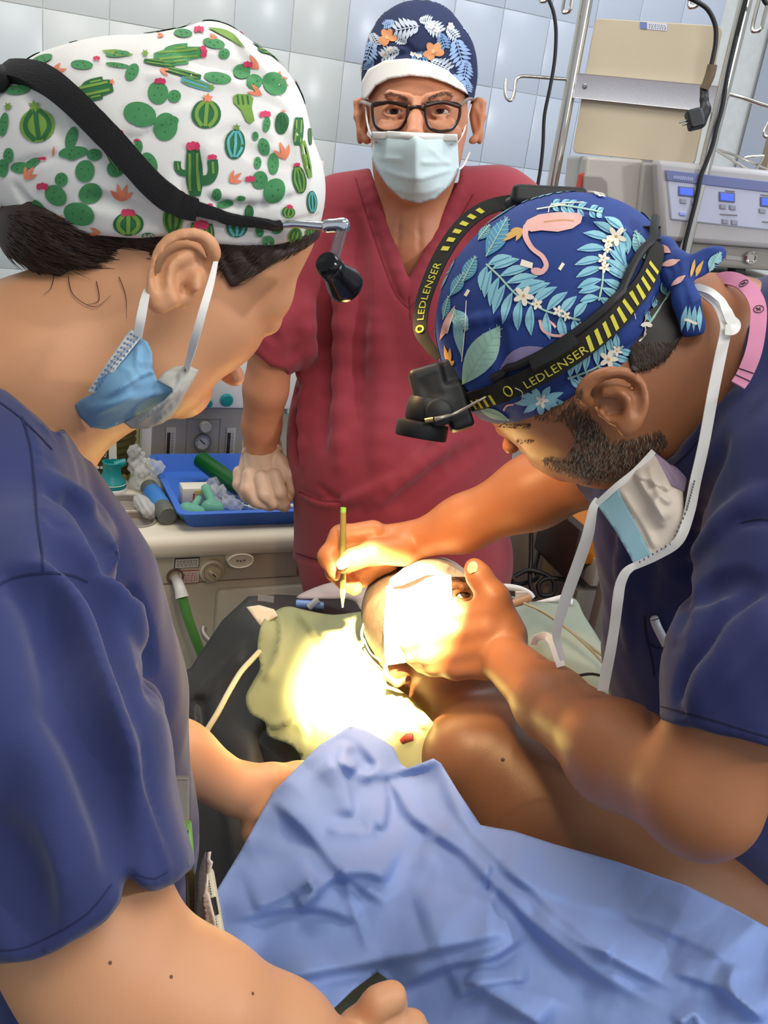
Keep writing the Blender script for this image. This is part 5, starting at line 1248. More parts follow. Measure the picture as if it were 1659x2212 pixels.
def barrel(c, w, h, a=0, top='p', base=1, st=2):
    pw.put(rot(c, ellp((0, 0), w, h, 0, 22), a), base, 1, 9)
    for k in (-.55, 0, .55): pw.put(rot(c, [(x, y) for (x, y) in band([(k*w*.35, -h*.86), (k*w*1.1, -h*.3), (k*w*1.1, h*.3), (k*w*.4, h*.86)], w*.26)], a), st, 2, 9)
    if top == 'p': flower(rot(c, [(0, -h*1.05)], a)[0], w*.42, 3, a)
    if top == 'o': pw.put(rot(c, star((0, -h*1.08), w*.38, 5, -90), a), 4, 3, 8)
    if top == 'g': pw.put(rot(c, star((0, -h*1.12), w*.42, 6, -90), a), 2, 3, 8)
def pear(pads, fl=()):
    for (u, v, a, b, g) in pads:
        pw.put(ellp((u, v), a, b, g, 20), 0, 1, 9)
        for k in range(3): pw.put(ellp((u+a*.4*math.cos(k*2.1+g), v+b*.4*math.sin(k*2.1+g)), 1.6, 1.6, 0, 6), 1, 2, 6)
    for (u, v, r) in fl: flower((u, v), r)
def tuft(c, L_, a, n=3, mi=4):
    for k in range(n):
        t = math.radians(a+(k-(n-1)/2)*32); q = (c[0]+L_*math.cos(t)*(1-.15*abs(k-(n-1)/2)), c[1]+L_*math.sin(t)*(1-.15*abs(k-(n-1)/2))); pw.put(lens(c, q, L_*.24), mi, 1, 8)
def column(c, w, h, a=0, arms=(), fl=True, mi=1):
    pw.put(rot(c, band([(0, -h), (0, -h*.3), (0, h*.4), (0, h)], [w*.7, w, w*.95, w*.5]), a), mi, 1, 9)
    for k in (-.25, .22): pw.put(rot(c, band([(k*w, -h*.8), (k*w, h*.8)], w*.16), a), 2, 2, 9)
    for (x, y, hx, hy, ww) in arms:
        pw.put(rot(c, band([(0, y), (x*.7, y), (x, y-hy*.4), (x, y-hy)], ww), a), mi, 1, 8); pw.put(rot(c, band([(x, y-hy*.3), (x, y-hy*.9)], ww*.25), a), 2, 2, 8)
        if hx: flower(rot(c, [(x, y-hy-ww*.3)], a)[0], ww*.4)
    if fl: flower(rot(c, [(0, -h-w*.15)], a)[0], w*.36, 3, a)
# motifs read off the cloth, one by one
barrel((82, 272), 38, 36, -8, 'g', 2, 1)
column((205, 195), 36, 40, 78, [(-16, 18, 0, 40, 15), (16, 22, 0, 36, 15)], False, 1); pw.put(star((243, 180), 7, 5), 4, 3, 8)
column((385, 120), 30, 52, 84, [(-14, 22, 0, 44, 16), (15, 26, 0, 46, 15)], True, 0)
tuft((112, 160), 36, -15, 3); tuft((355, 80), 18, -170, 2)
pear([(178, 142, 24, 10, 5), (255, 119, 26, 7, -4), (92, 130, 24, 9, -18)])
pear([(286, 158, 13, 20, 30), (255, 143, 26, 5, 8)], [(210, 129, 7)])
pw.put(lens((220, 112), (290, 121), 13), 2, 1, 8); pw.put(star((314, 118), 9, 6), 2, 2, 8)
pear([(342, 202, 22, 25, -10), (377, 210, 14, 14, 0)], [(347, 176, 11)])
pear([(303, 248, 36, 26, 15), (358, 275, 26, 30, 10), (372, 262, 14, 12, 0)])
column((345, 138), 14, 34, 98, [], False, 1); column((395, 160), 14, 40, 104, [], False, 1); tuft((345, 152), 26, 20, 2)
column((425, 182), 20, 34, 108, [], False, 5); pw.put(star((456, 190), 9, 6), 2, 2, 8)
barrel((445, 248), 32, 31, 5, 'o', 1, 2)
pear([(470, 170, 30, 12, 8), (522, 156, 19, 17, 0), (549, 178, 17, 16, 0), (592, 182, 28, 23, 38)], [(535, 140, 10)])
pear([(462, 96, 24, 11, 12), (484, 118, 12, 11, 0)]); pear([(396, 74, 20, 9, 4)], [(430, 66, 10)])
pw.put(lens((448, 62), (530, 106), 15, bend=-.08), 2, 1, 8); tuft((470, 84), 22, -170, 2); tuft((560, 150), 40, -140, 2)
pw.put([(503, 210), (512, 204), (535, 204), (546, 213), (543, 235), (549, 262), (540, 268), (530, 262), (520, 240), (504, 224)], 2, 1, 8)
for k in (512, 522, 533): pw.put(band([(k, 208), (k+3, 228)], 3.5), 1, 2, 8)
barrel((507, 312), 22, 33, 4, 'g', 1, 5)
tuft((565, 206), 36, 208, 2)
pear([(570, 318, 12, 19, -15), (551, 295, 7, 11, 0), (575, 270, 8, 16, 5), (590, 354, 12, 24, 0), (592, 412, 22, 27, 25)], [(571, 248, 11)])
barrel((608, 268), 15, 24, 5, 'o', 1, 1); column((643, 285), 22, 30, 2, [], False, 1); column((668, 296), 8, 18, -3, [], False, 1)
tuft((617, 345), 40, -110, 3)
column((660, 345), 15, 40, -12, [], False, 2); pear([(556, 353, 8, 13, 0), (561, 390, 17, 20, 5)], [(540, 386, 10)])
barrel((645, 388), 15, 30, -8, 'p', 1, 2)
column((420, 372), 38, 52, -3, [(-36, 0, 0, 26, 14), (40, 18, 1, 42, 22)], True, 1)
tuft((495, 394), 34, -38, 3)
barrel((672, 436), 11, 24, -3, None, 1, 5)
tuft((262, 434), 42, -85, 4)
tuft((56, 388), 34, -55, 3); tuft((116, 340), 24, -85, 1)
pear([(20, 336, 11, 16, 5), (44, 362, 20, 13, 0), (8, 364, 12, 20, 0), (72, 352, 18, 10, -30)], [(94, 342, 8)])
pear([(160, 330, 32, 13, -6), (156, 300, 12, 26, 15), (205, 335, 16, 13, 0), (157, 338, 14, 9, 0), (185, 370, 21, 24, 10), (196, 418, 26, 22, -25), (172, 462, 34, 24, 18)])
pear([(134, 388, 14, 15, 0), (122, 422, 26, 20, 40)], [(94, 401, 12)])
barrel((278, 484), 33, 24, 0, 'p', 1, 2)
column((250, 352), 17, 28, -35, [(18, 4, 0, 20, 14)], True, 1); pear([(250, 365, 18, 18, 0), (322, 355, 18, 26, -20), (300, 318, 9, 15, 0)], [(259, 287, 9), (296, 304, 6)])
barrel((374, 472), 22, 34, 0, None, 2, 1)
flower((434, 483), 15); column((452, 505), 22, 22, -5, [], False, 1); column((420, 500), 17, 20, 0, [], False, 1)
barrel((511, 488), 24, 24, 0, None, 1, 5)
pear([(468, 420, 10, 12, 0), (486, 440, 18, 10, -15), (520, 428, 10, 5, 0)], [(452, 443, 6)])
pear([(560, 498, 9, 14, -10), (598, 496, 12, 8, -20), (579, 520, 13, 12, 0)]); barrel((538, 458), 10, 16, 0, 'o', 1, 1)
barrel((622, 458), 14, 12, 10, 'p', 1, 2); barrel((636, 508), 15, 18, 15, None, 2, 1); barrel((668, 500), 10, 10, 0, None, 2, 1)
tuft((218, 502), 28, -170, 2); flower((148, 492), 8, 3); tuft((126, 478), 18, -60, 3); pear([(84, 446, 18, 9, 50), (320, 508, 14, 7, 0)])
pear([(10, 270, 10, 26, 10)], []); pw.put(star((20, 232), 10, 6), 2, 2, 8); pear([(40, 196, 26, 10, -5)])
def one_cactus(i, rg):
    k = i % 5
    if k == 0: barrel((0, 0), rg.uniform(20, 34), rg.uniform(24, 34), 0, rg.choice('pog'), rg.choice((1, 2)), rg.choice((2, 5)))
    elif k == 1: column((0, 0), 26, 44, 0, [(-28, 0, 0, 24, 13), (30, 14, 1, 34, 16)], True, 1)
    elif k == 2: pear([(0, 0, 24, 22, 0), (14, -36, 16, 18, 10), (-18, 34, 22, 16, 0)], [(14, -58, 9)])
    elif k == 3: tuft((0, 0), 38, rg.uniform(0, 360), 3)
    else: pear([(0, 0, 16, 24, 20), (0, 38, 22, 18, 0)], [(0, -28, 8)])
scatter(pw, P(330, 360, 0.74), 40, one_cactus, 5, 0.034)
pw.build('cactus_print', G, cap_w)
S2 = None
# scrub top
S = SDF(0.0035)
S.C((-60, 985, 0.72, 150), (-10, 1060, 0.735, 172), (105, 1290, 0.76, 206), (160, 1520, 0.78, 212), (180, 1800, 0.80, 214), (200, 2150, 0.86, 214), (205, 2420, 0.92, 214), k=0.05)
S.E(-10, 1030, 0.66, 150, 180, 170, k=0.05)
S.C((5, 1110, 0.63, 150), (60, 1330, 0.585, 190), (115, 1640, 0.54, 222), (150, 1960, 0.515, 248), (165, 2110, 0.51, 255), k=0.03)
S.C((225, 1560, 0.66, 130), (258, 1780, 0.62, 104), (262, 1930, 0.60, 100), k=0.04)
S.keep([(-700, 2045), (-100, 2090), (28, 2078), (70, 2072), (120, 2054), (180, 2022), (225, 1990), (258, 1950), (270, 1898), (282, 1892), (300, 1918), (330, 1926), (372, 1908), (440, 1860), (520, 1900), (520, 2400), (-700, 2600)], 0.004, 's', d1=0.685)
S.keep([(-300, 700), (0, 832), (48, 872), (86, 905), (122, 946), (140, 900), (200, 820), (60, 700)], 0.003, 's')
S.strokes([
    ([(-5, 838), (45, 876), (84, 910), (118, 950)], 5, 3, 5, 'u'),
    ([(48, 905), (66, 960), (74, 1040), (80, 1120), (90, 1200), (92, 1236)], 3, 0, 4, 's'), ([(-10, 1262), (40, 1240), (92, 1234), (150, 1244), (190, 1262)], 4, 0.5, 5, 's'), ([(56, 905), (76, 960), (86, 1040), (92, 1120), (102, 1200)], 8, 5, 10, 'u'),
    ([(92, 1010), (140, 1050)], 7, 4, 14, 's'), ([(95, 1060), (150, 1095)], 7, 4, 14, 's'), ([(98, 1115), (160, 1145)], 7, 4, 14, 's'), ([(100, 1165), (165, 1190)], 7, 4, 12, 's'), ([(105, 1200), (170, 1215)], 6, 3, 12, 's'),
    ([(100, 1040), (190, 1120), (250, 1250), (300, 1400)], 25, 14, 51, 'u'), ([(130, 1150), (190, 1260), (235, 1400), (270, 1560)], 40, 20, 58, 's'), ([(150, 1080), (230, 1190), (300, 1340), (330, 1500)], 22, 11, 44, 's'),
    ([(96, 1240), (150, 1330), (205, 1480), (248, 1640), (270, 1780)], 29, 15, 48, 'u'), ([(95, 1250), (130, 1390), (180, 1560), (235, 1720), (268, 1870)], 36, 17, 58, 's'), ([(60, 1260), (90, 1420), (150, 1600), (200, 1760)], 32, 20, 68, 's'),
    ([(30, 1250), (40, 1300), (30, 1360)], 25, 14, 44, 's'), ([(-20, 1300), (0, 1500), (-10, 1700)], 32, 20, 75, 'u'),
    ([(315, 1600), (330, 1750), (360, 1880)], 8, 5, 20, 's'),
    ([(300, 1700), (330, 1800), (362, 1890)], 8, 5, 16, 'u'), ([(20, 2050), (110, 2022), (190, 1970), (245, 1905)], 3, 0.5, 6, 's'), ([(60, 1600), (120, 1800), (130, 1960)], 29, 18, 75, 'u'), ([(-20, 1800), (40, 1900), (60, 2040)], 25, 15, 68, 's'),
    ([(285, 1880), (320, 1900), (365, 1885)], 3, 0.5, 6, 's')], 0.3, 1.2)
S.disp(lambda X, Y, Z: 0.0008*np.sin(X*120+Z*95)*np.sin(Y*110-Z*70))
st_w = link('scrub_top', S.mesh('scrub_top', 2), navy, woman)
seams(st_w, [([(46, 900), (64, 960), (74, 1040), (80, 1120), (90, 1200), (94, 1240)], 5), ([(-10, 1268), (30, 1248), (92, 1238), (150, 1242), (190, 1258)], 5), ([(0, 870), (40, 900), (80, 938), (112, 972)], 3), ([(-40, 2052), (40, 2050), (110, 2022), (190, 1972), (240, 1912)], 3), ([(292, 1888), (330, 1898), (362, 1884)], 2.5)], mat('navy_seam', '1a2148', 0.9))
# mask pulled under the chin
fw = thing('face_mask', P(290, 830, 0.66), 'blue surgical mask pulled down under the chin of the woman in the cactus print cap', 'mask')
sheet('mask_cloth', [(288, 712), (302, 728), (318, 738), (328, 760), (331, 800), (340, 822), (372, 842), (374, 856), (330, 880), (270, 912), (230, 928), (196, 924), (172, 900), (160, 876), (176, 862), (210, 846), (190, 846), (240, 780)],
      [(290, 715, 0.662), (325, 750, 0.655), (331, 810, 0.655), (372, 845, 0.66), (330, 878, 0.68), (240, 925, 0.70), (165, 880, 0.69), (200, 845, 0.665), (245, 785, 0.652), (280, 840, 0.640), (230, 880, 0.655)],
      [([(215, 865), (300, 815), (335, 800)], 0.004, 14, 's'), ([(190, 900), (280, 870), (365, 850)], 0.006, 12, 's'), ([(300, 740), (296, 790), (310, 815)], 0.004, 12, 'c'), ([(255, 790), (280, 800), (300, 840)], 0.003, 10, 'r'), ([(180, 884), (240, 872), (300, 850)], 0.003, 9, 'r')], mask_blue, fw, step=5, thick=0.001, round_=False)
sheet('nose_band', [(282, 710), (304, 727), (260, 782), (222, 836), (205, 850), (188, 848), (226, 790)], [(284, 712, 0.660), (303, 727, 0.655), (245, 784, 0.648), (205, 850, 0.662), (188, 848, 0.668), (226, 790, 0.652)], [], mask_white, fw, step=5, thick=0.001, round_=False)
mb = MB()
for i in range(13):
    for j in range(3):
        a = i/12; u = 283-a*84+j*6.5; v = 722+a*116+j*3.5; mb.box(P(u, v, 0.6515-0.0075*math.sin(a*3.1)+0.006*a), _R*0.0007, _F*0.0007, _D*0.0007)
o = mb.build('weld_dot', mat('dot_blue', '5d7fa6', 0.7), fw, False); o['kind'] = 'stuff'
sheet('mask_inside', [(398, 790), (412, 792), (430, 800), (410, 836), (392, 868), (372, 900), (352, 914), (318, 926), (284, 926), (268, 914), (318, 888), (352, 866), (372, 846), (372, 838), (340, 822), (352, 806), (378, 792)],
      [(400, 790, 0.664), (430, 800, 0.672), (392, 868, 0.675), (350, 914, 0.685), (280, 924, 0.69), (320, 888, 0.67), (372, 846, 0.656), (342, 822, 0.656), (378, 792, 0.660)],
      [([(390, 800), (382, 840), (330, 905)], 0.004, 9, 's'), ([(405, 805), (380, 870), (330, 916)], 0.004, 8, 's'), ([(372, 850), (330, 890), (290, 918)], 0.004, 8, 's')], mat('mask_grey_white', 'd2d0c6', 0.75, bump=0.1, bscale=500, transluc=0.25), fw, step=5, thick=0.001, round_=False)
mb = MB()
for i in range(16):
    a = i/15; mb.box(P(400-a*48, 800+a*70, 0.664+a*.006), (_R*-.5+_D*.8)*0.0012, _F*0.0005, (_R*.8+_D*.5)*0.0004)
o = mb.build('stitch', mat('stitch_grey', '5e6470', 0.7), fw, False); o['kind'] = 'stuff'
rib = Ribbon([P(318, 625, 0.655), P(312, 650, 0.648), P(304, 690, 0.645), P(297, 728, 0.652)], [-_F]*4, [0.0045, 0.006, 0.0065, 0.006], 0.001); rib.build('ear_loop', elastic, fw)
rib = Ribbon([P(466, 566, 0.640), P(456, 610, 0.625), P(436, 680, 0.612), P(416, 750, 0.625), P(403, 798, 0.664)], [-_F]*5, [0.003, 0.005, 0.0055, 0.0055], 0.001); rib.build('ear_loop', elastic, fw)
# headlamp on the cap
hl = thing('headlamp', P(560, 470, 0.62), 'padded black headband with chromed arm and small lamp over the cactus print cap', 'headlamp')
def onsurf(tree, pts, lift, n=5):
    out = []; nr = []
    for (u, v) in spline([np.array(p, float) for p in pts], n):
        c, nn = cast(tree, u, v)
        if c is None: continue
        out.append(np.array(c)+np.array(nn)*lift); nr.append(np.array(nn))
    return out, nr
pad_m = mat('black_padding', '0f0e11', 0.85, bump=0.3, bscale=700)
q, nr = onsurf(TCW, [(-30, 175), (10, 163), (60, 165), (105, 180), (150, 213), (205, 266), (250, 312), (295, 362), (340, 408), (385, 440), (425, 452)], 0.003)
rib = Ribbon(q, nr, [0.0165, 0.019, 0.019, 0.019, 0.018, 0.0185, 0.015], 0.009, 3); rib.build('headband', pad_m, hl)
q, nr = onsurf(TCW, [(-20, 160), (0, 160), (20, 180), (8, 196), (-20, 190)], 0.006); mb = MB(); mb.tube(q, 0.006, 10, sub=1); mb.build('strap_knot', pad_m, hl)
q, nr = onsurf(TCW, [(420, 448), (450, 456), (500, 470), (550, 476), (605, 480)], 0.004); q2 = q
rib = Ribbon(q, nr, [0.0105, 0.0075, 0.0055], 0.005, 3); rib.build('strap_end', pad_m, hl)
e = q2[-1]; dj = depth(e)-.002
mb = MB(); mb.tube([e, P(640, 484, dj), P(690, 488, dj), P(718, 490, dj)], [0.0026, 0.0028, 0.0033, 0.0042], 14); mb.build('chrome_arm', mat('chrome', 'dfe2e8', 0.08, 1.0), hl)
S = SDF(0.0012); S.C((705, 489, dj, 14), (738, 487, dj, 14), k=0.004); S.E(742, 489, dj, 13, 15, 13, k=0.004); S.C((712, 482, dj-.003, 7), (744, 480, dj-.003, 7), k=0.003)
link('swivel_joint', S.mesh('joint', 1), mat('chrome', ''), hl)
mb = MB(); mb.box(P(728, 535, dj), (_R*.96+_D*.25)*0.0028, _F*0.0035, (_D*.95-_R*.27)*0.0145, 0.001); mb.build('clear_link', mat('smoky_plastic', 'a9a0a6', 0.1, trans=0.7, ior=1.2), hl)
la = P(707, 570, dj-.012); lb2 = P(746, 616, dj+.014); ax_ = (lb2-la)/np.linalg.norm(lb2-la); Lh = np.linalg.norm(lb2-la)
gloss = mat('gloss_black', '101013', 0.18)
mb = MB(); mb.lathe(la, ax_, [(0, -0.004), (0.008, -0.003), (0.0095, 0.0), (0.0095, 0.003), (0.0085, 0.004), (0.0095, 0.005), (0.0098, 0.009)], 28); mb.build('focus_ring', gloss, hl)
mb = MB(); mb.lathe(la, ax_, [(0.0085, 0.006), (0.009, 0.012), (0.0135, Lh-.004), (0.0142, Lh+.001), (0.013, Lh+.003), (0.0115, Lh)], 32); bell = mb.build('lamp_head', gloss, hl)
mb = MB(); mb.lathe(la+ax_*(Lh-0.001), ax_, [(0.0115, 0), (0.006, 0.0015), (0, 0.002)], 24); mb.build('lamp_lens', mat('lit_lens', 'fff0d0', 0.2, emit=6), bell)

# ------------------------------------------------------------------ the surgeon at the right
surg = thing('person', P(1560, 1300, 0.9)*np.array((1, 1, 0)), 'bearded surgeon in navy scrubs and flamingo print cap leaning over the patient, pen in hand', 'person')
S = SDF(0.0023)
S.E(1205, 682, 0.815, 256, 222, 205, ang=-35, k=0)
S.E(1235, 872, 0.825, 180, 130, 150, ang=18, k=0.03)
S.C((1400, 925, 0.80, 78), (1300, 955, 0.82, 80), (1235, 962, 0.85, 58), k=0.03)
S.E(1196, 945, 0.835, 58, 44, 50, ang=-10, k=0.02)
S.C((1092, 922, 0.875, 22), (1135, 918, 0.832, 20), k=0.015)
S.C((1112, 925, 0.885, 14), (1104, 962, 0.893, 19), k=0.012); S.E(1140, 966, 0.875, 20, 15, 18, ang=-10, k=0.008); S.E(1128, 979, 0.872, 8, 5, 10, k=0.004, op='s')
S.E(1140, 946, 0.828, 20, 12, 16, ang=8, k=0.008, op='s'); S.E(1138, 947, 0.846, 19, 12, 16, ang=8, k=0.005)
S.C((1120, 952, 0.835, 3), (1140, 955, 0.829, 3), (1158, 950, 0.830, 3), k=0.003)
S.C((1175, 985, 0.862, 24), (1215, 995, 0.855, 30), k=0.02)
HEADS = list(S.L)
# ear
de = 0.705
S.E(1328, 866, 0.726, 64, 44, 32, ang=52, k=0.012)
ear(S, [(1276, 872, .016), (1258, 852, .008), (1274, 824, .002), (1312, 807, -.003), (1356, 810, -.004), (1384, 838, -.003), (1388, 878, 0), (1374, 912, .004)], (1354, 920, 22, 24, 14), de,
    [(1326, 878, -.005, 30, 22, 24, 45), (1302, 846, -.003, 18, 6, 14, -25)], [(1358, 912, .003), (1364, 876, .001), (1346, 850, 0), (1306, 846, .004)], [(1374, 892), (1372, 850), (1345, 828), (1296, 832)])
S.C((1300, 892, 0.715, 10), (1322, 908, 0.714, 10), k=0.006); S.E(1318, 894, 0.710, 9, 12, 16, k=0.004, op='s')
# neck, trunk
S.C((1395, 820, 0.80, 128), (1560, 770, 0.80, 140), (1690, 860, 0.80, 150), k=0.05)
HEADN = list(S.L)
S.C((1660, 950, 0.80, 150), (1500, 1150, 0.92, 140), (1520, 1500, 0.98, 140), (1580, 1900, 1.02, 150), k=0.05)
S.C((1710, 1000, 0.72, 115), (1700, 1270, 0.71, 108), (1622, 1470, 0.68, 112), (1572, 1580, 0.665, 122), (1515, 1726, 0.66, 116), k=0.02)
S.C((1515, 1726, 0.66, 116), (1335, 1630, 0.76, 106), (1190, 1518, 0.87, 73), (1098, 1430, 0.96, 54), k=0.02)
S.strokes([([(1402, 1528), (1408, 1550), (1404, 1575)], 5, 1, 10, 's')], 0.4, 1.2)
# left hand laid along the patient's cheek
S.E(1062, 1385, 0.99, 66, 82, 36, ang=-12, k=0.02)
S.C((1095, 1370, 0.985, 42), (1066, 1292, 0.985, 31), (1035, 1245, 0.99, 24), (1024, 1226, 0.995, 20), k=0.012)
S.C((1050, 1326, 0.985, 33), (990, 1332, 0.995, 27), (935, 1346, 1.01, 23), (905, 1356, 1.02, 19), k=0.010)
S.C((1048, 1362, 0.98, 33), (980, 1372, 0.99, 28), (920, 1382, 1.005, 23), (880, 1390, 1.017, 19), k=0.008)
S.C((1045, 1400, 0.98, 32), (980, 1412, 0.99, 27), (925, 1416, 1.005, 22), (892, 1420, 1.017, 18), k=0.008)
S.C((1045, 1440, 0.98, 28), (985, 1444, 0.99, 23), (935, 1440, 1.01, 19), (910, 1438, 1.02, 16), k=0.008)
# right arm and the hand with the pen
S.C((1640, 960, 0.88, 110), (1400, 960, 0.96, 100), (1300, 990, 0.99, 92), (1150, 1064, 1.03, 75), (1000, 1132, 1.065, 56), (908, 1164, 1.085, 42), k=0.02)
S.E(842, 1178, 1.095, 66, 46, 34, ang=-10, k=0.02)
S.C((805, 1152, 1.085, 29), (738, 1160, 1.078, 25), (708, 1202, 1.072, 20), (726, 1238, 1.066, 17), k=0.008)
S.C((810, 1180, 1.10, 28), (742, 1190, 1.10, 23), (722, 1236, 1.09, 18), (748, 1264, 1.08, 16), k=0.006)
S.C((830, 1208, 1.105, 26), (775, 1225, 1.105, 21), (748, 1252, 1.10, 18), (766, 1270, 1.088, 17), k=0.006)
S.C((845, 1222, 1.11, 23), (800, 1238, 1.115, 18), (780, 1258, 1.11, 15), k=0.006)
S.C((868, 1190, 1.075, 34), (806, 1193, 1.055, 26), (764, 1208, 1.046, 21), (741, 1222, 1.044, 17), k=0.010)
body_s = link('body', S.mesh('body', 2), skin_brown, surg)
TS = bvh(body_s)
nail = mat('fingernail', 'd9a98c', 0.25)
def nail_at(tree, u, v, du, dv, w, par, m_=nail):
    c, nn = cast(tree, u, v)
    if c is None: return
    nn = np.array(nn); e = du*_R+dv*_D; e = e-nn*(e@nn); e /= np.linalg.norm(e); b = np.cross(nn, e); q = depth(c)/FPX; L_ = math.hypot(du, dv)*q; w *= q
    mb = MB(); V = []; n = 6
    for i in range(n+1):
        t = i/n; ww = w*math.sqrt(max(0, 1-(2*t-1)**2*0.75))
        for k in range(5): s = (k-2)/2; V.append(np.array(c)+e*L_*(t-.5)+b*ww*s+nn*(0.0008-0.0011*s*s))
    F = [(i*5+k, i*5+k+1, i*5+6+k, i*5+5+k) for i in range(n) for k in range(4)]
    mb.add(V, F); mb.build('fingernail', m_, par)
nail_at(TS, 741, 1217, -26, 14, 12, surg); nail_at(TS, 1020, 1226, -12, -26, 13, surg)
# eye line, brow, sideburn, beard, nape
hs = mat('black_hair', '1c1613', 0.5, col2='2a211b', scale=80); hg = mat('grey_hair', 'c9bba4', 0.45, col2='a89a82', scale=300)
mat('beard_brown', '66503f', 0.5, col2='4a392d', scale=200)
rb = random.Random(9)
roots = [(rb.uniform(1118, 1160), rb.uniform(949, 956), rb.uniform(-9, -3), rb.uniform(4, 9), .5) for i in range(40)]
strands('eyelash', TS, roots, hs, surg, r=0.00025)
roots = [(rb.uniform(1078, 1150), 920+rb.uniform(-5, 5), rb.uniform(-10, -3), rb.uniform(-1, 5), .3) for i in range(130)]
strands('eyebrow', TS, roots, hs, surg, r=0.00027)
S = SDF(0.0018); S.shell(HEADN, 0.0028, P(1330, 830, .62)-.1, P(1510, 600, .9)+.15)
S.keep([(1340, 700), (1362, 800), (1372, 806), (1400, 800), (1440, 778), (1462, 744), (1486, 712), (1500, 640), (1400, 600)], 0.004)
nape = link('nape_hair', S.mesh('hair', 2), hs, surg)
TN = bvh(nape)
strands('hair_strand', TN, [(rb.uniform(1366, 1475), rb.uniform(735, 800), rb.uniform(-2, 8), rb.uniform(6, 14), .12) for i in range(700)], mat('beard_brown', ''), surg, r=0.0003)
def in_beard():
    while True:
        u, v = rb.uniform(1150, 1450), rb.uniform(890, 1048)
        if poly_sd(np.array([u]), np.array([v]), BP)[0] < 0: return u, v
BP = [(1252, 900), (1290, 905), (1318, 950), (1370, 945), (1430, 925), (1445, 955), (1405, 1005), (1340, 1040), (1270, 1045), (1200, 1018), (1166, 990), (1190, 985), (1225, 990), (1240, 955)]
R1 = []; R2 = []; R3 = []
for i in range(2600):
    u, v = in_beard(); du = rb.uniform(-9, 5)-(0.02*(1300-u)); dv = rb.uniform(7, 15)
    g = (v-940)/100-(u-1250)/300
    (R2 if rb.random() < np.clip(.38+g*.5, .15, .85) else R1).append((u, v, du, dv, .35))
for i in range(600):
    u = rb.uniform(1200, 1290); v = rb.uniform(878, 940)
    if poly_sd(np.array([u]), np.array([v]), [(1215, 885), (1255, 850), (1300, 930), (1300, 950), (1245, 945), (1225, 915)])[0] < 0: R1.append((u, v, rb.uniform(-6, 2), rb.uniform(8, 16), .15))
for i in range(1100):
    u = rb.uniform(1140, 1300); v = rb.uniform(836, 950)
    if poly_sd(np.array([u]), np.array([v]), [(1150, 900), (1200, 868), (1258, 834), (1262, 852), (1252, 870), (1262, 895), (1296, 930), (1300, 955), (1262, 945), (1230, 912), (1190, 908)])[0] < 0: R3.append((u, v, rb.uniform(-9, 0), rb.uniform(9, 17), .12))
strands('sideburn', TS, R3, mat('beard_brown', ''), surg, r=0.0003)
strands('beard', TS, R1, mat('beard_brown', ''), surg, r=0.00032); strands('grey_beard_hair', TS, R2, mat('grey_hair', ''), surg, r=0.00034)
S = SDF(0.0018)
S.shell(HEADS, 0.0006, P(1150, 1050, .70)-.12, P(1450, 890, .92)+.12)
S.keep(BP, 0.006); o = link('beard_shadow', S.mesh('stubble', 2), mat('stubble', '7a5840', 0.7, col2='5c4331', scale=220, bump=0.5, bscale=900), surg)
# scrubs
S = SDF(0.0035)
S.C((1700, 830, 0.80, 190), (1640, 980, 0.80, 190), (1490, 1150, 0.90, 172), (1500, 1400, 0.95, 165), (1540, 1650, 0.99, 190), (1600, 2000, 1.04, 210), k=0.06)
S.E(1760, 900, 0.78, 230, 300, 220, k=0.06)
S.C((1710, 1010, 0.71, 170), (1705, 1260, 0.69, 175), (1640, 1450, 0.67, 182), (1590, 1640, 0.65, 165), k=0.03)
S.C((1500, 1000, 0.93, 120), (1400, 1010, 0.94, 100), (1290, 988, 0.975, 76), k=0.04)
S.keep([(1395, 1500), (1412, 1540), (1424, 1556), (1540, 1582), (1700, 1622), (1900, 1640), (1900, 2100), (1300, 2100)], 0.004, 's', d1=0.80)
S.keep([(1430, 560), (1548, 606), (1602, 640), (1616, 700), (1602, 780), (1584, 836), (1556, 872), (1520, 905), (1450, 990), (1418, 1000), (1350, 900)], 0.003, 's')
S.strokes([
    ([(1590, 840), (1545, 890), (1490, 960), (1450, 1010)], 5, 2, 8, 'u'), ([(1560, 950), (1520, 1060), (1490, 1200), (1470, 1350)], 15, 8, 34, 's'),
    ([(1659, 1060), (1570, 1120), (1500, 1210)], 15, 9, 34, 'u'),
    ([(1500, 1290), (1550, 1260), (1610, 1250)], 15, 8, 36, 's'),
    ([(1659, 1250), (1580, 1330), (1510, 1430), (1470, 1500)], 19, 11, 43, 's'), ([(1659, 1310), (1600, 1380), (1540, 1460), (1500, 1530)], 19, 12, 43, 'u'),
    ([(1400, 1060), (1390, 1160), (1400, 1300)], 13, 7, 31, 's'), ([(1360, 1100), (1350, 1250), (1362, 1400)], 11, 6, 29, 'u'),
    ([(1392, 1330), (1405, 1390), (1440, 1400), (1480, 1392)], 4, 1, 6, 's'), ([(1390, 1330), (1420, 1318), (1440, 1335)], 5, 2, 6, 'u'),
    ([(1426, 1528), (1540, 1556), (1659, 1590)], 3, 0.5, 5, 's'), ([(1640, 700), (1630, 800), (1600, 860)], 8, 5, 16, 'u'), ([(1600, 1130), (1640, 1120), (1700, 1130)], 8, 4, 18, 's')], 0.4, 1.3)
S.disp(lambda X, Y, Z: 0.0008*np.sin(X*120+Z*95)*np.sin(Y*110-Z*70))
top_s = link('scrub_top', S.mesh('scrub_top', 2), navy2, surg); TT = bvh(top_s)
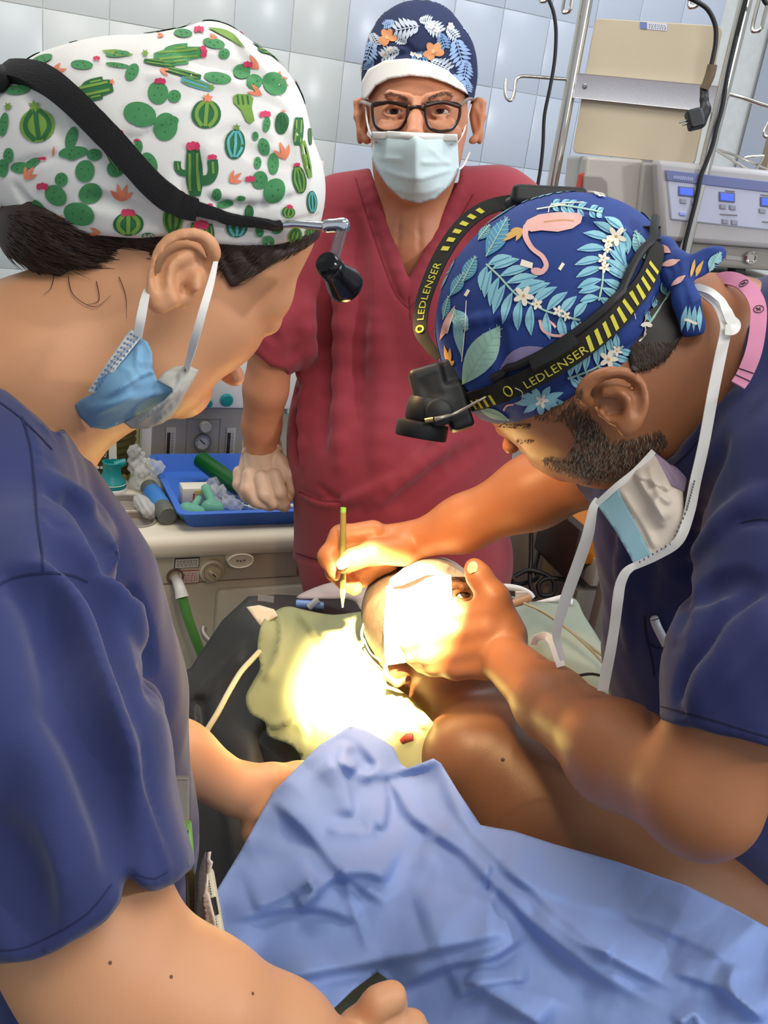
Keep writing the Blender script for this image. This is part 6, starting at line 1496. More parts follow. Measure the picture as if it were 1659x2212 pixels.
seams(top_s, [([(1428, 1526), (1540, 1556), (1659, 1592), (1760, 1610)], 3), ([(1392, 1330), (1398, 1380), (1412, 1396), (1428, 1400)], 4), ([(1398, 1384), (1408, 1420), (1414, 1460)], 3), ([(1600, 1130), (1640, 1122), (1700, 1130)], 3), ([(1545, 905), (1490, 975), (1440, 1020)], 3)], mat('deep_navy_seam', '11142f', 0.9))
S = SDF(0.002)
d_ = S
q = []; nr = []
pink = mat('pink_trim', 'd98fae', 0.8, col2='cf84a3', scale=40)
rib = Ribbon([P(1525, 625, 0.79), P(1545, 606, 0.775), P(1580, 602, 0.75), P(1612, 618, 0.73), P(1636, 655, 0.705), P(1638, 700, 0.695), P(1628, 760, 0.69), P(1608, 810, 0.69), P(1594, 832, 0.69)], [-_F+_R*-.4]*9, [0.009, 0.011, 0.011, 0.0115, 0.0115, 0.011], 0.0025, 5); trim = rib.build('collar_trim', pink, top_s)
for l in (0.105, 0.062):
    o = rib.at(l, 0, 0.0006); e1 = rib.at(l+.001, 0)-rib.at(l, 0); e1 /= np.linalg.norm(e1); e2 = rib.at(l, .5)-rib.at(l, 0); e2 /= np.linalg.norm(e2)
    mb = MB(); mb.tube([o+0.0036*(math.cos(a)*e1+math.sin(a)*e2) for a in np.linspace(0, 2*math.pi, 16, endpoint=False)], 0.0003, 5, True, 1)
    mb.tube([o-e1*.0014-e2*.0014, o+e1*.0014+e2*.0014], 0.0004, 5, sub=1); mb.tube([o-e1*.0014+e2*.0014, o+e1*.0014-e2*.0014], 0.0004, 5, sub=1); mb.tube([o-e1*.0016+e2*.0016, o-e1*.0004+e2*.0018], 0.0003, 5, sub=1)
    k = mb.build('round_mark', ink, trim)
mb = MB()
for l in (rib.s[-1]-.012, rib.s[-1]-.006): mb.tube([rib.at(l, -1, .0005), rib.at(l, 1, .0005)], 0.0004, 5, sub=1)
mb.build('stitch', ink, trim)
# pocket with a pen
pn = thing('pocket_pen', P(1420, 1360, 0.82), 'white capped pen sticking out of the surgeon\'s chest pocket', 'pen')
dp = cast(TT, 1425, 1350)[0]; dp = depth(dp)-.008 if dp is not None else .83
mb = MB(); mb.tube([P(1414, 1338, dp), P(1420, 1355, dp), P(1440, 1394, dp-.004)], 0.0042, 12); mb.build('barrel', mat('pen_white', 'b9bcc4', 0.3), pn)
mb = MB(); mb.lathe(P(1413.5, 1336, dp), P(1408, 1322, dp)-P(1414, 1338, dp), [(0.0042, 0), (0.003, 0.002), (0, 0.003)], 12); mb.build('cap_end', mat('pen_white', ''), pn)
# printed cap
capb = mat('cap_royal_blue', '233f86', 0.8, col2='20397a', scale=10, bump=0.1, bscale=1200)
S = SDF(0.002)
S.E(1200, 676, 0.807, 270, 238, 226, ang=-35, k=0)
S.E(1110, 800, 0.82, 130, 118, 160, k=0.02); S.E(1405, 650, 0.80, 66, 98, 110, ang=35, k=0.015)
S.keep([(900, 860), (1010, 880), (1035, 906), (1068, 916), (1120, 914), (1180, 893), (1250, 850), (1310, 820), (1358, 796), (1390, 752), (1440, 712), (1480, 670), (1500, 600), (1500, 300), (800, 300)], 0.004)
S.strokes([([(965, 720), (1050, 700), (1150, 692), (1260, 695), (1330, 650)], 3, 0.5, 8, 's'), ([(970, 706), (1060, 688), (1160, 680)], 8, 5, 16, 'u'), ([(1075, 700), (1080, 760), (1095, 830)], 8, 5, 20, 's'), ([(1385, 560), (1360, 600), (1340, 660)], 8, 5, 18, 's'), ([(1410, 640), (1380, 700), (1340, 740)], 8, 5, 18, 'u'),
    ([(1450, 600), (1420, 660), (1390, 700)], 7, 4, 16, 's'), ([(1470, 620), (1440, 680), (1400, 730)], 6, 3, 14, 'u'), ([(1150, 880), (1200, 850), (1260, 815)], 7, 4, 18, 's'), ([(1260, 470), (1330, 500), (1380, 540)], 8, 6, 24, 'u')], 0.3, 1.1)
cap_s = link('cap', S.mesh('cap', 2), capb, surg); TCS = bvh(cap_s)
PC = [mat('print_aqua', '95c8d3', 0.8, col2='80b8c8', scale=70), mat('print_teal_blue', '4f93b5', 0.8, col2='4786a8', scale=70), mat('print_flamingo', 'e6b4ac', 0.8, col2='dfa79f', scale=50), mat('print_cream', 'ece3cf', 0.8), mat('print_ochre', 'd0a259', 0.8), mat('print_pale_leaf', 'a9cdb9', 0.8, col2='98c0b0', scale=60), mat('print_mauve', '8b7fa5', 0.8)]
pf_ = Print(TCS)
def fern(stem, L_, n, mi=0, w=.24, a0=60, sides=(1, -1), sh=None):
    pts = spline([np.array(p, float) for p in stem], 8); m_ = len(pts)
    for i in range(n):
        x = (i+.5)/n*(m_-1); j = int(x); p = pts[j]; t = pts[min(j+1, m_-1)]-pts[max(j-1, 0)]; t /= np.linalg.norm(t)
        LL = L_*(0.55+0.55*math.sin(math.pi*(.15+.8*(i+.5)/n)))
        for s in sides:
            a = math.radians(a0)*s; d = np.array((t[0]*math.cos(a)-t[1]*math.sin(a), t[0]*math.sin(a)+t[1]*math.cos(a))); q = p+d*LL
            pf_.put(lens(p, q, L_*w, 6, .06*s), mi, 1, 9); pf_.put(band([p+d*LL*.15, p+d*LL*.9], 1.6), 1 if mi != 1 else 0, 2, 9)
    pf_.put(band(stem, 4), 5, 3, 9)
def bleaf(p, q, w, mi=1, n=9):
    pf_.put(lens(p, q, w, 9), mi, 1, 9); p = np.array(p, float); q = np.array(q, float); t = q-p; nn = np.array((-t[1], t[0]))/np.linalg.norm(t)
    for i in range(1, n):
        c = p+t*i/n; ww = w*.46*math.sin(math.pi*i/n)
        for s in (1, -1): pf_.put(band([c, c+t*.10+nn*s*ww*.9], 1.3), 5, 2, 9)
    pf_.put(band([p, q], 2.2), 5, 3, 9)
def bloom(c, r, mi=3, a=0):
    for k in range(5): t = math.radians(a+72*k); pf_.put(ellp((c[0]+r*.55*math.cos(t), c[1]+r*.55*math.sin(t)), r*.5, r*.27, a+72*k, 10), mi, 4, 8)
    pf_.put(ellp(c, r*.16, r*.16, 0, 8), 4, 5, 8)
fern([(1052, 572), (1080, 598), (1120, 640), (1180, 672), (1252, 690)], 66, 10, 0, .30, 62)
fern([(1350, 498), (1320, 520), (1304, 560), (1300, 610), (1292, 650)], 60, 9, 0, .30, 66)
bloom((1132, 640), 22, 3, 10); bloom((1160, 658), 13, 3, 40); bloom((1205, 672), 12, 3); bloom((1222, 682), 10, 3, 30); bloom((1330, 512), 22, 3, 20); bloom((1312, 525), 13, 3, 50); bloom((1302, 560), 13, 3); bloom((1304, 580), 12, 3, 30); bloom((1310, 540), 9, 3, 15)
pf_.put([(1130, 494), (1140, 478), (1165, 466), (1205, 461), (1250, 463), (1259, 470), (1254, 484), (1236, 496), (1205, 503), (1170, 500), (1148, 503)], 2, 2, 10)
pf_.put(band([(1138, 490), (1136, 512), (1150, 538), (1172, 556), (1180, 576), (1170, 590)], [13, 12, 10, 10, 11, 11]), 2, 2, 8); pf_.put(ellp((1161, 588), 14, 8, 10), 2, 3, 8); pf_.put([(1128, 562), (1152, 570), (1150, 582), (1124, 575)], 3, 3, 8)
pf_.put(band([(1175, 482), (1215, 478), (1240, 480)], 1.6), 4, 4, 8)
for q in ((1086, 524), (1092, 512), (1115, 523), (1104, 500)): pf_.put(lens((1130, 497), q, 10), 4, 2, 8)
bleaf((1052, 556), (1098, 472), 42); bleaf((1002, 610), (1030, 555), 30); bleaf((975, 640), (1005, 590), 26); bleaf((960, 690), (972, 640), 18); bleaf((1035, 520), (1060, 488), 22)
fern([(1190, 444), (1240, 450), (1300, 462)], 22, 6, 0, .5, 40); pf_.put(band([(1160, 455), (1220, 445)], 2.5), 3, 3, 9); pf_.put(band([(1185, 462), (1195, 445), (1260, 440)], 2), 3, 3, 9)
bleaf((1000, 830), (1082, 702), 62, 5); bleaf((978, 668), (1012, 712), 34, 0); bleaf((1000, 770), (985, 670), 22, 0); pf_.put(band([(1010, 650), (1005, 730), (1000, 780)], 2), 3, 3, 9)
pf_.put(lens((952, 735), (985, 660), 16), 2, 1, 9); pf_.put(band([(968, 720), (986, 668)], 3), 3, 3, 9)
for q in ((962, 745), (975, 750), (984, 778)): pf_.put(lens((972, 790), q, 9), 4, 2, 8)
pf_.put(band([(1166, 690), (1172, 712), (1195, 724), (1225, 722), (1250, 705), (1254, 697)], 6), 2, 2, 8); pf_.put(band([(1186, 692), (1200, 708)], 5), 2, 2, 8)
pf_.put(lens((1075, 805), (1185, 752), 34, bend=-.1), 6, 1, 9); pf_.put(lens((1072, 812), (1100, 795), 10), 4, 2, 8)
pf_.put(band([(1208, 584), (1217, 570)], 7), 3, 2, 8); pf_.put(band([(1007, 640), (1015, 627)], 7), 3, 2, 8)
fern([(1225, 815), (1290, 790), (1345, 745)], 46, 7, 0, .34, 58); bloom((1312, 774), 20, 3); bloom((1330, 756), 12, 3, 20)
for k in range(9): a = math.radians(k*40+10); pf_.put(lens((1168, 864), (1168+58*math.cos(a), 864+34*math.sin(a)), 16), 0, 1, 9)
bloom((1170, 864), 16, 3); pf_.put(band([(1088, 885), (1096, 874), (1110, 872)], 4), 2, 2, 8); bleaf((1035, 880), (1100, 905), 20, 5)
fern([(1400, 700), (1440, 640), (1450, 600)], 30, 5, 0, .5, 50); bleaf((1390, 560), (1370, 500), 30, 0); pf_.put(band([(1350, 600), (1360, 570), (1385, 560)], 1.8), 4, 2, 8); pf_.put(band([(1380, 600), (1365, 650), (1372, 690)], 1.8), 3, 2, 8)
fern([(1400, 760), (1440, 700), (1460, 650)], 34, 5, 0, .5, 50)
def one_leaf(i, rg):
    k = i % 4
    if k == 0: fern([(-50, 0), (-15, 8), (20, 6), (55, -4)], 44, 7, 0, .3, 60)
    elif k == 1: bleaf((-35, -10), (35, 12), 34, 1)
    elif k == 2: bloom((0, 0), 18, 3); bloom((26, 12), 12, 3)
    else: pf_.put(lens((-40, 0), (40, 4), 34), 2, 1, 9)
scatter(pf_, P(1205, 680, 0.81), 34, one_leaf, 9, 0.034)
pf_.build('leaf_print', PC, cap_s)
# tied bow at the back of the cap
S = SDF(0.0016)
S.E(1458, 582, 0.742, 34, 42, 26, ang=20, k=0); S.C((1455, 560, 0.75, 24), (1432, 540, 0.76, 26), (1418, 535, 0.76, 18), k=0.006)
S.E(1510, 572, 0.738, 58, 26, 14, ang=-28, k=0.006); S.E(1545, 548, 0.738, 22, 14, 9, ang=-15, k=0.006)
S.C((1468, 600, 0.738, 24), (1482, 650, 0.732, 26), (1496, 706, 0.732, 28), k=0.006)
S.strokes([([(1440, 570), (1452, 590), (1448, 615)], 5, 2, 6, 's'), ([(1455, 556), (1466, 580), (1460, 610)], 4, 1, 6, 's'), ([(1480, 590), (1520, 570), (1555, 548)], 5, 2, 7, 's'), ([(1475, 610), (1485, 660), (1500, 715)], 5, 2, 7, 's'), ([(1490, 562), (1520, 545), (1548, 538)], 5, 3, 7, 'u')], 0.5, 1.0)
S.keep([(1380, 500), (1600, 500), (1600, 640), (1530, 640), (1524, 722), (1476, 730), (1440, 640), (1380, 620)], 0.002)
bow = link('bow_tie', S.mesh('bow', 2), capb, surg); pb_ = Print(bvh(bow)); pf_2 = pf_; pf_ = pb_
bleaf((1530, 585), (1556, 545), 26, 0); pf_.put(lens((1490, 600), (1500, 560), 9), 4, 1, 8); pf_.put(lens((1500, 598), (1518, 562), 11), 4, 1, 8); pf_.put(lens((1428, 575), (1470, 562), 14), 2, 1, 8); pf_.put(lens((1452, 618), (1480, 596), 12), 2, 1, 8); pf_.put(lens((1420, 530), (1450, 548), 16), 2, 1, 8)
for k in range(4): pf_.put(lens((1474+k*12, 716), (1482+k*9, 660), 10), 0, 1, 8)
pf_.put(band([(1480, 690), (1505, 700)], 6), 3, 2, 8); pf_.build('leaf_print', PC, bow); pf_ = pf_2
# ------------------------------------------------------------------ surgeon's headlamp
h2 = thing('headlamp', P(915, 900, 0.80), 'black and yellow lettered headlamp on straps over the flamingo print cap', 'headlamp')
strap_m = mat('black_webbing', '17150f', 0.75, bump=0.2, bscale=1500); yel = mat('strap_yellow', 'cfc53f', 0.7); rub = mat('rubber_black', '131315', 0.5)
q, nr = onsurf(TCS, [(990, 866), (1040, 858), (1100, 836), (1160, 806), (1220, 770), (1280, 728), (1340, 672), (1385, 612), (1408, 560), (1412, 530)], 0.0035)
nr = [n/np.linalg.norm(n) for n in np.array(nr)-_F*.25]
side = Ribbon(q, nr, [0.017, 0.018, 0.0185, 0.019, 0.018, 0.0175, 0.016, 0.012], 0.0022, 3); side.build('side_strap', strap_m, h2)
def strap_quad(rb_, l0, l1, t0, t1, sk, name, m_, par, h=0.0006):
    mb = MB(); V = []
    for i in range(4):
        l = l0+(l1-l0)*i/3
        V += [rb_.at(l, t0, h), rb_.at(l+sk, t1, h)]
    mb.add(V, [(2*i, 2*i+1, 2*i+3, 2*i+2) for i in range(3)]); return mb.build(name, m_, par, False)
def lval(rb_, u, v):
    best = min(range(len(rb_.p)), key=lambda i: sum((np.array(px_(rb_.p[i]))-np.array((u, v)))**2)); return rb_.s[best]
def px_(p):
    q_ = np.asarray(p)-CAM; d = q_@_F; return (829.5+FPX*(q_@_R)/d, 1106+FPX*(q_@_D)/d)
sg_ = 1 if px_(side.at(.06, 1))[1] > px_(side.at(.06, -1))[1] else -1      # +t towards the lower edge
la_, lb_ = lval(side, 1268, 735), lval(side, 1405, 560)
for i in range(11): l = la_+(lb_-la_)*i/11; strap_quad(side, l, l+0.0034, sg_*-.55, sg_*.8, -0.003, 'yellow_bar', yel, h2)
la_, lb_ = lval(side, 992, 862), lval(side, 1072, 846)
for i in range(7): l = la_+(lb_-la_)*i/7; strap_quad(side, l, l+0.0028, sg_*-.2, sg_*.85, 0.0, 'yellow_bar', yel, h2)
def strap_word(rb_, txt, l0, l1, t0, t1, name, m_, par):
    V, F, w, h = letters(txt, 1.0, 1.05)
    link(name, pymesh(name, [rb_.at(l0+(l1-l0)*x/w, t0+(t1-t0)*y/h, 0.0007) for (x, y) in V], F), m_, par, False)
strap_word(side, 'LEDLENSER', lval(side, 1128, 824), lval(side, 1262, 742), sg_*.62, sg_*-.12, 'lettering', yel, h2)
mb = MB(); o = side.at(lval(side, 1096, 838), sg_*.2, .0014); e1 = side.at(.05, 0)-side.at(.049, 0); e1 /= np.linalg.norm(e1); i_ = np.argmin(np.abs(side.s-lval(side, 1096, 838))); mb.tube([o+0.0042*(math.cos(a)*e1+math.sin(a)*side.b[i_]) for a in np.linspace(0, 2*math.pi, 14, endpoint=False)], 0.0006, 6, True, 1); mb.build('round_emblem', yel, h2)
q2 = [c+np.array(n)*0.004-_D*0.0085 for c, n in zip(*onsurf(TCS, [(1070, 832), (1120, 806), (1190, 770), (1260, 722), (1330, 660), (1370, 600), (1395, 540), (1402, 505)], 0.003))]
mb = MB(); mb.tube(q2, 0.0035, 8, sub=1); mb.build('cable_sleeve', rub, h2)
q3 = onsurf(TCS, [(1150, 782), (1200, 756), (1240, 728)], 0.006)[0]; rr_ = Ribbon(q3, [-_F-_D*.3]*len(q3), 0.011, 0.007, 2); rr_.build('strap_buckle', rub, h2)
mb = MB(); mb.box(P(1404, 508, 0.752), _R*0.006, _D*0.005, _F*0.004, 0.0015); mb.build('strap_clip', rub, h2)
pts = [(948, 775, 0.80), (925, 745, 0.80), (908, 712, 0.80), (912, 660, 0.805), (930, 605, 0.81), (958, 545, 0.815), (995, 492, 0.82), (1040, 455, 0.825), (1090, 438, 0.83), (1140, 436, 0.835)]
top_r = Ribbon([P(*p) for p in pts], [-_F-_R*.3]*len(pts), [0.006, 0.0105, 0.013, 0.014, 0.0145, 0.0145, 0.013, 0.011], 0.002, 5); top_r.build('top_strap', strap_m, h2)
sg2 = -1 if px_(top_r.at(.08, 1))[0] < px_(top_r.at(.08, -1))[0] else 1    # +t towards the right edge
strap_word(top_r, 'LEDLENSER', lval(top_r, 914, 693), lval(top_r, 946, 566), sg2*.55, sg2*-.35, 'lettering', yel, h2)
la_, lb_ = lval(top_r, 958, 545), lval(top_r, 1050, 450)
for i in range(6): l = la_+(lb_-la_)*i/6; strap_quad(top_r, l, l+0.0045, sg2*-.4, sg2*.45, 0.002, 'yellow_bar', yel, h2)
o = top_r.at(lval(top_r, 910, 713), 0, .0006); e1 = top_r.at(.05, 0)-top_r.at(.049, 0); e1 /= np.linalg.norm(e1); i_ = np.argmin(np.abs(top_r.s-.05)); mb = MB(); mb.tube([o+0.003*(math.cos(a)*e1+math.sin(a)*top_r.b[i_]) for a in np.linspace(0, 2*math.pi, 14, endpoint=False)], 0.0009, 6, True, 1); mb.build('round_emblem', yel, h2)
S = SDF(0.0018); S.C((1100, 446, 0.835, 20), (1150, 440, 0.84, 20), (1200, 430, 0.845, 22), (1262, 436, 0.85, 20), k=0.005); S.rbox(P(1180, 436, 0.84), (0.033, 0.009, 0.02), axes(3), 0.004, 0.004)
link('battery_pack', S.mesh('pack', 1), rub, h2)
# lamp housing, swivel and head
hd = 0.795
S = SDF(0.0014)
S.rbox(P(962, 835, hd), (0.016, 0.020, 0.016), axes(-22), 0.005, 0.004); S.rbox(P(925, 838, hd-.005), (0.014, 0.017, 0.015), axes(-14), 0.004, 0.005); S.C((950, 890, hd-.012, 30), (975, 880, hd-.005, 24), k=0.006)
S.rbox(P(985, 880, hd-.005), (0.010, 0.020, 0.014), axes(-18), 0.004, 0.004); S.E(918, 835, hd-.026, 14, 24, 16, ang=-12, k=0.003, op='s'); S.C((905, 815, hd-.018, 4), (940, 802, hd-.018, 4), k=0.002)
link('housing', S.mesh('housing', 2), rub, h2)
ax_ = (P(912, 925, hd-.004)-P(925, 850, hd-.004)); ax_ /= np.linalg.norm(ax_); ax_ = ax_+_F*.12; ax_ /= np.linalg.norm(ax_); c0 = P(918, 890, hd-.010)
mb = MB(); mb.lathe(c0, ax_, [(0, -.012), (0.014, -.012), (0.0165, -.006), (0.0165, 0.006), (0.015, 0.008), (0.0215, 0.009), (0.0222, 0.011), (0.0222, 0.021), (0.0212, 0.0225), (0.019, 0.0225), (0.0175, 0.020), (0, 0.020)], 40); hd_o = mb.build('lamp_head', rub, h2)
mb = MB(); mb.lathe(c0+ax_*0.0205, ax_, [(0.0172, 0), (0.009, 0.001), (0, 0.0014)], 24); mb.build('lamp_lens', mat('lit_lens', ''), hd_o)
mb = MB(); mb.lathe(P(948, 892, hd-.028), -_F, [(0.0115, 0), (0.0115, 0.004), (0.009, 0.006), (0, 0.006)], 24); mb.build('tilt_hinge', rub, h2)
mb = MB(); mb.tube([P(940, 906, hd-.035), P(955, 902, hd-.036), P(990, 890, hd-.03), P(1030, 868, hd-.033), P(1070, 846, hd-.03), P(1100, 832, hd-.03)], [0.0022, 0.0014, 0.0011, 0.0011], 8); mb.build('lead_wire', mat('grey_wire', '8d8578', 0.3, 0.3), h2)
mb = MB(); mb.tube([P(918, 909, hd-.034), P(936, 906, hd-.035)], 0.002, 8, sub=3); mb.build('plug', mat('brass', 'b3965a', 0.3, 0.8), h2)
mb = MB(); mb.tube([P(1112, 838, 0.735), P(1128, 848, 0.735), P(1125, 868, 0.738), P(1110, 872, 0.74)], 0.0005, 6); mb.build('wire_clip', mat('grey_wire', ''), h2)
# ------------------------------------------------------------------ mask hanging at the surgeon's neck
f3 = thing('face_mask', P(1400, 1100, 0.76), 'untied blue and white surgical mask hanging by its straps at the neck of the surgeon', 'mask')
mc = [(1290, 1088, 0.775), (1330, 1055, 0.765), (1410, 978, 0.765), (1480, 1040, 0.735), (1500, 1050, 0.735), (1460, 1170, 0.715), (1372, 1222, 0.725), (1340, 1150, 0.74), (1400, 1090, 0.735), (1440, 1080, 0.72)]
mfold = [([(1334, 1052), (1380, 1120), (1418, 1190)], 0.004, 9, 's'), ([(1368, 1020), (1400, 1070), (1440, 1130)], 0.008, 14, 's'), ([(1400, 1000), (1420, 1060), (1450, 1090)], 0.006, 14, 'c'), ([(1365, 1022), (1420, 1046), (1450, 1060)], 0.006, 12, 's'), ([(1430, 1060), (1410, 1100), (1440, 1140)], 0.005, 10, 'r')]
sheet('mask_white', [(1330, 1055), (1365, 1020), (1412, 976), (1424, 1000), (1450, 1050), (1476, 1062), (1478, 1120), (1462, 1160), (1440, 1188), (1405, 1202), (1370, 1130)], mc, mfold, mat('mask_cream', 'dccfc0', 0.75, bump=0.1, bscale=500), f3, step=5, thick=0.0008, round_=False)
sheet('mask_teal', [(1288, 1088), (1332, 1053), (1372, 1128), (1408, 1202), (1386, 1216), (1370, 1224), (1362, 1204), (1330, 1148)], [(a, b, c-.0008) for (a, b, c) in mc], mfold[:1], mat('mask_teal', '8ab9c2', 0.75, col2='9dc0d0', scale=25, bump=0.1, bscale=500), f3, step=5, thick=0.0008, round_=False)
sheet('mask_lining', [(1416, 978), (1450, 1004), (1480, 1012), (1484, 1036), (1478, 1062), (1450, 1048), (1426, 1016)], [(1416, 978, 0.768), (1480, 1012, 0.76), (1478, 1062, 0.74), (1440, 1030, 0.752), (1455, 1010, 0.762)], [([(1430, 990), (1450, 1020), (1470, 1050)], 0.004, 10, 's')], mat('mask_lilac', 'b9a3bf', 0.75), f3, step=5, thick=0.0008, round_=False)
def strap(name, pts, w, par, m_=elastic, nrm=None, th=0.0012):
    rib = Ribbon([P(*p) for p in pts], [(-_F if nrm is None else nrm)]*len(pts), w, th, 6); return rib.build(name, m_, par)
strap('neck_strap', [(1368, 1224, 0.724), (1420, 1200, 0.715), (1466, 1168, 0.708), (1488, 1110, 0.712), (1502, 1040, 0.715), (1520, 960, 0.712), (1540, 850, 0.705), (1556, 770, 0.70), (1567, 715, 0.70), (1562, 685, 0.705), (1545, 655, 0.725), (1515, 630, 0.74), (1490, 618, 0.75)], [0.0055, 0.007, 0.0085, 0.0085, 0.0085, 0.008, 0.0075, 0.0065], f3)
strap('strap_loop', [(1490, 616, 0.748), (1530, 628, 0.732), (1556, 648, 0.715), (1568, 668, 0.70), (1578, 690, 0.698), (1588, 702, 0.697), (1582, 712, 0.695), (1566, 712, 0.695)], [0.006, 0.007, 0.0085, 0.008], f3)
strap('top_edge', [(1288, 1090, 0.772), (1330, 1052, 0.762), (1372, 1018, 0.76), (1412, 975, 0.762)], [0.005, 0.0055, 0.005], f3)
strap('hanging_strap', [(1292, 1078, 0.772), (1282, 1096, 0.772), (1276, 1125, 0.775), (1268, 1162, 0.78), (1250, 1215, 0.79), (1230, 1270, 0.80), (1212, 1325, 0.81), (1202, 1370, 0.82), (1208, 1400, 0.83), (1216, 1425, 0.84)], [0.0055, 0.0075, 0.0095, 0.010, 0.010, 0.0085, 0.006, 0.0055], f3)
strap('hanging_strap', [(1370, 1222, 0.722), (1352, 1236, 0.722), (1340, 1262, 0.725), (1334, 1300, 0.73), (1328, 1350, 0.74), (1318, 1410, 0.75), (1308, 1460, 0.76), (1302, 1492, 0.765)], [0.005, 0.0075, 0.0085, 0.008, 0.0088, 0.009], f3)
strap('strap_tail', [(1152, 1392, 0.90), (1160, 1378, 0.89), (1180, 1374, 0.88), (1192, 1386, 0.87), (1202, 1412, 0.86), (1212, 1440, 0.855)], [0.006, 0.0075, 0.008, 0.008], f3)
mb = MB()
for i in range(26):
    a = i/25; p = [np.interp(a, [0, .3, .6, 1], z) for z in ([1382, 1452, 1484, 1500], [1214, 1172, 1100, 1040])]; mb.box(P(p[0], p[1], 0.7085+.003*a), _R*.0004, _D*.0009, _F*.0006)
o = mb.build('stitch', mat('stitch_grey', ''), f3, False); o['kind'] = 'stuff'
# marker pen in the right hand
mp = thing('marker_pen', P(741, 1200, 1.06), 'green capped skin marker held upright between the surgeon\'s thumb and finger', 'pen')
ta, tb = P(741.5, 1096, 1.048), P(740, 1312, 1.07); ax_ = (tb-ta)/np.linalg.norm(tb-ta); Lh = np.linalg.norm(tb-ta)
mb = MB(); mb.lathe(ta, ax_, [(0, 0), (0.0033, 0.0003), (0.0034, 0.004), (0.0034, 0.0055)], 16); mb.build('cap_end', mat('pen_green', '74b34d', 0.4), mp)
mb = MB(); mb.lathe(ta, ax_, [(0.0033, 0.0055), (0.0036, Lh*.3), (0.0039, Lh*.75), (0.0033, Lh*.86), (0.0016, Lh*.95), (0.001, Lh), (0, Lh)], 16); mb.build('barrel', mat('pen_olive', '7f7b45', 0.35), mp)

# ================================================================== PATIENT, TABLE AND DRAPES
pat = thing('person', P(1100, 1700, 1.05)*np.array((1, 1, 0)), 'patient lying on the operating table with bare brown shoulder and face turned away, under drapes', 'person')
S = SDF(0.0026)
# head resting on its side, crown to the upper left
S.E(905, 1335, 1.13, 118, 128, 125, ang=-30, k=0)
S.E(985, 1340, 1.12, 80, 110, 110, ang=10, k=0.03)
S.C((965, 1262, 1.065, 16), (1035, 1262, 1.07, 16), k=0.015)
eyd = S.hit(1000, 1284, .9, 1.3)
S.E(1000, 1285, eyd, 32, 17, 16, ang=-4, k=0.006, op='s')
S.C((968, 1288, eyd+.004, 5), (1000, 1271, eyd-.003, 6), (1034, 1285, eyd+.005, 5), k=0.003); S.C((968, 1290, eyd+.004, 5), (1000, 1299, eyd-.001, 6), (1032, 1289, eyd+.005, 5), k=0.003)
S.C((1062, 1290, 1.08, 14), (1062, 1345, 1.07, 20), k=0.015)
S.C((955, 1420, 1.12, 70), (1010, 1420, 1.12, 60), k=0.03)
HEADP = list(S.L)
# ear
S.E(855, 1430, 1.075, 26, 38, 20, ang=-15, k=0.008); S.C((832, 1438, 1.06, 6), (836, 1462, 1.058, 7), (858, 1476, 1.057, 8), (880, 1468, 1.06, 7), k=0.004); S.E(856, 1448, 1.055, 12, 16, 12, k=0.005, op='s')
# neck, shoulders, chest, arm
S.C((930, 1430, 1.13, 85), (985, 1530, 1.12, 80), (1050, 1610, 1.09, 85), k=0.04)
S.C((1000, 1640, 1.02, 84), (1070, 1660, 1.02, 108), (1200, 1790, 0.98, 135), (1420, 1960, 0.92, 160), (1700, 2150, 0.86, 175), k=0.05)
S.C((1060, 1560, 1.14, 70), (1180, 1600, 1.15, 80), (1300, 1650, 1.12, 90), k=0.05)
S.C((1180, 1640, 1.10, 110), (1420, 1800, 1.06, 150), (1750, 2020, 1.0, 190), k=0.06)
body_p = link('body', S.mesh('body', 2), skin_dark, pat); TP = bvh(body_p)
eyeball(P(1000, 1286, eyd+.0125), (CAM-P(1000, 1286, 1.086))/1.2+np.array((0.25, 0, 0.35)), 0.0125, pat)
rb = random.Random(17)
strands('eyebrow', TP, [(rb.uniform(975, 1030), 1252+rb.uniform(-5, 5), rb.uniform(4, 10), rb.uniform(-3, 2), .2) for i in range(120)], hs, pat, r=0.0004)
strands('eyelash', TP, [(rb.uniform(975, 1028), 1275+rb.uniform(-3, 2), rb.uniform(-2, 5), rb.uniform(-8, -4), .5) for i in range(40)], hs, pat, r=0.0003)
c, nn = cast(TP, 1086, 1641); mb = MB()
if c is not None: mb.lathe(np.array(c)-np.array(nn)*.0004, nn, [(0.0022, 0), (0.0018, 0.0012), (0, 0.0016)], 12)
mb.build('mole', mat('dark_mole', '3a2418', 0.6), pat)
S = SDF(0.002)
S.shell(HEADP, 0.0025, P(740, 1480, .95)-.05, P(950, 1180, 1.35)+.1)
S.keep([(700, 1150), (850, 1200), (900, 1230), (900, 1420), (850, 1416), (836, 1430), (822, 1436), (700, 1480)], 0.004)
link('hair', S.mesh('hair', 1), mat('shaved_hair', '32251b', 0.55, col2='231911', scale=160, bump=0.3, bscale=900), pat)
gauze = mat('white_gauze', 'e9e4da', 0.9, col2='dfdad0', scale=30, bump=0.2, bscale=700)
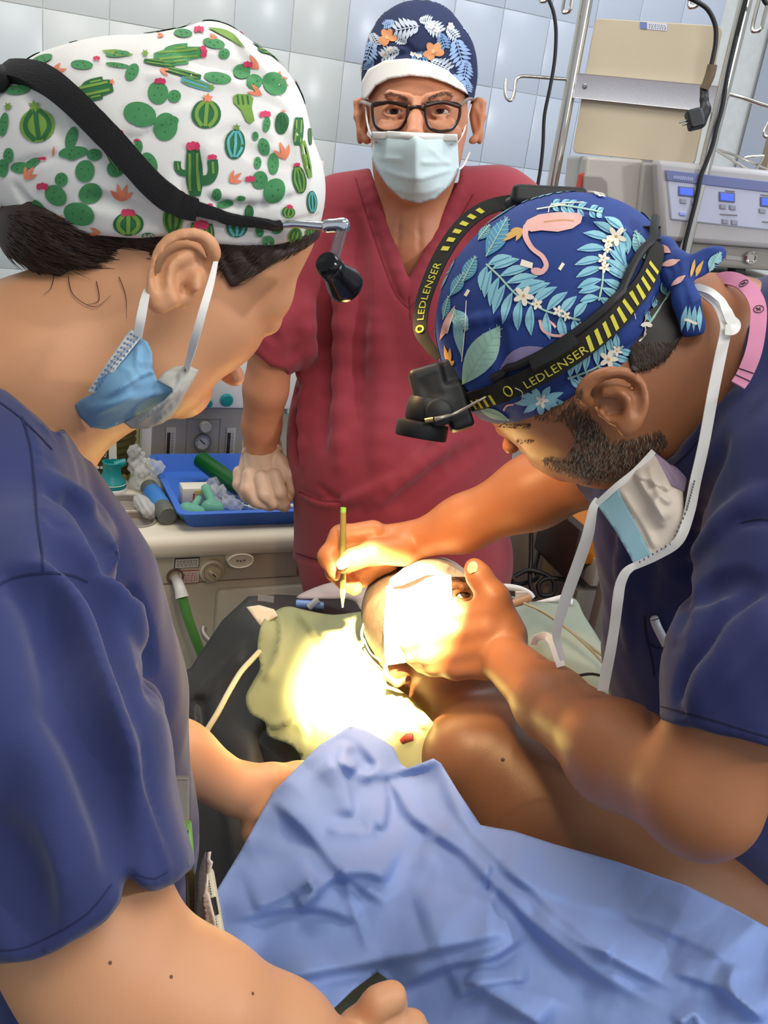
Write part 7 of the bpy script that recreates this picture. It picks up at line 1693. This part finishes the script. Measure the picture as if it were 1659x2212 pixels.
# gauze pad over the near side of the face, and the cap above it
gz = thing('gauze_pad', P(920, 1330, 1.03), "square white gauze pad laid over the patient's cheek and temple", 'gauze')
def skin_d(u, v, lift):
    c, nn = cast(TP, u, v); return (depth(c) if c is not None else 1.06)-lift
gp = [(834, 1266), (870, 1262), (920, 1240), (974, 1242), (976, 1290), (1000, 1310), (1005, 1360), (985, 1430), (940, 1434), (890, 1430), (832, 1438), (829, 1360)]
sheet('pad', gp, [(u, v, skin_d(u, v, .008)) for (u, v) in [(845, 1275), (900, 1262), (965, 1250), (968, 1290), (990, 1340), (960, 1400), (900, 1400), (850, 1420), (845, 1340), (900, 1330)]], [([(880, 1395), (912, 1405), (948, 1407)], -0.006, 5, 'r')], gauze, gz, step=6, thick=0.004, round_=False)
cp = thing('theatre_cap', P(930, 1230, 1.06), 'pale grey white cloth cap over the crown of the patient', 'cap')
S = SDF(0.002)
S.E(930, 1310, 1.115, 112, 108, 125, ang=-8, k=0); S.E(905, 1262, 1.10, 70, 52, 90, ang=-20, k=0.02)
S.keep([(838, 1272), (842, 1250), (866, 1232), (880, 1214), (915, 1206), (960, 1204), (985, 1212), (1012, 1235), (1034, 1262), (976, 1262), (974, 1243), (920, 1243), (872, 1264)], 0.003)
S.strokes([([(900, 1225), (960, 1225), (1010, 1250)], 6, 3, 10, 's'), ([(930, 1212), (980, 1230)], 5, 3, 8, 'u')], .6, 1.4)
link('cap_cloth', S.mesh('cap', 2), mat('pale_cap', 'cfc8bd', 0.85, bump=0.15, bscale=600), cp)
sheet('cap_tie', [(788, 1325), (800, 1300), (826, 1268), (832, 1300), (826, 1318), (800, 1335)], [(790, 1325, 1.12), (826, 1270, 1.09), (828, 1316, 1.10)], [], gauze, cp, step=6, thick=0.001, round_=False)
mb = MB(); mb.tube([P(794, 1326, 1.11), P(788, 1345, 1.11), P(781, 1368, 1.12), P(786, 1390, 1.12)], 0.0016, 6); mb.build('tie_cord', elastic, cp)
mb = MB(); mb.tube([P(786, 1380, 1.11), P(800, 1410, 1.105), P(824, 1430, 1.10)], 0.0009, 6); mb.build('tie_cord', elastic, cp)
# black pad of the table head
black_v = mat('black_vinyl', '33312f', 0.55, col2='2b2928', scale=6, bump=0.08, bscale=500)
tb_ = thing('operating_table', P(560, 1650, 1.25)*np.array((1, 1, 0)), 'operating table head section covered with creased black vinyl pad', 'operating table')
sheet('vinyl_pad', [(536, 1288), (600, 1284), (700, 1290), (800, 1296), (900, 1330), (960, 1500), (1000, 1700), (900, 1900), (700, 2000), (560, 2120), (430, 2120), (395, 1900), (375, 1720), (368, 1560), (368, 1468), (412, 1442), (436, 1405), (480, 1340)],
      [(536, 1290, 1.40), (640, 1286, 1.43), (800, 1296, 1.42), (370, 1468, 1.36), (436, 1405, 1.38), (480, 1460, 1.30), (560, 1400, 1.27), (640, 1400, 1.25), (500, 1600, 1.17), (600, 1600, 1.18), (420, 1600, 1.26), (400, 1800, 1.20), (520, 1800, 1.10), (640, 1700, 1.12), (800, 1500, 1.22), (950, 1600, 1.16), (560, 2100, 1.05), (430, 2100, 1.12), (900, 1880, 1.08)],
      [([(535, 1370), (480, 1440), (424, 1500), (418, 1600), (420, 1720)], 0.016, 16, 's'), ([(530, 1400), (490, 1460), (456, 1515), (452, 1620)], 0.014, 14, 's'), ([(424, 1500), (440, 1560), (440, 1640)], -0.02, 18, 'r'), ([(600, 1500), (560, 1600), (500, 1700)], 0.008, 30, 'r'), ([(480, 1720), (500, 1850), (490, 2000)], 0.012, 24, 's'), ([(560, 1830), (580, 1920), (560, 2020)], 0.012, 20, 's')],
      black_v, tb_, step=9, thick=0.01, round_=False)
mb = MB(); c = P(900, 1560, 1.35); dT = P(1550, 2050, 0.98)-P(900, 1430, 1.25); dT[2] = 0; Lt = np.linalg.norm(dT); dT /= Lt; nT = np.array((-dT[1], dT[0], 0))
oT = P(820, 1400, 1.26); zT = 0.86
cT = np.array((oT[0], oT[1], 0))+dT*0.70
mb.box(cT+eZ*(zT), dT*0.75, nT*0.20, eZ*0.035, 0.02); mb.build('table_top', black_v, tb_)
mb = MB(); mb.box(cT+eZ*0.42, dT*0.14, nT*0.12, eZ*0.40, 0.02); mb.build('column', mat('table_steel', '9a9a98', 0.35, 0.8), tb_)
mb = MB(); mb.box(cT+eZ*0.04, dT*0.4, nT*0.2, eZ*0.038, 0.015); mb.build('base', mat('table_base', '6f7173', 0.4, 0.5), tb_)
# white pillow slip showing behind the head
sheet('pillow_slip', [(640, 1290), (700, 1262), (780, 1248), (850, 1246), (900, 1260), (900, 1340), (800, 1330), (780, 1318), (760, 1296), (700, 1292)], [(640, 1290, 1.39), (720, 1262, 1.38), (850, 1246, 1.32), (800, 1320, 1.27), (900, 1340, 1.28)], [([(690, 1275), (740, 1285), (800, 1300)], 0.006, 14, 's')], mat('pillow_white', 'b7a9a6', 0.85, bump=0.1, bscale=500), None, step=8, thick=0.002)
tag(bpy.data.objects['pillow_slip'], "pale lilac white slip cloth behind the patient's head", 'pillowcase')
# items at the top of the pad
dg = 1.37
mb = MB(); mb.tube([P(640, 1304, dg), P(700, 1308, dg)], 0.0062, 12, sub=3); iv = mb.build('iv_connector', mat('connector_blue', '6d8cc4', 0.3)); tag(iv, 'small blue tubing connector lying at the top of the black pad', 'connector')
mb = MB(); mb.tube([P(668, 1312, dg-.006), P(682, 1299, dg-.008), P(688, 1295, dg-.008)], [0.005, 0.005, 0.0055], 10); mb.build('clear_valve', mat('cloudy_clear', ''), iv)
mb = MB(); mb.box(P(574, 1299, 1.39), axes(4)[0]*0.012, axes(4)[1]*0.009, _F*0.001); tp = mb.build('clear_tape', mat('tape_grey', '8a8480', 0.5), None, False); tag(tp, 'square of clear tape at the top left of the black pad', 'tape')
sheet('paper_corner', [(532, 1311), (560, 1307), (592, 1316), (600, 1330), (562, 1351)], [(532, 1311, 1.26), (592, 1316, 1.25), (562, 1351, 1.24)], [], mat('cream_paper', 'd9cbb0', 0.8), None, step=8, thick=0.001, round_=False)
tag(bpy.data.objects['paper_corner'], 'folded cream paper corner poking out beside the green drape', 'paper')
tu = thing('suction_tube', P(480, 1530, 1.1), 'thin cream tube curving down over the black pad from the green drape', 'tube')
mb = MB(); mb.tube([P(560, 1408, 1.2), P(545, 1424, 1.18), P(520, 1452, 1.15), P(494, 1495, 1.12), P(470, 1540, 1.10), P(440, 1590, 1.09), P(425, 1625, 1.09), P(420, 1690, 1.09)], 0.0036, 10); mb.build('tube', mat('cream_tube', 'c4b697', 0.4), tu)
gp_ = mat('green_plastic', ''); mb = MB(); mb.tube([P(470, 1402, 1.40), P(442, 1372, 1.42), P(440, 1356, 1.43)], 0.005, 8); tag(mb.build('metal_lever', mat('lever_grey', '716a66', 0.4, 0.4)), 'grey metal lever beside the green hose behind the black pad', 'lever')
# yellow-green waterproof drape
yd = mat('yellow_green_drape', 'b9bd8e', 0.55, col2='b2b685', scale=6, transluc=0.35)
sheet('head_drape', [(566, 1345), (590, 1322), (622, 1310), (660, 1318), (720, 1328), (792, 1322), (800, 1350), (822, 1420), (850, 1478), (890, 1510), (935, 1560), (955, 1590), (960, 1650), (900, 1720), (760, 1760), (680, 1700), (632, 1668), (650, 1640), (628, 1610), (580, 1590), (572, 1560), (540, 1540), (531, 1505), (548, 1470), (562, 1440), (556, 1400)],
      [(566, 1345, 1.24), (622, 1310, 1.27), (792, 1322, 1.21), (822, 1420, 1.13), (890, 1510, 1.075), (955, 1590, 1.03), (531, 1505, 1.17), (560, 1400, 1.22), (580, 1590, 1.13), (632, 1668, 1.08), (700, 1450, 1.13), (680, 1560, 1.085), (780, 1560, 1.05), (620, 1450, 1.17), (720, 1380, 1.17), (900, 1700, 1.0), (760, 1740, 1.01)],
      [([(600, 1316), (606, 1370), (590, 1430), (560, 1470)], 0.012, 14, 's'), ([(640, 1320), (680, 1370), (700, 1400)], 0.010, 16, 's'), ([(575, 1570), (620, 1560), (650, 1520)], 0.008, 14, 's'), ([(630, 1640), (660, 1590), (640, 1550)], 0.008, 14, 's'), ([(830, 1480), (880, 1540), (930, 1580)], 0.012, 20, 's'), ([(820, 1500), (850, 1560), (900, 1600)], 0.010, 18, 'r')],
      yd, None, step=8, thick=0.001, noise=0.0015, crumple=0.005)
tag(bpy.data.objects['head_drape'], 'yellow green waterproof drape under the brightly lit wound, edges crumpled', 'drape')
mb = MB(); mb.tube([P(868, 1602, 0.985), P(880, 1594, 0.983), P(892, 1592, 0.982)], [0.0035, 0.005, 0.0045], 10); tag(mb.build('red_clip', mat('coral_red', 'c2543c', 0.4)), 'small coral red clip on the lit edge of the green drape', 'clip')
# grey-green sheet over the body beyond the surgeon's arm
gs = mat('grey_green_sheet', '8f9887', 0.8, col2='879080', scale=5, bump=0.08, bscale=600)
sheet('body_sheet', [(1080, 1290), (1150, 1300), (1235, 1290), (1262, 1330), (1300, 1390), (1340, 1460), (1358, 1520), (1450, 1640), (1500, 1750), (1300, 1720), (1180, 1640), (1080, 1540), (1060, 1400)],
      [(1080, 1290, 1.30), (1235, 1290, 1.30), (1300, 1390, 1.18), (1358, 1520, 1.08), (1500, 1750, 1.0), (1180, 1640, 1.03), (1080, 1540, 1.08), (1060, 1400, 1.18), (1180, 1420, 1.13), (1260, 1500, 1.07)],
      [([(1130, 1310), (1220, 1340), (1290, 1400)], 0.01, 22, 'r'), ([(1150, 1400), (1250, 1460), (1330, 1530)], 0.012, 26, 's'), ([(1180, 1350), (1240, 1390), (1300, 1450)], 0.008, 18, 's')], gs, None, step=10, thick=0.0015)
tag(bpy.data.objects['body_sheet'], "grey green sheet covering the patient's chest beyond the surgeon's forearm", 'sheet')
sheet('sheet_edge', [(1150, 1301), (1200, 1288), (1228, 1280), (1238, 1296), (1236, 1310), (1226, 1294), (1190, 1300)], [(1150, 1301, 1.28), (1228, 1280, 1.28), (1236, 1310, 1.27)], [], elastic, bpy.data.objects['body_sheet'], step=6, thick=0.001, round_=False)
lead = mat('lead_wire_pale', '9a9c88', 0.4)
for pts, lb_ in (([(1090, 1283, 1.2), (1125, 1300, 1.17), (1180, 1325, 1.14), (1240, 1370, 1.11), (1300, 1430, 1.07), (1345, 1500, 1.03)], 'pale monitor lead lying uppermost across the grey green sheet'),
                 ([(1120, 1292, 1.2), (1200, 1340, 1.15), (1280, 1400, 1.09), (1330, 1440, 1.06)], 'second pale monitor lead across the grey green sheet, ending nearer the scrubs'),
                 ([(1240, 1462, 1.06), (1280, 1456, 1.05), (1330, 1470, 1.03)], 'short dark monitor lead low on the grey green sheet')):
    o = thing('monitor_lead', P(*pts[0]), lb_, 'cable'); mb = MB(); mb.tube([P(a, b, c-.03) for (a, b, c) in pts], 0.0016, 6); mb.build('wire', lead if 'pale' in lb_ else blackp, o)
at_ = thing('airway_tube', P(1110, 1280, 1.2), 'white airway tube with tan connector beside the thumb at the patient\'s face', 'tube')
mb = MB(); mb.tube([P(1062, 1272, 1.13), P(1090, 1268, 1.15), P(1120, 1272, 1.16), P(1142, 1282, 1.16), P(1150, 1292, 1.16)], 0.0042, 10); mb.build('tube', whitep, at_)
mb = MB(); mb.tube([P(1108, 1304, 1.14), P(1130, 1297, 1.14), P(1147, 1290, 1.14)], [0.005, 0.0056, 0.0045], 10); mb.build('connector', mat('tan_connector', 'b08a6c', 0.45), at_)
mb = MB(); mb.box(P(1126, 1286, 1.145), _R*.006, _D*.004, _F*.004, .001); mb.build('valve', whitep, at_)
# the big blue drape in front
bl = mat('blue_drape', '8ba3d8', 0.7, col2='859dd4', scale=4, bump=0.06, bscale=700, transluc=0.12)
BD = sheet('blue_drape', [(757, 1568), (790, 1578), (830, 1600), (850, 1615), (866, 1650), (880, 1660), (936, 1638), (952, 1648), (990, 1710), (1038, 1782), (1110, 1795), (1200, 1824), (1330, 1860), (1480, 1912), (1580, 1960), (1680, 2015), (1760, 2060), (1760, 2290), (1500, 2290), (1150, 2300), (980, 2290), (900, 2200), (872, 2180), (845, 2120), (815, 2100), (760, 2140), (705, 2192), (640, 2230), (480, 2260), (420, 2150), (440, 2060), (470, 1920), (520, 1838), (590, 1710), (640, 1660), (690, 1610)],
      [(757, 1568, 0.93), (850, 1615, 0.95), (866, 1660, 0.945), (936, 1638, 0.915), (1038, 1782, 0.875), (1330, 1860, 0.82), (1580, 1960, 0.74), (1760, 2080, 0.67), (1760, 2290, 0.60), (1300, 2290, 0.64), (980, 2290, 0.68), (900, 2190, 0.72), (815, 2100, 0.75), (700, 2200, 0.70), (480, 2250, 0.72), (430, 2100, 0.76), (500, 1900, 0.85), (590, 1710, 0.885), (690, 1800, 0.86), (800, 1750, 0.88), (700, 2000, 0.78), (900, 1950, 0.77), (1100, 2000, 0.74), (1300, 2100, 0.69), (760, 1650, 0.905), (960, 1800, 0.855), (1500, 2130, 0.66)],
      [([(757, 1568), (800, 1620), (860, 1700), (900, 1760), (1000, 1830), (1060, 1890), (1180, 2010), (1300, 2100), (1480, 2190)], 0.028, 34, 's'), ([(950, 1645), (1000, 1760), (1080, 1850), (1200, 1960), (1340, 2070), (1500, 2150)], 0.018, 30, 's'),
       ([(880, 1660), (900, 1720), (960, 1800)], -0.014, 22, 'r'), ([(1040, 1790), (1200, 1840), (1420, 1920), (1659, 2060)], 0.008, 26, 'r'), ([(1060, 1860), (1200, 1930), (1400, 1990), (1659, 2110)], 0.010, 22, 's'),
       ([(590, 1720), (680, 1810), (740, 1880), (850, 1960)], 0.012, 22, 's'), ([(640, 1960), (720, 1890), (790, 1880), (850, 1900)], 0.018, 26, 's'), ([(540, 1960), (620, 1930), (690, 1890)], 0.012, 20, 's'), ([(660, 1890), (680, 1930), (640, 1960)], 0.012, 14, 'c'),
       ([(480, 1990), (600, 1960), (700, 1960), (780, 1990)], 0.012, 24, 's'), ([(560, 2120), (700, 2090), (820, 2070), (1000, 2030), (1120, 2000)], 0.020, 30, 's'), ([(850, 2130), (960, 2080), (1060, 2060), (1140, 2010)], 0.018, 26, 's'),
       ([(1000, 2110), (1100, 2170), (1180, 2220)], 0.016, 18, 's'), ([(980, 2150), (1050, 2120), (1150, 2110)], 0.012, 22, 's'), ([(760, 1770), (740, 1690), (700, 1640)], 0.010, 18, 's'), ([(820, 1800), (830, 1720), (800, 1650)], 0.014, 20, 's'), ([(700, 1790), (780, 1800), (810, 1790)], 0.010, 16, 'c'),
       ([(1150, 1960), (1260, 2040), (1330, 2060)], 0.012, 20, 'c'), ([(1440, 2090), (1560, 2130), (1659, 2200)], 0.012, 24, 's'), ([(1590, 2080), (1580, 2140), (1659, 2212)], 0.014, 18, 'c'), ([(900, 1830), (1000, 1870), (1060, 1900)], 0.012, 22, 'r'), ([(1460, 2220), (1500, 2190), (1520, 2240)], 0.014, 18, 'c'),
       ([(740, 1860), (760, 1950), (800, 2060)], 0.006, 10, 'c'), ([(720, 1640), (760, 1660), (810, 1680)], 0.009, 12, 'c'), ([(750, 1600), (745, 1640), (770, 1660)], 0.008, 12, 'c'), ([(900, 1990), (1000, 1960), (1080, 1960)], 0.014, 26, 'r')],
      bl, None, step=7, thick=0.001, noise=0.002, seed=3, round_=False, crumple=0.007, wf=2.1)
tag(BD, 'large creased blue surgical drape raised to a peak in the foreground', 'drape')
mb = MB(); mb.tube([P(757, 1545, 0.935), P(757, 1572, 0.93)], 0.0006, 6, sub=2); tag(mb.build('suture_needle', steel), 'fine steel needle standing at the peak of the blue drape', 'needle')
# grey-green sheet below the drape, and things in the woman's pocket
sheet('under_sheet', [(640, 2240), (720, 2180), (830, 2090), (880, 2130), (900, 2230), (860, 2300), (700, 2320)], [(640, 2240, 0.80), (830, 2090, 0.84), (900, 2230, 0.80), (700, 2320, 0.78)], [([(760, 2160), (820, 2200), (850, 2260)], 0.01, 20, 's')], mat('dull_green_sheet', '6f7a66', 0.8, bump=0.1, bscale=500), None, step=10, thick=0.0015)
tag(bpy.data.objects['under_sheet'], "dull green sheet under the blue drape beside the woman's near hand", 'sheet')
ph = thing('phone', P(460, 1960, 0.64), "pale phone standing in the woman's pocket, charging socket upward", 'phone')
pc_ = P(461, 1958, 0.60); e3 = (pc_-CAM)/np.linalg.norm(pc_-CAM); t_ = math.radians(80); e1 = math.cos(t_)*_R+math.sin(t_)*_D; e1 -= e3*(e1@e3); e1 /= np.linalg.norm(e1); e2 = np.cross(e3, e1)
S = SDF(0.0012); S.rbox(pc_+e3*0.0705, (0.0245, 0.0043, 0.070), np.array((e1, e2, e3)), 0.004, 0.002)
phb = link('case', S.mesh('phone', 1), mat('phone_cream', 'cfc4a4', 0.35), ph)
mb = MB(); mb.box(pc_-e3*0.0002, e1*0.0046, e2*0.0019, e3*0.0012, 0.0008); mb.build('charging_port', mat('port_dark', '1f1a16', 0.5), ph)
mb = MB()
for i in range(6):
    for s_ in (-1, 1): mb.lathe(pc_-e3*0.0001+e1*(s_*(0.0078+i*0.0016)), -e3, [(0.00045, 0), (0.00045, 0.0005), (0, 0.0005)], 8)
o = mb.build('speaker_hole', mat('port_dark', ''), ph); o['kind'] = 'stuff'
sheet('pocket_tissue', [(447, 1842), (452, 1840), (450, 1856), (456, 1862), (452, 1880), (446, 1890), (448, 1920), (452, 1950), (462, 1990), (464, 2010), (452, 2030), (440, 2020), (442, 1980), (436, 1940), (446, 1900), (444, 1860)], [(448, 1842, 0.60), (440, 1940, 0.595), (462, 2000, 0.59), (445, 2020, 0.60)], [([(446, 1900), (440, 1950), (450, 2010)], 0.004, 8, 'c')], mat('tissue_white', 'd9cabb', 0.8, bump=0.2, bscale=300), None, step=5, thick=0.0015, round_=False)
tag(bpy.data.objects['pocket_tissue'], "crumpled white tissue beside the phone in the woman's pocket", 'tissue')
sheet('pocket_sleeve', [(444, 1840), (436, 1860), (428, 1890), (425, 1960), (423, 2040), (446, 2040), (444, 1960), (447, 1890)], [(444, 1840, 0.603), (425, 1960, 0.603), (446, 2040, 0.603)], [], mat('clear_grey_sleeve', '8c8584', 0.2, trans=0.4, ior=1.1), None, step=6, thick=0.001, round_=False)
tag(bpy.data.objects['pocket_sleeve'], "clear grey plastic sleeve behind the tissue in the woman's pocket", 'sleeve')
mk = thing('green_marker', P(408, 1800, 0.66), "green pen with transparent barrel in the woman's breast pocket", 'pen')
mb = MB(); mb.tube([P(403, 1776, 0.66), P(405, 1800, 0.66), P(409, 1858, 0.655)], 0.0036, 10, sub=3); mb.build('cap', mat('lime_plastic', '7cae4c', 0.35), mk)
mb = MB(); mb.tube([P(409, 1858, 0.655), P(411, 1900, 0.652), P(412, 1990, 0.65)], 0.0032, 10, sub=3); mb.build('barrel', mat('amber_clear', '4a3c22', 0.2), mk)
mb = MB(); mb.box(P(405, 1812, 0.6555), _R*.0006, _D*.006, _F*.0006); mb.build('clip', mat('dark_green', ''), mk)
mb = MB(); mb.lathe(P(394, 1990, 0.62), -_D, [(0.0, 0), (0.003, 0.0), (0.003, 0.005), (0, 0.007)], 12); tag(mb.build('yellow_marker', mat('yellow_plastic', '')), "small yellow cap in the woman's pocket just above her forearm", 'cap')
mb = MB(); mb.box(P(393, 1725, 0.72), _R*.004, _D*.016, _F*.003, .001); tag(mb.build('badge_holder', mat('badge_grey', '9a9188', 0.5)), "narrow grey badge holder at the edge of the navy scrubs", 'badge')
